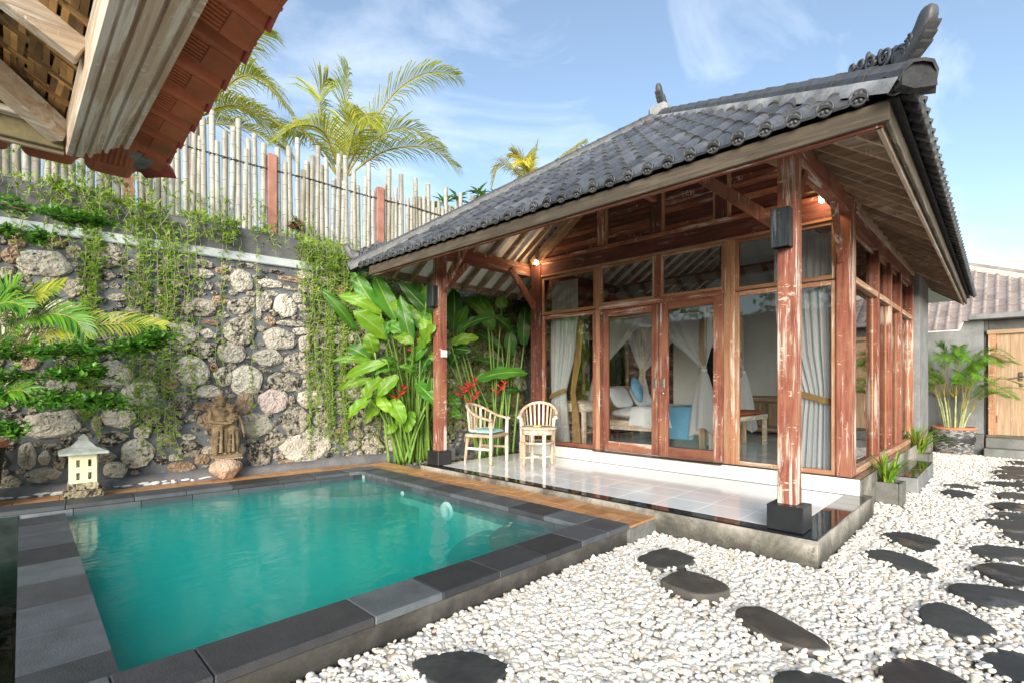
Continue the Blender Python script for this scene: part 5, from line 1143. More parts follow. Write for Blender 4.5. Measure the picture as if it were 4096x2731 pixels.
L_('table_top', MB().lathe([(0, .515), (.255, .515), (.262, .525), (.255, .54), (0, .541)], n=36), WP['X']); L_('apron', MB().lathe([(.21, .445), (.228, .445), (.228, .514), (.21, .514), (.21, .445)], n=30), WP['X'])
for k in range(4):
    a = R(45 + 90 * k); cx, cy = .215 * math.cos(a), .215 * math.sin(a); L_('leg', MB().tube([(cx, cy, .001), (cx, cy, .04), (cx, cy, .444)], [.02, .024, .026], 8), WP['Z'])
    for j in (-1, 0, 1):
        b_ = a + R(45) + j * .13; L_('spindle', MB().tube([(.222 * math.cos(b_), .222 * math.sin(b_), .345), (.222 * math.cos(b_), .222 * math.sin(b_), .446)], .007, 6), WP['Z'])
L_('ring', MB().lathe([(.205, .32), (.232, .32), (.232, .345), (.205, .345), (.205, .32)], n=30), WP['X'])
for a in (45, 135): L_('stretcher', MB().beam((.2 * math.cos(R(a)), .2 * math.sin(R(a)), .12 + (a > 90) * .001), (-.2 * math.cos(R(a)), -.2 * math.sin(R(a)), .12 + (a > 90) * .001), .022, .03 - (a > 90) * .004), WP['X'])
o = MB()
for k in range(5): a = 1.257 * k; o.ell((.03 * math.cos(a), .03 * math.sin(a), .012), (.028, .017, .008), Matrix.Rotation(a, 3, 'Z') @ Matrix.Rotation(-.35, 3, 'Y'), 8, 5)
tag(ob('frangipani_flower', o, PETAL, M=Matrix.Translation((5.20, 4.66, zt + .541))), 'yellow frangipani flower on the little round table', 'flower')
# ================================================================ foliage helpers
def leaf_quads(m, p, d, n_, L_, w, fold=.0, bend=0.0):
    """pointed leaf of two folded halves: p base, d direction, n_ face normal"""
    d = d.normalized(); s_ = d.cross(n_)
    if s_.length < 1e-5: s_ = d.cross(Vector((.3, .5, .8)))
    s_.normalize(); n_ = s_.cross(d)
    a = p; b_ = p + d * L_ * .45 + s_ * w * .5 + n_ * fold * w; c_ = p + d * L_ - n_ * bend * L_; e = p + d * L_ * .45 - s_ * w * .5 + n_ * fold * w; md = p + d * L_ * .5 - n_ * bend * L_ * .3
    m.add([a, b_, c_, e, md], [(0, 1, 4), (1, 2, 4), (0, 4, 3), (4, 2, 3)], False)
def frond(m_leaf, m_rach, pts, n, L0, w, q, droop=.35, spread=.9, r0=.012, start=.12, up=Vector((0, 0, 1))):
    """feather palm frond along pts with n leaflet pairs"""
    C = crom(pts, 10); N_ = len(C); m_rach.tube(C[::2] + ([C[-1]] if (N_ - 1) % 2 else []), [r0 * (1 - .85 * i / (len(C[::2]) + ((N_ - 1) % 2) - 1)) for i in range(len(C[::2]) + ((N_ - 1) % 2))], 5)
    for k in range(n):
        t = start + (1 - start) * (k + .5) / n; f = t * (N_ - 1); i = min(int(f), N_ - 2); p = C[i].lerp(C[i + 1], f - i); tv = (C[i + 1] - C[i]).normalized()
        sd = tv.cross(up); 
        if sd.length < .05: sd = Vector((1, -1, 0))
        sd.normalize(); nv = sd.cross(tv).normalized()
        Lk = L0 * (math.sin(math.pi * min(1, (t - start) / (1 - start) * .82 + .16)) ** .6) * q.uniform(.88, 1.08)
        for sg in (-1, 1):
            d0 = (sd * sg * spread + tv * (.55 + .7 * t) + nv * q.uniform(.05, .3)).normalized()
            d1 = (d0 + Vector((0, 0, -droop * q.uniform(.6, 1.4)))).normalized(); d2 = (d1 + Vector((0, 0, -droop * 1.5 * q.uniform(.6, 1.4)))).normalized()
            a = p; b_ = a + d0 * Lk * .35; c_ = b_ + d1 * Lk * .35; e = c_ + d2 * Lk * .3
            wv = tv.cross(d0).cross(d0); wv = (tv - d0 * tv.dot(d0)); wv = wv.normalized() if wv.length > 1e-4 else nv
            h = w * .5
            m_leaf.add([a - wv * h * .5, a + wv * h * .5, b_ + wv * h, b_ - wv * h, c_ + wv * h * .8, c_ - wv * h * .8, e], [(0, 1, 2, 3), (3, 2, 4, 5), (5, 4, 6)], False)
# ================================================================ heliconia clump
hel = [thing('heliconia_plant', 'sunlit clump of big bright green heliconia leaves left of the far porch column', 'plant', (4.75, 6.85, .08)), thing('heliconia_plant', 'shaded dark green heliconia clump behind the porch chairs', 'plant', (6.0, 6.4, .08))]
q = random.Random(8)
def heli_leaf(bp, tp, w, tone, plant):
    bp = Vector(bp); tp = Vector(tp); ax = tp - bp; L_ = ax.length; d = ax.normalized()
    view = Vector((-.71, -.70, .15)); nrm = (view - d * view.dot(d)).normalized(); nrm = (nrm + Vector((q.uniform(-.35, .35), q.uniform(-.35, .35), q.uniform(0, .5)))).normalized(); nrm = (nrm - d * nrm.dot(d)).normalized()
    sd = d.cross(nrm).normalized(); nl, nw = 14, 8; rows = []; uvs = []
    curl = q.uniform(.05, .16) * L_; fold = q.uniform(.10, .32); tw = q.uniform(-.5, .5); wav = q.uniform(.01, .03)
    for i in range(nl + 1):
        t = i / nl; prof = (math.sin(math.pi * min(1, t * .93 + .05)) ** .55) * (1 - .18 * t) if t < 1 else .02
        if t > .86: prof *= math.sqrt(max(.0, 1 - ((t - .86) / .14) ** 2)) * .9 + .05
        c_ = bp + ax * t + nrm * curl * math.sin(math.pi * t) - Vector((0, 0, 1)) * .05 * L_ * t * t * 0; row = []
        a = tw * t; s2 = sd * math.cos(a) + nrm * math.sin(a); n2 = nrm * math.cos(a) - sd * math.sin(a)
        for k in range(nw + 1):
            s_ = k / nw * 2 - 1; row.append(c_ + s2 * (w * .64 * prof * s_) + n2 * (fold * w * .5 * prof * abs(s_) + wav * math.sin(t * 17 + k) * abs(s_)))
        rows.append(row)
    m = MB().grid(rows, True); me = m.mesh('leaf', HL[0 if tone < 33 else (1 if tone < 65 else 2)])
    uvl = me.uv_layers.new(name='UVMap'); idx = np.zeros(len(me.loops), 'i'); me.loops.foreach_get('vertex_index', idx); uv = np.column_stack([(idx % (nw + 1)) / nw, (idx // (nw + 1)) / nl]).astype('f'); uvl.data.foreach_set('uv', uv.ravel())
    lf = link('leaf', me, plant)
    g = WO_BASE[plant.name]; base = Vector((g[0] + q.uniform(-.22, .28), g[1] + q.uniform(-.14, .12), .08)); base.x += (bp.x - g[0]) * .25
    mid = base.lerp(bp, .55) + Vector((0, 0, .12)); ss = MB().tube(crom([base, mid, bp], 6), [.024 - .014 * i / 12 for i in range(13)], 6); ob('stem', ss, HSTEM, plant)
    rib = [bp + ax * t + nrm * (curl * math.sin(math.pi * t) - .004) for t in lin(0, .95, 8)]; ob('midrib', MB().tube(rib, [.008 * (1 - .8 * t) for t in lin(0, 1, 8)], 5), HSTEM, lf)
WO_BASE = {hel[0].name: (4.72, 6.88), hel[1].name: (6.05, 6.35)}
for (bx, by, bz, tx, ty, tz, w, tone) in HELICONIA: heli_leaf((bx, by, bz), (tx, ty, tz), w, tone, hel[0] if bx < 4.75 else hel[1])
for k in range(26):   # pseudostems without a measured leaf
    b_ = Vector((4.45 + q.uniform(0, .75), 6.95 + q.uniform(-.22, .1), .08)); tpt = b_ + Vector((q.uniform(-.55, .2), q.uniform(-.5, .1), q.uniform(.7, 1.5))); ob('stem', MB().tube(crom([b_, b_.lerp(tpt, .5) + Vector((0, 0, .1)), tpt], 5), [.026 - .002 * i for i in range(11)], 6), HSTEM, hel[0])
for i, (fx, fy_, fz) in enumerate(((4.1, 6.37, 1.21), (5.3, 6.35, 1.23), (5.4, 6.28, 1.33), (5.85, 6.05, 1.28), (4.30, 6.24, 1.89), (5.42, 6.25, 1.12))):
    m = MB(); c_ = Vector((fx, fy_, fz)); ax = Vector((.25, -.2, .5)).normalized()
    for k in range(5):
        p = c_ + ax * (.045 * k - .08); a = (k % 2) * 2 - 1; dd = Vector((.62 * a, -.6 * a, .28 + .1 * k)).normalized(); L_ = .15 - .015 * k; m.tube([p, p + dd * L_ * .45 + Vector((0, 0, .012)), p + dd * L_ + Vector((0, 0, .03))], [.012, .014, .001], 6)
    m.tube([c_ - ax * .12, c_ + ax * .14], .007, 5); ob('flower', m, HRED, hel[0] if i in (0, 4) else hel[1])
# ================================================================ trailing vines on the wall
def vine(label, strands, density, seed, hang=.05, n_top=0, off=-.05):
    q = random.Random(seed); us = [s_[0] for s_ in strands]; u_m = sum(us) / len(us)
    t = thing('trailing_vine', label, 'vine', tuple(wp(u_m, min(s_[2] for s_ in strands), -.1)), 0, 'green vines trailing down the stone wall')
    st = MB(); lf = MB()
    for (u, z1, z0, ub) in strands:
        n = max(3, int((z1 - z0) / .16)); pts = []; o_ = q.uniform(.03, .11)
        for k in range(n + 1):
            f = k / n; pts.append(wp(u + (ub - u) * f + .03 * math.sin(f * 7 + q.uniform(-1, 1)), z1 + (z0 - z1) * f, -o_ - .015 * math.sin(f * 9) + (.22 if k == 0 else 0)))
        C = crom(pts, 4); st.tube(C, .0032, 3, False)
        L_ = (z1 - z0); nl = int(L_ / .040 * density)
        for k in range(nl):
            f = (k + q.random()) / nl * (len(C) - 1); i = min(int(f), len(C) - 2); p = C[i].lerp(C[i + 1], f - i)
            d = (WTV * q.uniform(-1, 1) - WNV * q.uniform(-.1, .5) + Vector((0, 0, q.uniform(-.5, .9)))); leaf_quads(lf, p, d, (Vector((0, 0, .5)) + WNV * -1 + Vector((q.uniform(-.6, .6), q.uniform(-.6, .6), 0))), q.uniform(.045, .085), q.uniform(.018, .030), .12, .1)
    ob('stem', st, VSTEM, t, fix=False); ob('foliage', lf, VINE, t, fix=False)
q = random.Random(21)
def strands(n, u0, u1, z1, z0, sway=.06, jz=.25): return [(u, z1 + q.uniform(-.05, .06), z0 + q.uniform(0, jz), u + q.uniform(-sway, sway)) for u in [q.uniform(u0, u1) for _ in range(n)]]
vine('thick vine strand hanging left on the wall above the lantern', strands(10, .60, .80, 3.52, .72, .06, .5) + strands(5, .4, .9, 3.5, 2.5, .1, .5), 1.25, 1)
vine('densest vine bunch on the open wall, between lantern and statue', strands(16, 1.12, 1.62, 3.45, .32, .05, 1.0) + strands(9, 1.05, 1.75, 3.45, 2.3, .1, .7), 1.0, 2)
vine('sparse vine strands just left of the densest bunch', strands(4, 1.0, 1.2, 3.4, .75, .06, .6), .8, 3)
vine('slim vine pair above the statue', strands(3, 1.68, 1.78, 3.45, 1.0, .04, .4) + strands(2, 1.98, 2.08, 3.45, 1.15, .05, .2), .75, 4)
vine('single thin vine hanging to the right of the statue', [(2.41, 3.45, .55, 2.40), (2.24, 3.42, 2.9, 2.25)], .8, 5)
vine('broad vine curtain left of the heliconia clump', strands(34, 3.12, 3.85, 3.5, .3, .08, .9) + strands(12, 2.95, 3.9, 3.5, 2.2, .15, .9), 1.15, 6)
vine('loose vine tips over the upper left corner of the wall', strands(14, -.3, .6, 3.55, 2.4, .1, .8), .8, 7)
vine('shaded vine curtain behind the heliconias and chairs', strands(95, 3.9, 7.4, 3.3, .3, .08, .6), 1.0, 8)
# leafy crest along the parapet, growing up the bamboo
crest = [('leafy vine mound creeping over the parapet at far left', -.8, .5, 360), ('leafy vine mound over the parapet above the lantern', .35, 1.25, 620), ('leafy vine mound over the parapet below the red post', 1.2, 2.25, 620), ('thin vine fringe along the parapet in the middle', 2.2, 3.1, 260), ('leafy vine mound where the parapet drops beside the roof', 3.0, 4.3, 760)]
for i, (lab, u0, u1, n) in enumerate(crest):
    qq = random.Random(60 + i); t = thing('creeping_vine', lab, 'vine', tuple(wp((u0 + u1) / 2, 3.45, .1)), 0, 'vines creeping along the parapet'); lf = MB(); st = MB()
    for k in range(n // 9):
        u = qq.uniform(u0, u1); z = para_top(u) + .01; up_ = qq.random() < .3; pts = [wp(u, z, qq.uniform(.0, .2))]
        for j in range(4): pts.append(pts[-1] + WTV * qq.uniform(-.08, .08) + WNV * (qq.uniform(-.12, -.02) if not up_ else qq.uniform(-.01, .04)) + Vector((0, 0, (qq.uniform(.05, .16) if up_ else (.05 if j == 0 else qq.uniform(-.16, .0))))))
        C = crom(pts, 4); st.tube(C, .003, 3, False)
        for j in range(15):
            p = qq.choice(C); d = WTV * qq.uniform(-1, 1) - WNV * qq.uniform(-.2, 1) + Vector((0, 0, qq.uniform(-.3, 1))); leaf_quads(lf, p, d, Vector((qq.uniform(-.5, .5), -.6, 1)), qq.uniform(.05, .09), qq.uniform(.02, .032), .12, .1)
    ob('stem', st, VSTEM, t, fix=False); ob('foliage', lf, VINE, t, fix=False)
ct = thing('croton_plant', 'small red and green croton growing in front of the bamboo', 'plant', tuple(wp(3.02, 3.42, .2))); lf = MB(); qq = random.Random(9)
for k in range(60):
    a = qq.uniform(0, 6.28); d = Vector((math.cos(a), math.sin(a), qq.uniform(.1, 1.2))); leaf_quads(lf, wp(3.02, 3.60, .2) + Vector((0, 0, qq.uniform(0, .14))), d, Vector((0, 0, 1)), qq.uniform(.1, .17), .022, .15, .25)
ob('foliage', lf, CROTON, ct, fix=False); ob('stem', MB().tube([wp(3.02, 3.4, .2), wp(3.02, 3.76, .2)], .008, 5), BARK, ct)
# ================================================================ shrub in slate pot, left edge
sp = thing('slate_pot', 'tall tapered pot clad in black slate chips at the left edge', 'pot', (-.25, 7.1, .147))
def pot_chips(parent, r0, r1, h, n_rows, mat, seed, nper):
    qq = random.Random(seed); m = MB()
    for j in range(n_rows):
        f = (j + .5) / n_rows; r_ = r0 + (r1 - r0) * f ** .8; z = h * f
        for k in range(nper):
            a = 2 * math.pi * (k + .5 * (j % 2) + qq.uniform(-.15, .15)) / nper; M = frame((r_ * math.cos(a), r_ * math.sin(a), z), (-math.sin(a), math.cos(a), 0), (math.cos(a), math.sin(a), 0), (0, 0, 1)) @ Matrix.Rotation(qq.uniform(-.2, .2), 4, 'Y')
            m.cbox(-math.pi * r_ / nper * 1.1, math.pi * r_ / nper * 1.0, -.006, qq.uniform(.004, .012), -h / n_rows * .42, h / n_rows * .42, .003, M)
    return tag(ob('slate_cladding', m, mat, parent, local=True), kind='stuff')
ob('pot_body', MB().lathe([(.18, 0), (.20, .03), (.255, .60), (.24, .60), (.22, .45), (0, .45)], n=28), POTST, sp, local=True); pot_chips(sp, .185, .255, .58, 34, POTST, 5, 40)
ob('rim', MB().lathe([(.262, .585), (.285, .60), (.285, .645), (.245, .65), (.245, .585)], n=30), TERRC, sp, local=True); ob('foot', MB().lathe([(.185, .0), (.20, .0), (.205, .03), (.19, .035)], n=28), TERRC, sp, local=True)
ob('soil', MB().lathe([(0, .6), (.245, .6)], n=24), SOIL, sp, local=True)
sh = thing('shrub', 'layered green shrub with small round leaves growing from the slate pot', 'shrub', (-.25, 7.08, .75)); lf = MB(); st = MB(); qq = random.Random(31)
trunk = crom([(-.25, 7.08, .72), (-.30, 7.02, 1.3), (-.26, 7.0, 2.2), (-.3, 7.0, 3.05)], 6); st.tube(trunk, [.035 - .001 * i for i in range(len(trunk))], 7)
LAY = [((-.45, 7.05, 3.12), (.27, 6.54, 2.97), (.62, 6.22, 2.87), 15, .10), ((-.45, 7.0, 1.62), (.55, 6.26, 1.64), (1.08, 5.76, 1.77), 30, .13), ((-.4, 7.0, 1.40), (.3, 6.5, 1.42), (.62, 6.2, 1.45), 16, .12), ((-.45, 7.0, 1.26), (.37, 6.46, 1.18), (.76, 6.1, 1.15), 24, .11), ((-.4, 6.9, .98), (-.05, 6.75, .93), (.06, 6.66, .88), 8, .10), ((-.5, 7.1, 2.9), (.0, 6.8, 2.78), (.3, 6.55, 2.72), 10, .08)]
for a, b_, c_, nb, sprd in LAY:
    C = crom([a, b_, c_], 10); st.tube([trunk[min(len(trunk) - 1, max(0, int((a[2] - .72) / 2.33 * len(trunk))))]] + C, [.012] + [.011 - .0004 * i for i in range(len(C))], 5)
    for k in range(nb * 4):
        f = qq.uniform(.0, 1.0); p = C[int(f * (len(C) - 1))]; tv = (C[-1] - C[0]).normalized(); sd = Vector((tv.y, -tv.x, 0)); e = p + tv * qq.uniform(-.02, .16) + sd * qq.uniform(-1, 1) * (.20 + .06 * (1 - f)) + Vector((0, 0, qq.uniform(-.6, 1.0) * sprd)); st.tube([p, p.lerp(e, .5) + Vector((0, 0, .02)), e], .0035, 3, False)
        for j in range(21):
            g_ = p.lerp(e, qq.uniform(.2, 1.05)); d = Vector((qq.uniform(-1, 1), qq.uniform(-1, 1), qq.uniform(-.2, .8))); g_ = g_ + Vector((qq.uniform(-.035, .035), qq.uniform(-.035, .035), qq.uniform(-.03, .03)))
            leaf_quads(lf, g_, d, Vector((qq.uniform(-.4, .4), qq.uniform(-.7, .2), 1)), qq.uniform(.045, .07), qq.uniform(.032, .046), .1, .05)
ob('branches', st, BARK, sh, fix=False); ob('foliage', lf, SHRUB, sh, fix=False)
# ================================================================ areca fronds at left edge
ap = thing('areca_palm', 'yellowing areca palm whose arching fronds reach in from the left edge', 'palm', (-.8, 6.9, .15)); lf = MB(); st = MB(); ly = MB(); qq = random.Random(33)
for k in range(5): st.tube(crom([(-.8 + .1 * k, 6.9 - .05 * k, .15), (-.78 + .1 * k, 6.85, .9), (-.6 + .1 * k, 6.8, 1.4)], 5), .02, 6)
for pts, n, L0, tgt in (([(-.5, 7.0, 1.25), (-.03, 6.85, 1.74), (.12, 6.70, 1.95), (.30, 6.52, 2.02), (.47, 6.34, 1.97), (.56, 6.25, 1.80)], 46, .26, lf), ([(-.4, 7.0, 1.4), (.05, 6.92, 1.69), (.31, 6.65, 1.86), (.52, 6.43, 1.91), (.85, 6.1, 1.94), (1.1, 5.86, 1.92)], 52, .27, ly), ([(-.5, 7.0, 1.5), (-.03, 6.85, 1.98), (.10, 6.72, 2.14), (.24, 6.57, 2.21), (.39, 6.42, 2.30)], 36, .24, ly), ([(-.5, 7.0, 1.6), (-.05, 6.72, 2.05), (.03, 6.65, 2.2), (.08, 6.6, 2.26)], 26, .22, lf), ([(-.6, 7.0, 1.3), (-.2, 6.8, 1.9), (.0, 6.6, 2.1), (.15, 6.45, 2.05)], 36, .24, lf), ([(-.55, 6.9, .9), (-.1, 6.75, 1.2), (.1, 6.6, 1.3), (.2, 6.5, 1.2)], 30, .2, lf)):
    frond(tgt, st, pts, n, L0 * 1.2, .019, qq, .22, .8, .009, .12, Vector((-.55, -.55, .5)))
ob('stems', st, RACH, ap, fix=False); ob('fronds', lf, ARECA, ap, fix=False); ob('yellow_fronds', ly, ARECAY, ap, fix=False)
# ================================================================ coconut palms behind the fence
def coco(name_lab, c_, zb, fronds, n, L0, mat, seed, w=.045):
    qq = random.Random(seed); t = thing('coconut_palm', name_lab, 'palm', (c_[0], c_[1], zb)); lf = MB(); st = MB()
    tr = crom([(c_[0] - .3, c_[1] + .3, zb), (c_[0] - .1, c_[1] + .1, (zb + c_[2]) / 2), c_], 8); ob('trunk', MB().tube(tr, [.16 - .004 * i for i in range(len(tr))], 10), TRUNK, t)
    for f in fronds: frond(lf, st, f, n, L0, w, qq, .42, .85, .028, .14)
    ob('rachises', st, RACH, t, fix=False); ob('fronds', lf, mat, t, fix=False)
FA = [[(5.45,10.84,6.1),(5.48,10.81,7.34),(5.54,10.75,8.55)],[(5.47,10.82,6.1),(5.78,10.5,6.94),(6.27,10.01,7.98),(6.8,9.48,8.45),(7.30,8.97,8.40)],[(5.54,10.75,6.1),(6.1,10.18,6.65),(6.8,9.48,6.75),(7.30,8.97,6.3)],[(5.36,10.93,6.1),(4.84,11.46,7.1),(4.35,11.95,8.0),(3.94,12.37,8.7),(3.72,12.6,9.3)],[(5.5,10.8,6.1),(5.89,10.4,6.84),(6.45,9.83,7.2),(7.08,9.2,6.74)],[(5.43,10.86,6.1),(5.15,11.14,7.2),(5.08,11.21,7.9),(5.2,11.1,8.3)],[(5.4,10.8,6.1),(4.9,10.6,6.8),(4.3,10.5,6.7),(3.8,10.5,6.2)],[(5.45,10.8,6.1),(5.4,10.2,6.9),(5.3,9.6,7.0),(5.2,9.2,6.6)],[(5.4,10.9,6.1),(6.0,11.3,7.2),(6.5,11.6,7.6)],[(5.4,10.9,6.1),(5.0,11.4,7.0),(4.6,11.9,7.2)]]
coco('tall coconut palm with arching fronds above the middle of the fence', (5.45, 10.84, 6.15), -.9, FA, 60, .95, COCO, 71, .028)
FB = [[(2.82,12.07,6.9),(3.27,11.62,7.15),(3.78,11.1,7.0),(4.35,10.52,6.4)],[(2.82,12.07,6.9),(3.14,11.75,7.8),(3.52,11.36,8.5),(3.84,11.04,8.75)],[(2.82,12.07,6.9),(3.4,11.49,7.7),(3.78,11.1,7.7),(4.1,10.78,7.2)],[(2.82,12.07,6.8),(3.52,11.36,6.7),(4.16,10.72,6.2)],[(2.82,12.07,6.9),(3.0,12.2,7.9),(3.3,12.4,8.9),(3.7,12.5,9.5)],[(2.8,12.0,6.9),(2.6,11.4,7.4),(2.7,10.8,7.2)],[(2.82,12.07,6.9),(3.6,12.0,7.4),(4.2,11.8,7.1),(4.6,11.6,6.5)]]
coco('coconut palm behind the red clay eave, left of the other palm', (2.82, 12.07, 6.9), -.9, FB, 60, .95, COCO, 72, .028)
FC = [[(10.28,9.52,6.8),(10.36,9.43,7.43),(10.45,9.35,8.0)],[(10.28,9.52,6.85),(10.66,9.13,7.31),(11.0,8.79,7.67),(11.4,8.4,8.1)],[(10.24,9.56,6.8),(10.07,9.73,7.18),(9.72,10.08,7.45),(9.55,10.25,6.8)],[(10.32,9.47,6.8),(9.89,9.9,6.75),(9.38,10.42,6.3)],[(10.32,9.47,6.9),(10.15,9.65,7.55),(9.98,9.82,7.75)],[(10.3,9.5,6.8),(10.0,9.4,7.4),(9.8,9.3,7.3)],[(10.3,9.5,6.8),(10.6,9.5,7.2),(10.9,9.5,6.9)]]
coco('small yellow palm top showing behind the villa roof', (10.3, 9.5, 6.8), -.9, FC, 46, .62, COCOY, 73, .032)
def plumeria(lab, loc, seed, tips):
    qq = random.Random(seed); t = thing('plumeria_tree', lab, 'tree', (loc[0], loc[1], -.9)); st = MB(); lf = MB(); ft = Vector((loc[0], loc[1], -.9)); cr_ = Vector((loc[0], loc[1], 4.2)); st.tube([ft, ft.lerp(cr_, .5) + Vector((.1, 0, 0)), cr_], [.12, .1, .07], 8)
    for e in tips:
        e = Vector(e); st.tube(crom([cr_, cr_.lerp(e, .6) + Vector((0, 0, -.1)), e], 5), [.05 - .003 * i for i in range(11)], 6)
        for k in range(15):
            a = 2.4 * k; d = Vector((math.cos(a), math.sin(a), qq.uniform(-.1, 1.0))); leaf_quads(lf, e - Vector((0, 0, .004 * k)), d, Vector((0, 0, 1)), qq.uniform(.22, .36), .085, .1, .2)
    ob('trunk', st, TRUNK, t, fix=False); ob('crown', lf, PLUM, t, fix=False)
plumeria('plumeria tree with broad leaf clusters behind the right end of the fence', (7.1, 8.9, 0), 5, [(6.78, 8.78, 5.3), (7.0, 8.6, 5.42), (7.22, 8.4, 5.28), (7.4, 8.25, 5.45), (7.6, 8.6, 5.7), (6.6, 9.0, 5.2), (7.9, 8.3, 5.6)])
# ================================================================ strap-leaf planters
def strap_plant(lab, loc, n, seed, hmax, spread):
    qq = random.Random(seed); t = thing('strap_leaf_plant', lab, 'plant', loc); lf = MB(); br = MB(); B_ = Vector(loc)
    for k in range(n):
        a = qq.uniform(0, 6.28); L_ = hmax * qq.uniform(.55, 1.05); out_ = spread * qq.uniform(.2, 1.0); b0 = B_ + Vector((.05 * math.cos(a), .05 * math.sin(a), 0)) + Vector((qq.uniform(-.04, .04), qq.uniform(-.04, .04), 0)); dv = Vector((math.cos(a), math.sin(a), 0)); sd = Vector((-math.sin(a), math.cos(a), 0)); P = []
        for i in range(8):
            f = i / 7; w = .013 * (math.sin(math.pi * (f * .8 + .18)) ** .8) * (1 if f < 1 else .1); c_ = b0 + dv * out_ * f ** 1.6 + Vector((0, 0, L_ * (f - .42 * out_ / spread * f ** 2.6))); P.append([c_ - sd * w, c_ - Vector((0, 0, .004)), c_ + sd * w])
        (br if qq.random() < .1 else lf).grid(P, True)
    ob('leaves', lf, GRASS, t, fix=False); 
    if br.v: ob('withered_leaves', br, BROWNLEAF, t, fix=False)
def planter(lab, x0, y0, w, h):
    t = thing('planter', lab, 'planter', (x0 + w / 2, y0 + w / 2, 0)); s_ = w / 2; k = .035
    ob('planter_box', MB().cbox(-s_, s_, -s_, -s_ + k, 0, h, .008).cbox(-s_, s_, s_ - k, s_, 0, h, .008).cbox(-s_, -s_ + k, -s_ + k, s_ - k, .002, h - .001, .006).cbox(s_ - k, s_, -s_ + k, s_ - k, .002, h - .001, .006).cbox(-s_ + k, s_ - k, -s_ + k, s_ - k, .0, .05, .002), PLANT, t, local=True)
    ob('soil', MB().cbox(-s_ + k, s_ - k, -s_ + k, s_ - k, .05, h - .03, .002), SOIL, t, local=True)
planter('square grey stone planter nearer the terrace', 6.955, .85, .31, .25); planter('square grey stone planter farther back, beside the side step', 10.42, .91, .36, .23)
strap_plant('strap-leaved grass plant in the nearer stone planter', (7.11, 1.0, .22), 46, 3, .46, .34); strap_plant('strap-leaved grass plant in the farther stone planter', (10.60, 1.09, .2), 85, 4, .62, .50)
# ================================================================ big pot with areca palm on the right
bp_ = thing('round_pot', 'big round pot clad in grey slate chips with terracotta rim', 'pot', (13.0, .79, 0))
ob('pot_body', MB().lathe([(.22, 0), (.27, .03), (.325, .3), (.33, .46), (.30, .46), (.28, .4), (0, .4)], n=32), POTST, bp_, local=True); pot_chips(bp_, .262, .332, .48, 23, POTGR, 6, 34)
ob('rim', MB().lathe([(.325, .478), (.342, .485), (.342, .525), (.30, .53), (.30, .478)], n=32), TERRC, bp_, local=True); ob('foot', MB().lathe([(.235, 0), (.27, 0), (.28, .035), (.24, .04)], n=28), TERRC, bp_, local=True); ob('soil', MB().lathe([(0, .47), (.3, .47)], n=24), SOIL, bp_, local=True)
ar = thing('areca_palm', 'bushy green areca palm growing from the big round pot', 'palm', (13.0, .79, .47)); lf = MB(); st = MB(); cn = MB(); qq = random.Random(44)
for k in range(12):
    a = 2 * math.pi * k / 12 + qq.uniform(-.2, .2); b0 = Vector((13.0 + .13 * math.cos(a), .79 + .13 * math.sin(a), .46)); tp = b0 + Vector((.10 * math.cos(a), .12 * math.sin(a), qq.uniform(.35, .75))); pts = crom([b0, b0.lerp(tp, .5) + Vector((0, 0, .05)), tp], 8); cn.tube(pts, [.021 + .004 * (i % 4 == 0) - .0006 * i for i in range(len(pts))], 7)
    for j in range(4):
        b_ = a + qq.uniform(-.9, .9); L_ = qq.uniform(.45, .85); h = qq.uniform(.25, .95); dr = Vector((math.cos(b_), math.sin(b_), 0)); f1 = tp + dr * .22 * L_ + Vector((0, 0, h * .62)); f2 = tp + dr * .62 * L_ + Vector((0, 0, h)); f3 = tp + dr * 1.05 * L_ + Vector((0, 0, h * .82)); frond(lf, st, [tp, f1, f2, f3], 30, .21, .012, qq, .12, .75, .006, .34)
for tpt in ((12.9, .95, 2.05), (12.85, .35, 1.95), (12.8, .1, 1.75), (12.9, 1.2, 1.6), (12.75, .1, 1.25), (12.7, 1.15, 1.2)):
    b0 = Vector((13.0, .79, 1.1)); e = Vector(tpt); frond(lf, st, [b0, b0.lerp(e, .5) + Vector((0, 0, .22)), e, e + (e - b0) * .25 + Vector((0, 0, -.2))], 40, .23, .012, qq, .12, .75, .007, .3)
ob('canes', cn, ASTEM, ar, fix=False); ob('rachises', st, RACH, ar, fix=False); ob('fronds', lf, ARECA, ar, fix=False)
# ================================================================ stone lantern
ln = thing('stone_lantern', 'cream house-shaped garden lantern with grey pyramid roof by the pool', 'lantern', (.60, 7.06, .1465), R(-2 + 0))
L_ = lambda n_, m, mat, p=None: ob(n_, m, mat, p or ln, local=True)
L_('base', MB().cbox(-.165, .165, -.14, .14, 0, .085, .008), LBASE); L_('base_step', MB().cbox(-.125, .125, -.115, .115, .086, .165, .008), LBASE)
w = .105; bd = MB(); z0, z1 = .166, .47; zs = [(.20, .275), (.335, .41)]; xs_ = [(-.062, -.033), (.033, .062)]
def wallplate(axis, s_):
    # wall with four small openings
    X_ = sorted(set([-w, w] + [v for a in xs_ for v in a])); Z_ = sorted(set([z0, z1] + [v for a in zs for v in a]))
    for i in range(len(X_) - 1):
        for j in range(len(Z_) - 1):
            xm, zm = (X_[i] + X_[i + 1]) / 2, (Z_[j] + Z_[j + 1]) / 2
            if any(a < xm < b_ for a, b_ in xs_) and any(a < zm < b_ for a, b_ in zs): continue
            if axis == 'y': bd.cbox(X_[i], X_[i + 1], s_ * w - .012, s_ * w + .012, Z_[j], Z_[j + 1], .0006)
            else: 
                if abs(xm) < w - .012 or True: bd.cbox(s_ * w - .012, s_ * w + .012, max(X_[i], -w + .0125), min(X_[i + 1], w - .0125), Z_[j], Z_[j + 1], .0006)
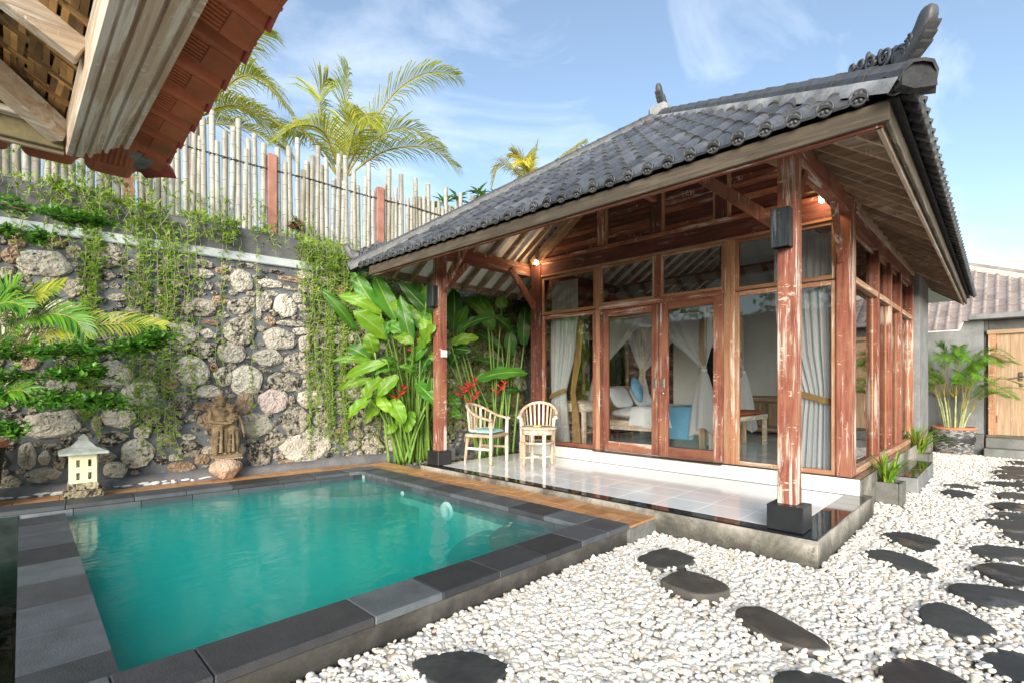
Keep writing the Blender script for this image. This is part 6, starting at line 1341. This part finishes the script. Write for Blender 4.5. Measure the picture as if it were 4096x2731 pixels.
for a in 'yx':
    for s_ in (-1, 1): wallplate(a, s_)
L_('lantern_body', bd, LCREAM)
def pyr(r0, zb, r1, zt_, th): return MB().add([(sx * r0, sy * r0, zb) for sx, sy in ((-1, -1), (1, -1), (1, 1), (-1, 1))] + [(sx * r0, sy * r0, zb + th) for sx, sy in ((-1, -1), (1, -1), (1, 1), (-1, 1))] + [(sx * r0 * .5, sy * r0 * .5, zb + th + (zt_ - zb - th) * .42) for sx, sy in ((-1, -1), (1, -1), (1, 1), (-1, 1))] + [(sx * r1, sy * r1, zt_) for sx, sy in ((-1, -1), (1, -1), (1, 1), (-1, 1))], [(3, 2, 1, 0)] + [(a + k, a + (k + 1) % 4, a + 4 + (k + 1) % 4, a + 4 + k) for a in (0, 4, 8) for k in range(4)] + [(12, 13, 14, 15)])
L_('lantern_roof', pyr(.20, .471, .045, .605, .022), LROOF); L_('roof_knob', MB().cbox(-.042, .042, -.042, .042, .60, .635, .004).add([(-.042, -.042, .635), (.042, -.042, .635), (.042, .042, .635), (-.042, .042, .635), (0, 0, .675)], [(0, 1, 4), (1, 2, 4), (2, 3, 4), (3, 0, 4)]), LROOF)
# ================================================================ boulder and statue
def boulder():
    qq = random.Random(12); bm = bmesh.new(); bmesh.ops.create_icosphere(bm, subdivisions=4, radius=1)
    ph = [Vector((qq.uniform(-1, 1), qq.uniform(-1, 1), qq.uniform(-1, 1))).normalized() for _ in range(14)]; cut = [qq.uniform(.72, .95) for _ in ph]
    for v in bm.verts:
        d = v.co.normalized(); r_ = 1.0
        for n_, c_ in zip(ph, cut):
            dd = d.dot(n_)
            if dd > .05: r_ = min(r_, c_ / dd)
        r_ = min(r_, .86 / max(.05, d.z)) if d.z > .5 else r_
        z = d.z * r_; taper = 1 if z > -.1 else 1 + .55 * (z + .1)
        v.co = Vector((d.x * r_ * .20 * taper, d.y * r_ * .155 * taper, z * .155 + .128)); v.co += d * qq.uniform(-.003, .003)
        v.co.z = max(v.co.z, 0.0)
    me = bpy.data.meshes.new('boulder'); bm.to_mesh(me); bm.free(); me.materials.append(PINKROCK); return me
rk = link('boulder', boulder(), None, frame((2.0, 7.10, .147), WTV, WNV, (0, 0, 1))); tag(rk, 'rough pink boulder under the statue at the pool edge', 'boulder')
cm_ = MB(); qq = random.Random(2)
for k in range(12): cm_.ell((-.13 + .026 * k, -.105 + .01 * abs(k - 6) * .3, .268 + qq.uniform(-.002, .002)), (.013, .011, .006), None, 8, 5)
tag(ob('pebble_row', cm_, PEB, M=frame((2.0, 7.10, .147), WTV, WNV, (0, 0, 1))), 'row of tiny white pebbles between statue and boulder', 'pebbles')
stt = thing('statue', 'brown carved stone statue of an embracing couple on the pink boulder', 'statue', (2.0, 7.12, .415), -WA)
m = MB()
def limb(a, b_, ra, rb): m.tube([a, tuple((Vector(a) * .5 + Vector(b_) * .5)), b_], [ra, (ra + rb) * .52, rb], 10); m.ell(a, (ra, ra, ra)); m.ell(b_, (rb, rb, rb))
def figure(x, h, sg, lean):
    # standing figure of height h at x; sg: side of the free arm
    k = h / .66; X = lambda dx, dy, z: (x + dx * k + lean * z, dy * k, z * k + .045)
    for s_ in (-1, 1):
        limb(X(s_ * .045, 0, .33), X(s_ * .05, -.02, .17), .052 * k, .04 * k); limb(X(s_ * .05, -.02, .17), X(s_ * .045, .0, .02), .04 * k, .027 * k); m.ell(X(s_ * .05, -.045, .015), (.024 * k, .05 * k, .018 * k))
    m.ell(X(0, 0, .34), (.10 * k, .07 * k, .07 * k)); m.ell(X(0, 0, .42), (.07 * k, .055 * k, .07 * k)); m.ell(X(0, -.005, .49), (.09 * k, .06 * k, .065 * k))
    m.ell(X(0, 0, .53), (.105 * k, .045 * k, .03 * k)); limb(X(0, 0, .53), X(0, -.005, .60), .03 * k, .026 * k)
    m.ell(X(0, -.012, .625), (.048 * k, .05 * k, .058 * k)); m.ell(X(0, -.062, .62), (.009 * k, .012 * k, .014 * k)); m.ell(X(0, -.053, .596), (.018 * k, .01 * k, .006 * k))
    for s_ in (-1, 1): m.ell(X(s_ * .02, -.054, .636), (.012 * k, .007 * k, .005 * k)); m.ell(X(s_ * .055, 0, .615), (.012 * k, .018 * k, .03 * k)); m.ell(X(s_ * .066, .01, .575), (.018 * k, .018 * k, .028 * k)); m.ell(X(s_ * .075, .015, .655), (.022 * k, .015 * k, .028 * k))
    for j in range(11): a = -1.5 + 3.0 * j / 10; m.ell(X(.056 * math.sin(a), -.052 * math.cos(a), .672 + .012 * (j % 2)), (.012 * k, .012 * k, .018 * k))
    m.lathe([(.056 * k, 0), (.058 * k, .015 * k), (.04 * k, .03 * k)], X(0, 0, .66), 14)
    m.tube([X(-.09, -.03, .35), X(0, -.075, .345), X(.09, -.03, .35)], .016 * k, 6); m.tube([X(0, -.07, .34), X(.0, -.072, .2), X(.0, -.06, .03)], [.014 * k, .018 * k, .022 * k], 7)
    for j in range(3): zz = .30 - .08 * j; m.tube([X(-.085 + .005 * j, -.02, zz + .02), X(-.02, -.066, zz - .012), X(.06, -.045, zz + .01)], .008 * k, 5)
    m.tube([X(-.05, -.05, .535), X(0, -.062, .515), X(.05, -.05, .535)], .008 * k, 5)
    return X, k
X1, k1 = figure(-.07, .70, -1, .02); X2, k2 = figure(.075, .60, 1, -.03)
m.lathe([(.03, 0), (.034, .015), (.018, .03), (.022, .042), (.008, .06), (0, .075)], X1(0, 0, .688), 12)
limb(X1(-.115, 0, .52), X1(-.12, -.035, .40), .03, .026); limb(X1(-.12, -.035, .40), X1(.05, -.095, .375), .026, .019); m.ell(X1(.085, -.098, .378), (.034, .016, .014))
limb(X1(.10, .01, .52), X1(.15, -.01, .44), .028, .022); limb(X2(-.095, -.01, .52), X2(-.10, -.05, .42), .024, .02); limb(X2(-.10, -.05, .42), X2(.0, -.085, .46), .02, .015); m.ell(X2(.01, -.088, .475), (.014, .014, .022))
limb(X2(.10, 0, .52), X2(.135, 0, .40), .022, .018); limb(X2(.135, 0, .40), X2(.15, -.01, .27), .018, .015); m.ell(X2(.152, -.012, .25), (.014, .014, .025))
for s_ in (-1, 1): m.ell(X2(s_ * .035, -.052, .485), (.026, .022, .024))
m.prism([(-.11, .035, .26), (.11, .035, .26), (.10, .035, .40), (.06, .035, .52), (-.07, .035, .56), (-.11, .035, .42)], (0, .03, 0))
m.tube([(-.145, .01, .34), (-.155, .01, .18), (-.14, .0, .05)], [.012, .016, .02], 7); m.tube([(.15, .01, .30), (.16, .01, .16), (.155, .0, .05)], [.01, .013, .016], 7)
fg = ob('couple', m, STATUE, stt, local=True); md = fg.modifiers.new('fuse', 'REMESH'); md.mode = 'VOXEL'; md.voxel_size = .0055; md.use_smooth_shade = True
ob('base', MB().cbox(-.175, .175, -.09, .09, 0, .045, .008).cbox(-.165, .165, -.085, .085, .0455, .056, .004), STATUE, stt, local=True)
# ================================================================ near pavilion eave, upper left
gz = thing('pavilion_roof', 'corner of a near pavilion roof with limed cornice and red clay tiles overhead', 'pavilion', (.1, 1.2, 2.3))
XF, YF, ZF = .17, 2.63, 2.25
cp = [(0, .012), (.004, 0), (.022, 0), (.024, .012), (.029, .012), (.031, .002), (.056, .004), (.060, .026), (.066, .026), (.070, .012), (.080, .012), (.084, .03), (.108, .040), (.112, .058), (.118, .058), (.121, .046), (.132, .046), (.136, .066), (.168, .082), (.172, .098), (.180, .098), (.184, .084), (.20, .086), (.205, .105), (.205, .14), (0, .14)]
m = MB(); m.prism([(XF + a, YF + .01, ZF + b_) for a, b_ in cp], (0, -4.6, 0)); ob('cornice', m, WC['Y'], gz)
m = MB(); m.prism([(XF - .003, YF + .02 + a * .6, ZF + .005 + b_) for a, b_ in cp], (-2.6, 0, 0)); ob('cornice', m, WC['X'], gz)
ob('inner_beam', MB().cbox(-2.4, XF - .004, YF - .012, YF + .018, ZF + .012, ZF + .098, .003), mat_plain('olive_limed_board', (.20, .17, .09), .7, .45, 16, .2), gz); ob('inner_lath', MB().cbox(-2.4, XF - .004, YF - .055, YF - .013, ZF + .085, ZF + .105, .003), WC['X'], gz)
SG = .55   # rise per metre inwards
def gzz(x, y=None): return ZF + .115 + SG * (XF + .05 - x)
ob('hip_rafter', MB().beam((XF - .015, YF - .03, ZF + .065), (XF - 1.9, YF - 1.55, ZF + .065 + SG * 1.7), .06, .09), WC['X'], gz)
for y in (1.98, 1.42, .86, .30, -.26): ob('rafter', MB().beam((XF - .001, y, gzz(XF, y) - .05), (XF - 1.5, y, gzz(XF - 1.5) - .05), .055, .075), WC['X'], gz)
for x in (-.42, -.95, -1.5): ob('rafter', MB().beam((x, YF - .02, ZF + .085), (x, YF - 1.2, ZF + .085 + SG * 1.2), .055, .075), WC['Y'], gz)
A_, B_, C_, D_ = (XF + .06, -2.0), (XF + .06, YF + .06), (-2.4, YF + .06), None
hx, hy = XF + .06 - 2.2, YF + .06 - 2.2
wv = ob('woven_ceiling', MB().add([(XF + .06, -2.0, ZF + .115), (XF + .06, YF + .06, ZF + .115), (hx, hy, ZF + .115 + SG * 2.2), (hx, -2.0, ZF + .115 + SG * 2.2), (hx - .2, YF + .06, ZF + .115), (hx - .2, hy, ZF + .115 + SG * 2.2)], [(0, 1, 2, 3), (1, 4, 5, 2)]), WOVEN, gz)
# splints of the woven mat where they can be told apart
qq = random.Random(77)
nsp = 0; more = [MB(), MB()]
for i in range(17):
    for j in range(15):
        x = XF - .03 - i * .058; y = 2.62 - j * .075 - (i % 2) * .0375 - i * .05
        if y < 1.0 or x < -.75: continue
        for t in range(3):
            M = frame((x, y, gzz(x) - .010 - .004 * ((i + j) % 2)), Vector((-1, 0, SG)).normalized(), (0, 1, 0), Vector((SG, 0, 1)).normalized()) @ Matrix.Rotation(R(90 if (i + j) % 2 else 0) + qq.uniform(-.05, .05), 4, 'Z') @ Matrix.Translation((0, (t - 1) * .0185, 0))
            k = int(qq.random() < .6); mbx = MB().cbox(-.052, .052, -.0095, .0095, -.002, .002, .001, M)
            if nsp < 290: ob('splint', mbx, WOVS[k], wv); nsp += 1
            else: more[k].add(mbx.v, mbx.f)
for k in (0, 1):
    if more[k].v: tag(ob('more_splints', more[k], WOVS[k], wv), kind='stuff')
# clay tiles: pan with ribbed underside
def clay_mesh():
    m = MB(); n = 13; pf = [(-.105, .030), (-.095, .012), (-.08, .0), (.045, .0), (.058, .008), (.07, .034), (.085, .05), (.10, .052), (.118, .04)]; Lt = .40
    top = [[(u, v, h + .016) for u, h in pf] for v in (0, Lt)]; bot = [[(u, v, h) for u, h in pf] for v in (0, Lt)]
    m.grid(top, False); m.grid(bot, False); m.grid([bot[0], top[0]], False); m.grid([[p[0] for p in bot], [p[0] for p in top]], False); m.grid([[p[-1] for p in bot], [p[-1] for p in top]], False)
    for k in range(6): m.cbox(-.07 + .019 * k, -.061 + .019 * k, .088, Lt - .02, -.006, .001, .001)
    m.cbox(-.078, .043, .012, .085, -.005, .001, .002)
    me = m.mesh('clay_tile', TERRA); fixn(me); return me
CLM = clay_mesh(); lipm = MB(); 
dn = Vector((1, 0, -.28)).normalized(); 
for k in range(24):
    y = 2.80 - .205 * k; M = frame((.525, y, 2.345 + .012), (0, -1, 0), Vector((-1, 0, .30)).normalized(), Vector((.30, 0, 1)).normalized()) @ Matrix.Rotation(qq.uniform(-.015, .015), 4, 'Z')
    link('clay_tile', CLM, gz, M)
    if k < 12: ob('painted_lip', MB().tube([M @ Vector(p) for p in ((.058, -.004, .004), (.072, -.004, .034), (.086, -.004, .056), (.10, -.004, .058), (.122, -.004, .044))], .009, 6), TERRAP, gz)
for k in range(12):
    x = .36 - .205 * k; M = frame((x, 2.955, 2.315), (1, 0, 0), Vector((0, -1, .30)).normalized(), Vector((0, .30, 1)).normalized()); link('clay_tile', CLM, gz, M)
mt = MB(); qq2 = random.Random(4)
for k in range(26): mt.ell((.38 + .12 * qq2.random(), 2.78 + .12 * qq2.random(), 2.368 + .025 * qq2.random()), (.035, .035, .012), None, 8, 6, .2, k)
ob('corner_mortar', mt, MORTD, gz)
m = MB(); hp_ = crom([(.535, 2.915, 2.352), (.47, 2.85, 2.39), (.2, 2.58, 2.50), (-.6, 1.78, 2.85)], 6); rows = []
sd = Vector((.707, -.707, 0))
for p in hp_: rows.append([p + sd * a + Vector((0, 0, b_)) for a, b_ in ((-.075, -.012), (-.06, .03), (0, .05), (.06, .03), (.075, -.012), (0, -.006))])
m.grid(rows, True, True); m.f.append(tuple(range(6))); m.sm.append(False); m.mi.append(0); ob('hip_tile', m, TERRAP, gz)
ob('roof_deck', MB().add([(.50, -2.0, 2.395), (.50, 2.9, 2.395), (-1.9, .5, 3.72), (-1.9, -2.0, 3.72), (-2.3, 2.9, 2.395), (-2.3, .5, 3.72)], [(0, 1, 2, 3), (1, 4, 5, 2)]), TERRA, gz)
# ================================================================ garden wall, gate and neighbour at right
gw = thing('garden_wall', 'grey rendered garden wall with stepped top behind the potted palm', 'wall', (13.4, .8, 0))
ob('wall_body', MB().prism([(13.32, 4.5, -.1), (13.32, .37, -.1), (13.32, .37, 2.58), (13.32, .58, 2.58), (13.32, .66, 2.58), (13.32, .72, 2.40), (13.32, 4.5, 2.40)], (.22, 0, 0)), CONC, gw)
ob('coping', MB().cbox(13.30, 13.56, .73, 4.5, 2.402, 2.425, .006), PLASTER, gw); ob('coping', MB().beam((13.43, .735, 2.41), (13.43, .655, 2.60), .26, .03), PLASTER, gw)
ob('buttress', MB().cbox(13.05, 13.318, .36, .62, -.1, .40, .02), PARA, gw)
gt = thing('gate', 'pale wooden plank gate with iron bolt under a concrete lintel', 'gate', (13.3, -.2, 0))
ob('gate_frame', MB().cbox(13.30, 13.44, .20, .31, .38, 2.30, .006), WO_['Z'], gt); ob('gate_head', MB().cbox(13.28, 13.46, -1.1, .33, 2.301, 2.38, .006), WT_['Y'], gt); ob('gate_sill', MB().cbox(13.26, 13.46, -1.1, .34, .345, .385, .006), WG['Y'], gt)
ob('gate_frame', MB().cbox(13.30, 13.44, -1.1, -.99, .386, 2.30, .006), WO_['Z'], gt)
for k in range(6): ob('plank', MB().cbox(13.345, 13.385, .198 - .198 * (k + 1) + .002, .198 - .198 * k, .387, 2.299, .004), WT_['Z'], gt)
bolt = MB().beam((13.33, .03, 1.45), (13.33, -.30, 1.52), .03, .025).cbox(13.315, 13.344, -.16, -.11, 1.42, 1.58, .003); ob('bolt', bolt, WG['Y'], gt); ob('hasp', MB().lathe([(.022, 0), (.03, .006), (.0, .01)], n=12), STEEL, gt, frame((13.344, -.14, 1.33), (0, 1, 0), (0, 0, 1), (-1, 0, 0)))
for z in (.62, 2.0): ob('hinge', MB().cbox(13.335, 13.345, .185, .212, z, z + .14, .001), IRON, gt)
gp = thing('gateway', 'dark concrete gateway with a projecting lintel slab around the gate', 'gateway', (13.5, -.3, 0))
ob('jamb', MB().cbox(13.38, 13.70, .312, .368, -.1, 2.579, .004), PARA, gp); ob('lintel', MB().cbox(13.47, 13.7, -1.6, .311, 2.381, 2.579, .004), PARA, gp); ob('lintel_slab', MB().cbox(13.10, 13.72, -1.6, .59, 2.581, 2.675, .01), CONC, gp); ob('jamb', MB().cbox(13.34, 13.7, -1.6, -1.102, -.1, 2.38, .004), PARA, gp)
gs_ = thing('gate_steps', 'two grey stone steps leading up to the wooden gate', 'steps', (13.0, -.4, 0))
ob('step', MB().cbox(12.88, 13.3, -1.6, .36, -.1, .155, .012), STEPC, gs_); ob('step', MB().cbox(13.04, 13.32, -1.6, .34, .156, .343, .012), STEPC, gs_)
nb = thing('neighbour_house', 'neighbouring house with a grey pink tiled hip roof behind the gate', 'house', (18, 1, 0))
ob('wall', MB().cbox(15.2, 21, -4.5, 6.5, -.9, 2.55), PLASTER, nb)
nz0, nz1, nx0, nx1 = 2.35, 4.35, 14.6, 17.6; nya, nyb = -3.4, 6.8
nroof = ob('roof', MB().add([(nx0, nya, nz0), (nx0, nyb, nz0), (nx1, nyb, nz1), (nx1, .75, nz1), (21, nya, nz0), (21, nyb, nz0)], [(0, 1, 2, 3), (0, 3, 4), (3, 2, 5, 4)]), NTILE, nb)
def ntile_mesh():
    m = MB(); pf = [(-.10, .0), (.02, .0), (.035, .014), (.06, .032), (.085, .03), (.105, .01)]
    m.grid([[(u, v, h + dz) for u, h in pf] for v, dz in ((0, .026), (.36, .006))], True); m.grid([[(u, 0, h + .026) for u, h in pf], [(u, .003, h + .002) for u, h in pf]], False); return m.mesh('roof_tile', NTILE)
NM = ntile_mesh(); sl_ = Vector((nx1 - nx0, 0, nz1 - nz0)).normalized(); nn = Vector((-sl_.z, 0, sl_.x)); cnt = 0
for i in range(11):
    for j in range(22):
        s_ = .32 * i; y = 2.9 - .2 * j; p = Vector((nx0, y, nz0 + .005)) + sl_ * s_
        f = (p.x + .15 - nx0) / (nx1 - nx0)
        if y < nya + (.75 - nya) * f + .04: continue
        link('roof_tile', NM, nroof, frame(p, (0, -1, 0), sl_, nn)); cnt += 1
p0, p1 = Vector((nx0, nya, nz0 + .06)), Vector((nx1, .75, nz1 + .07)); d = (p1 - p0); Ln = d.length; d.normalize(); sd = Vector((0, 0, 1)).cross(d).normalized(); uu_ = d.cross(sd)
m = MB(); m.grid([[p0 + d * Ln * t + sd * a + uu_ * b_ for a, b_ in ((-.17, -.12), (-.13, .0), (.13, .0), (.17, -.12))] for t in lin(0, 1, 20)], True); ob('hip_mortar', m, NMORT, nroof, fix=False)
CM2 = CM.copy(); CM2.materials.clear(); CM2.materials.append(NTILE)
for k in range(15): link('hip_cap', CM2, nroof, frame(p0 + d * (Ln * k / 15), d, sd, uu_))
for k in range(12): link('ridge_cap', CM2, nroof, frame((nx1, .75 + .35 * k, nz1 + .07), (0, 1, 0), (-1, 0, 0), (0, 0, 1)))
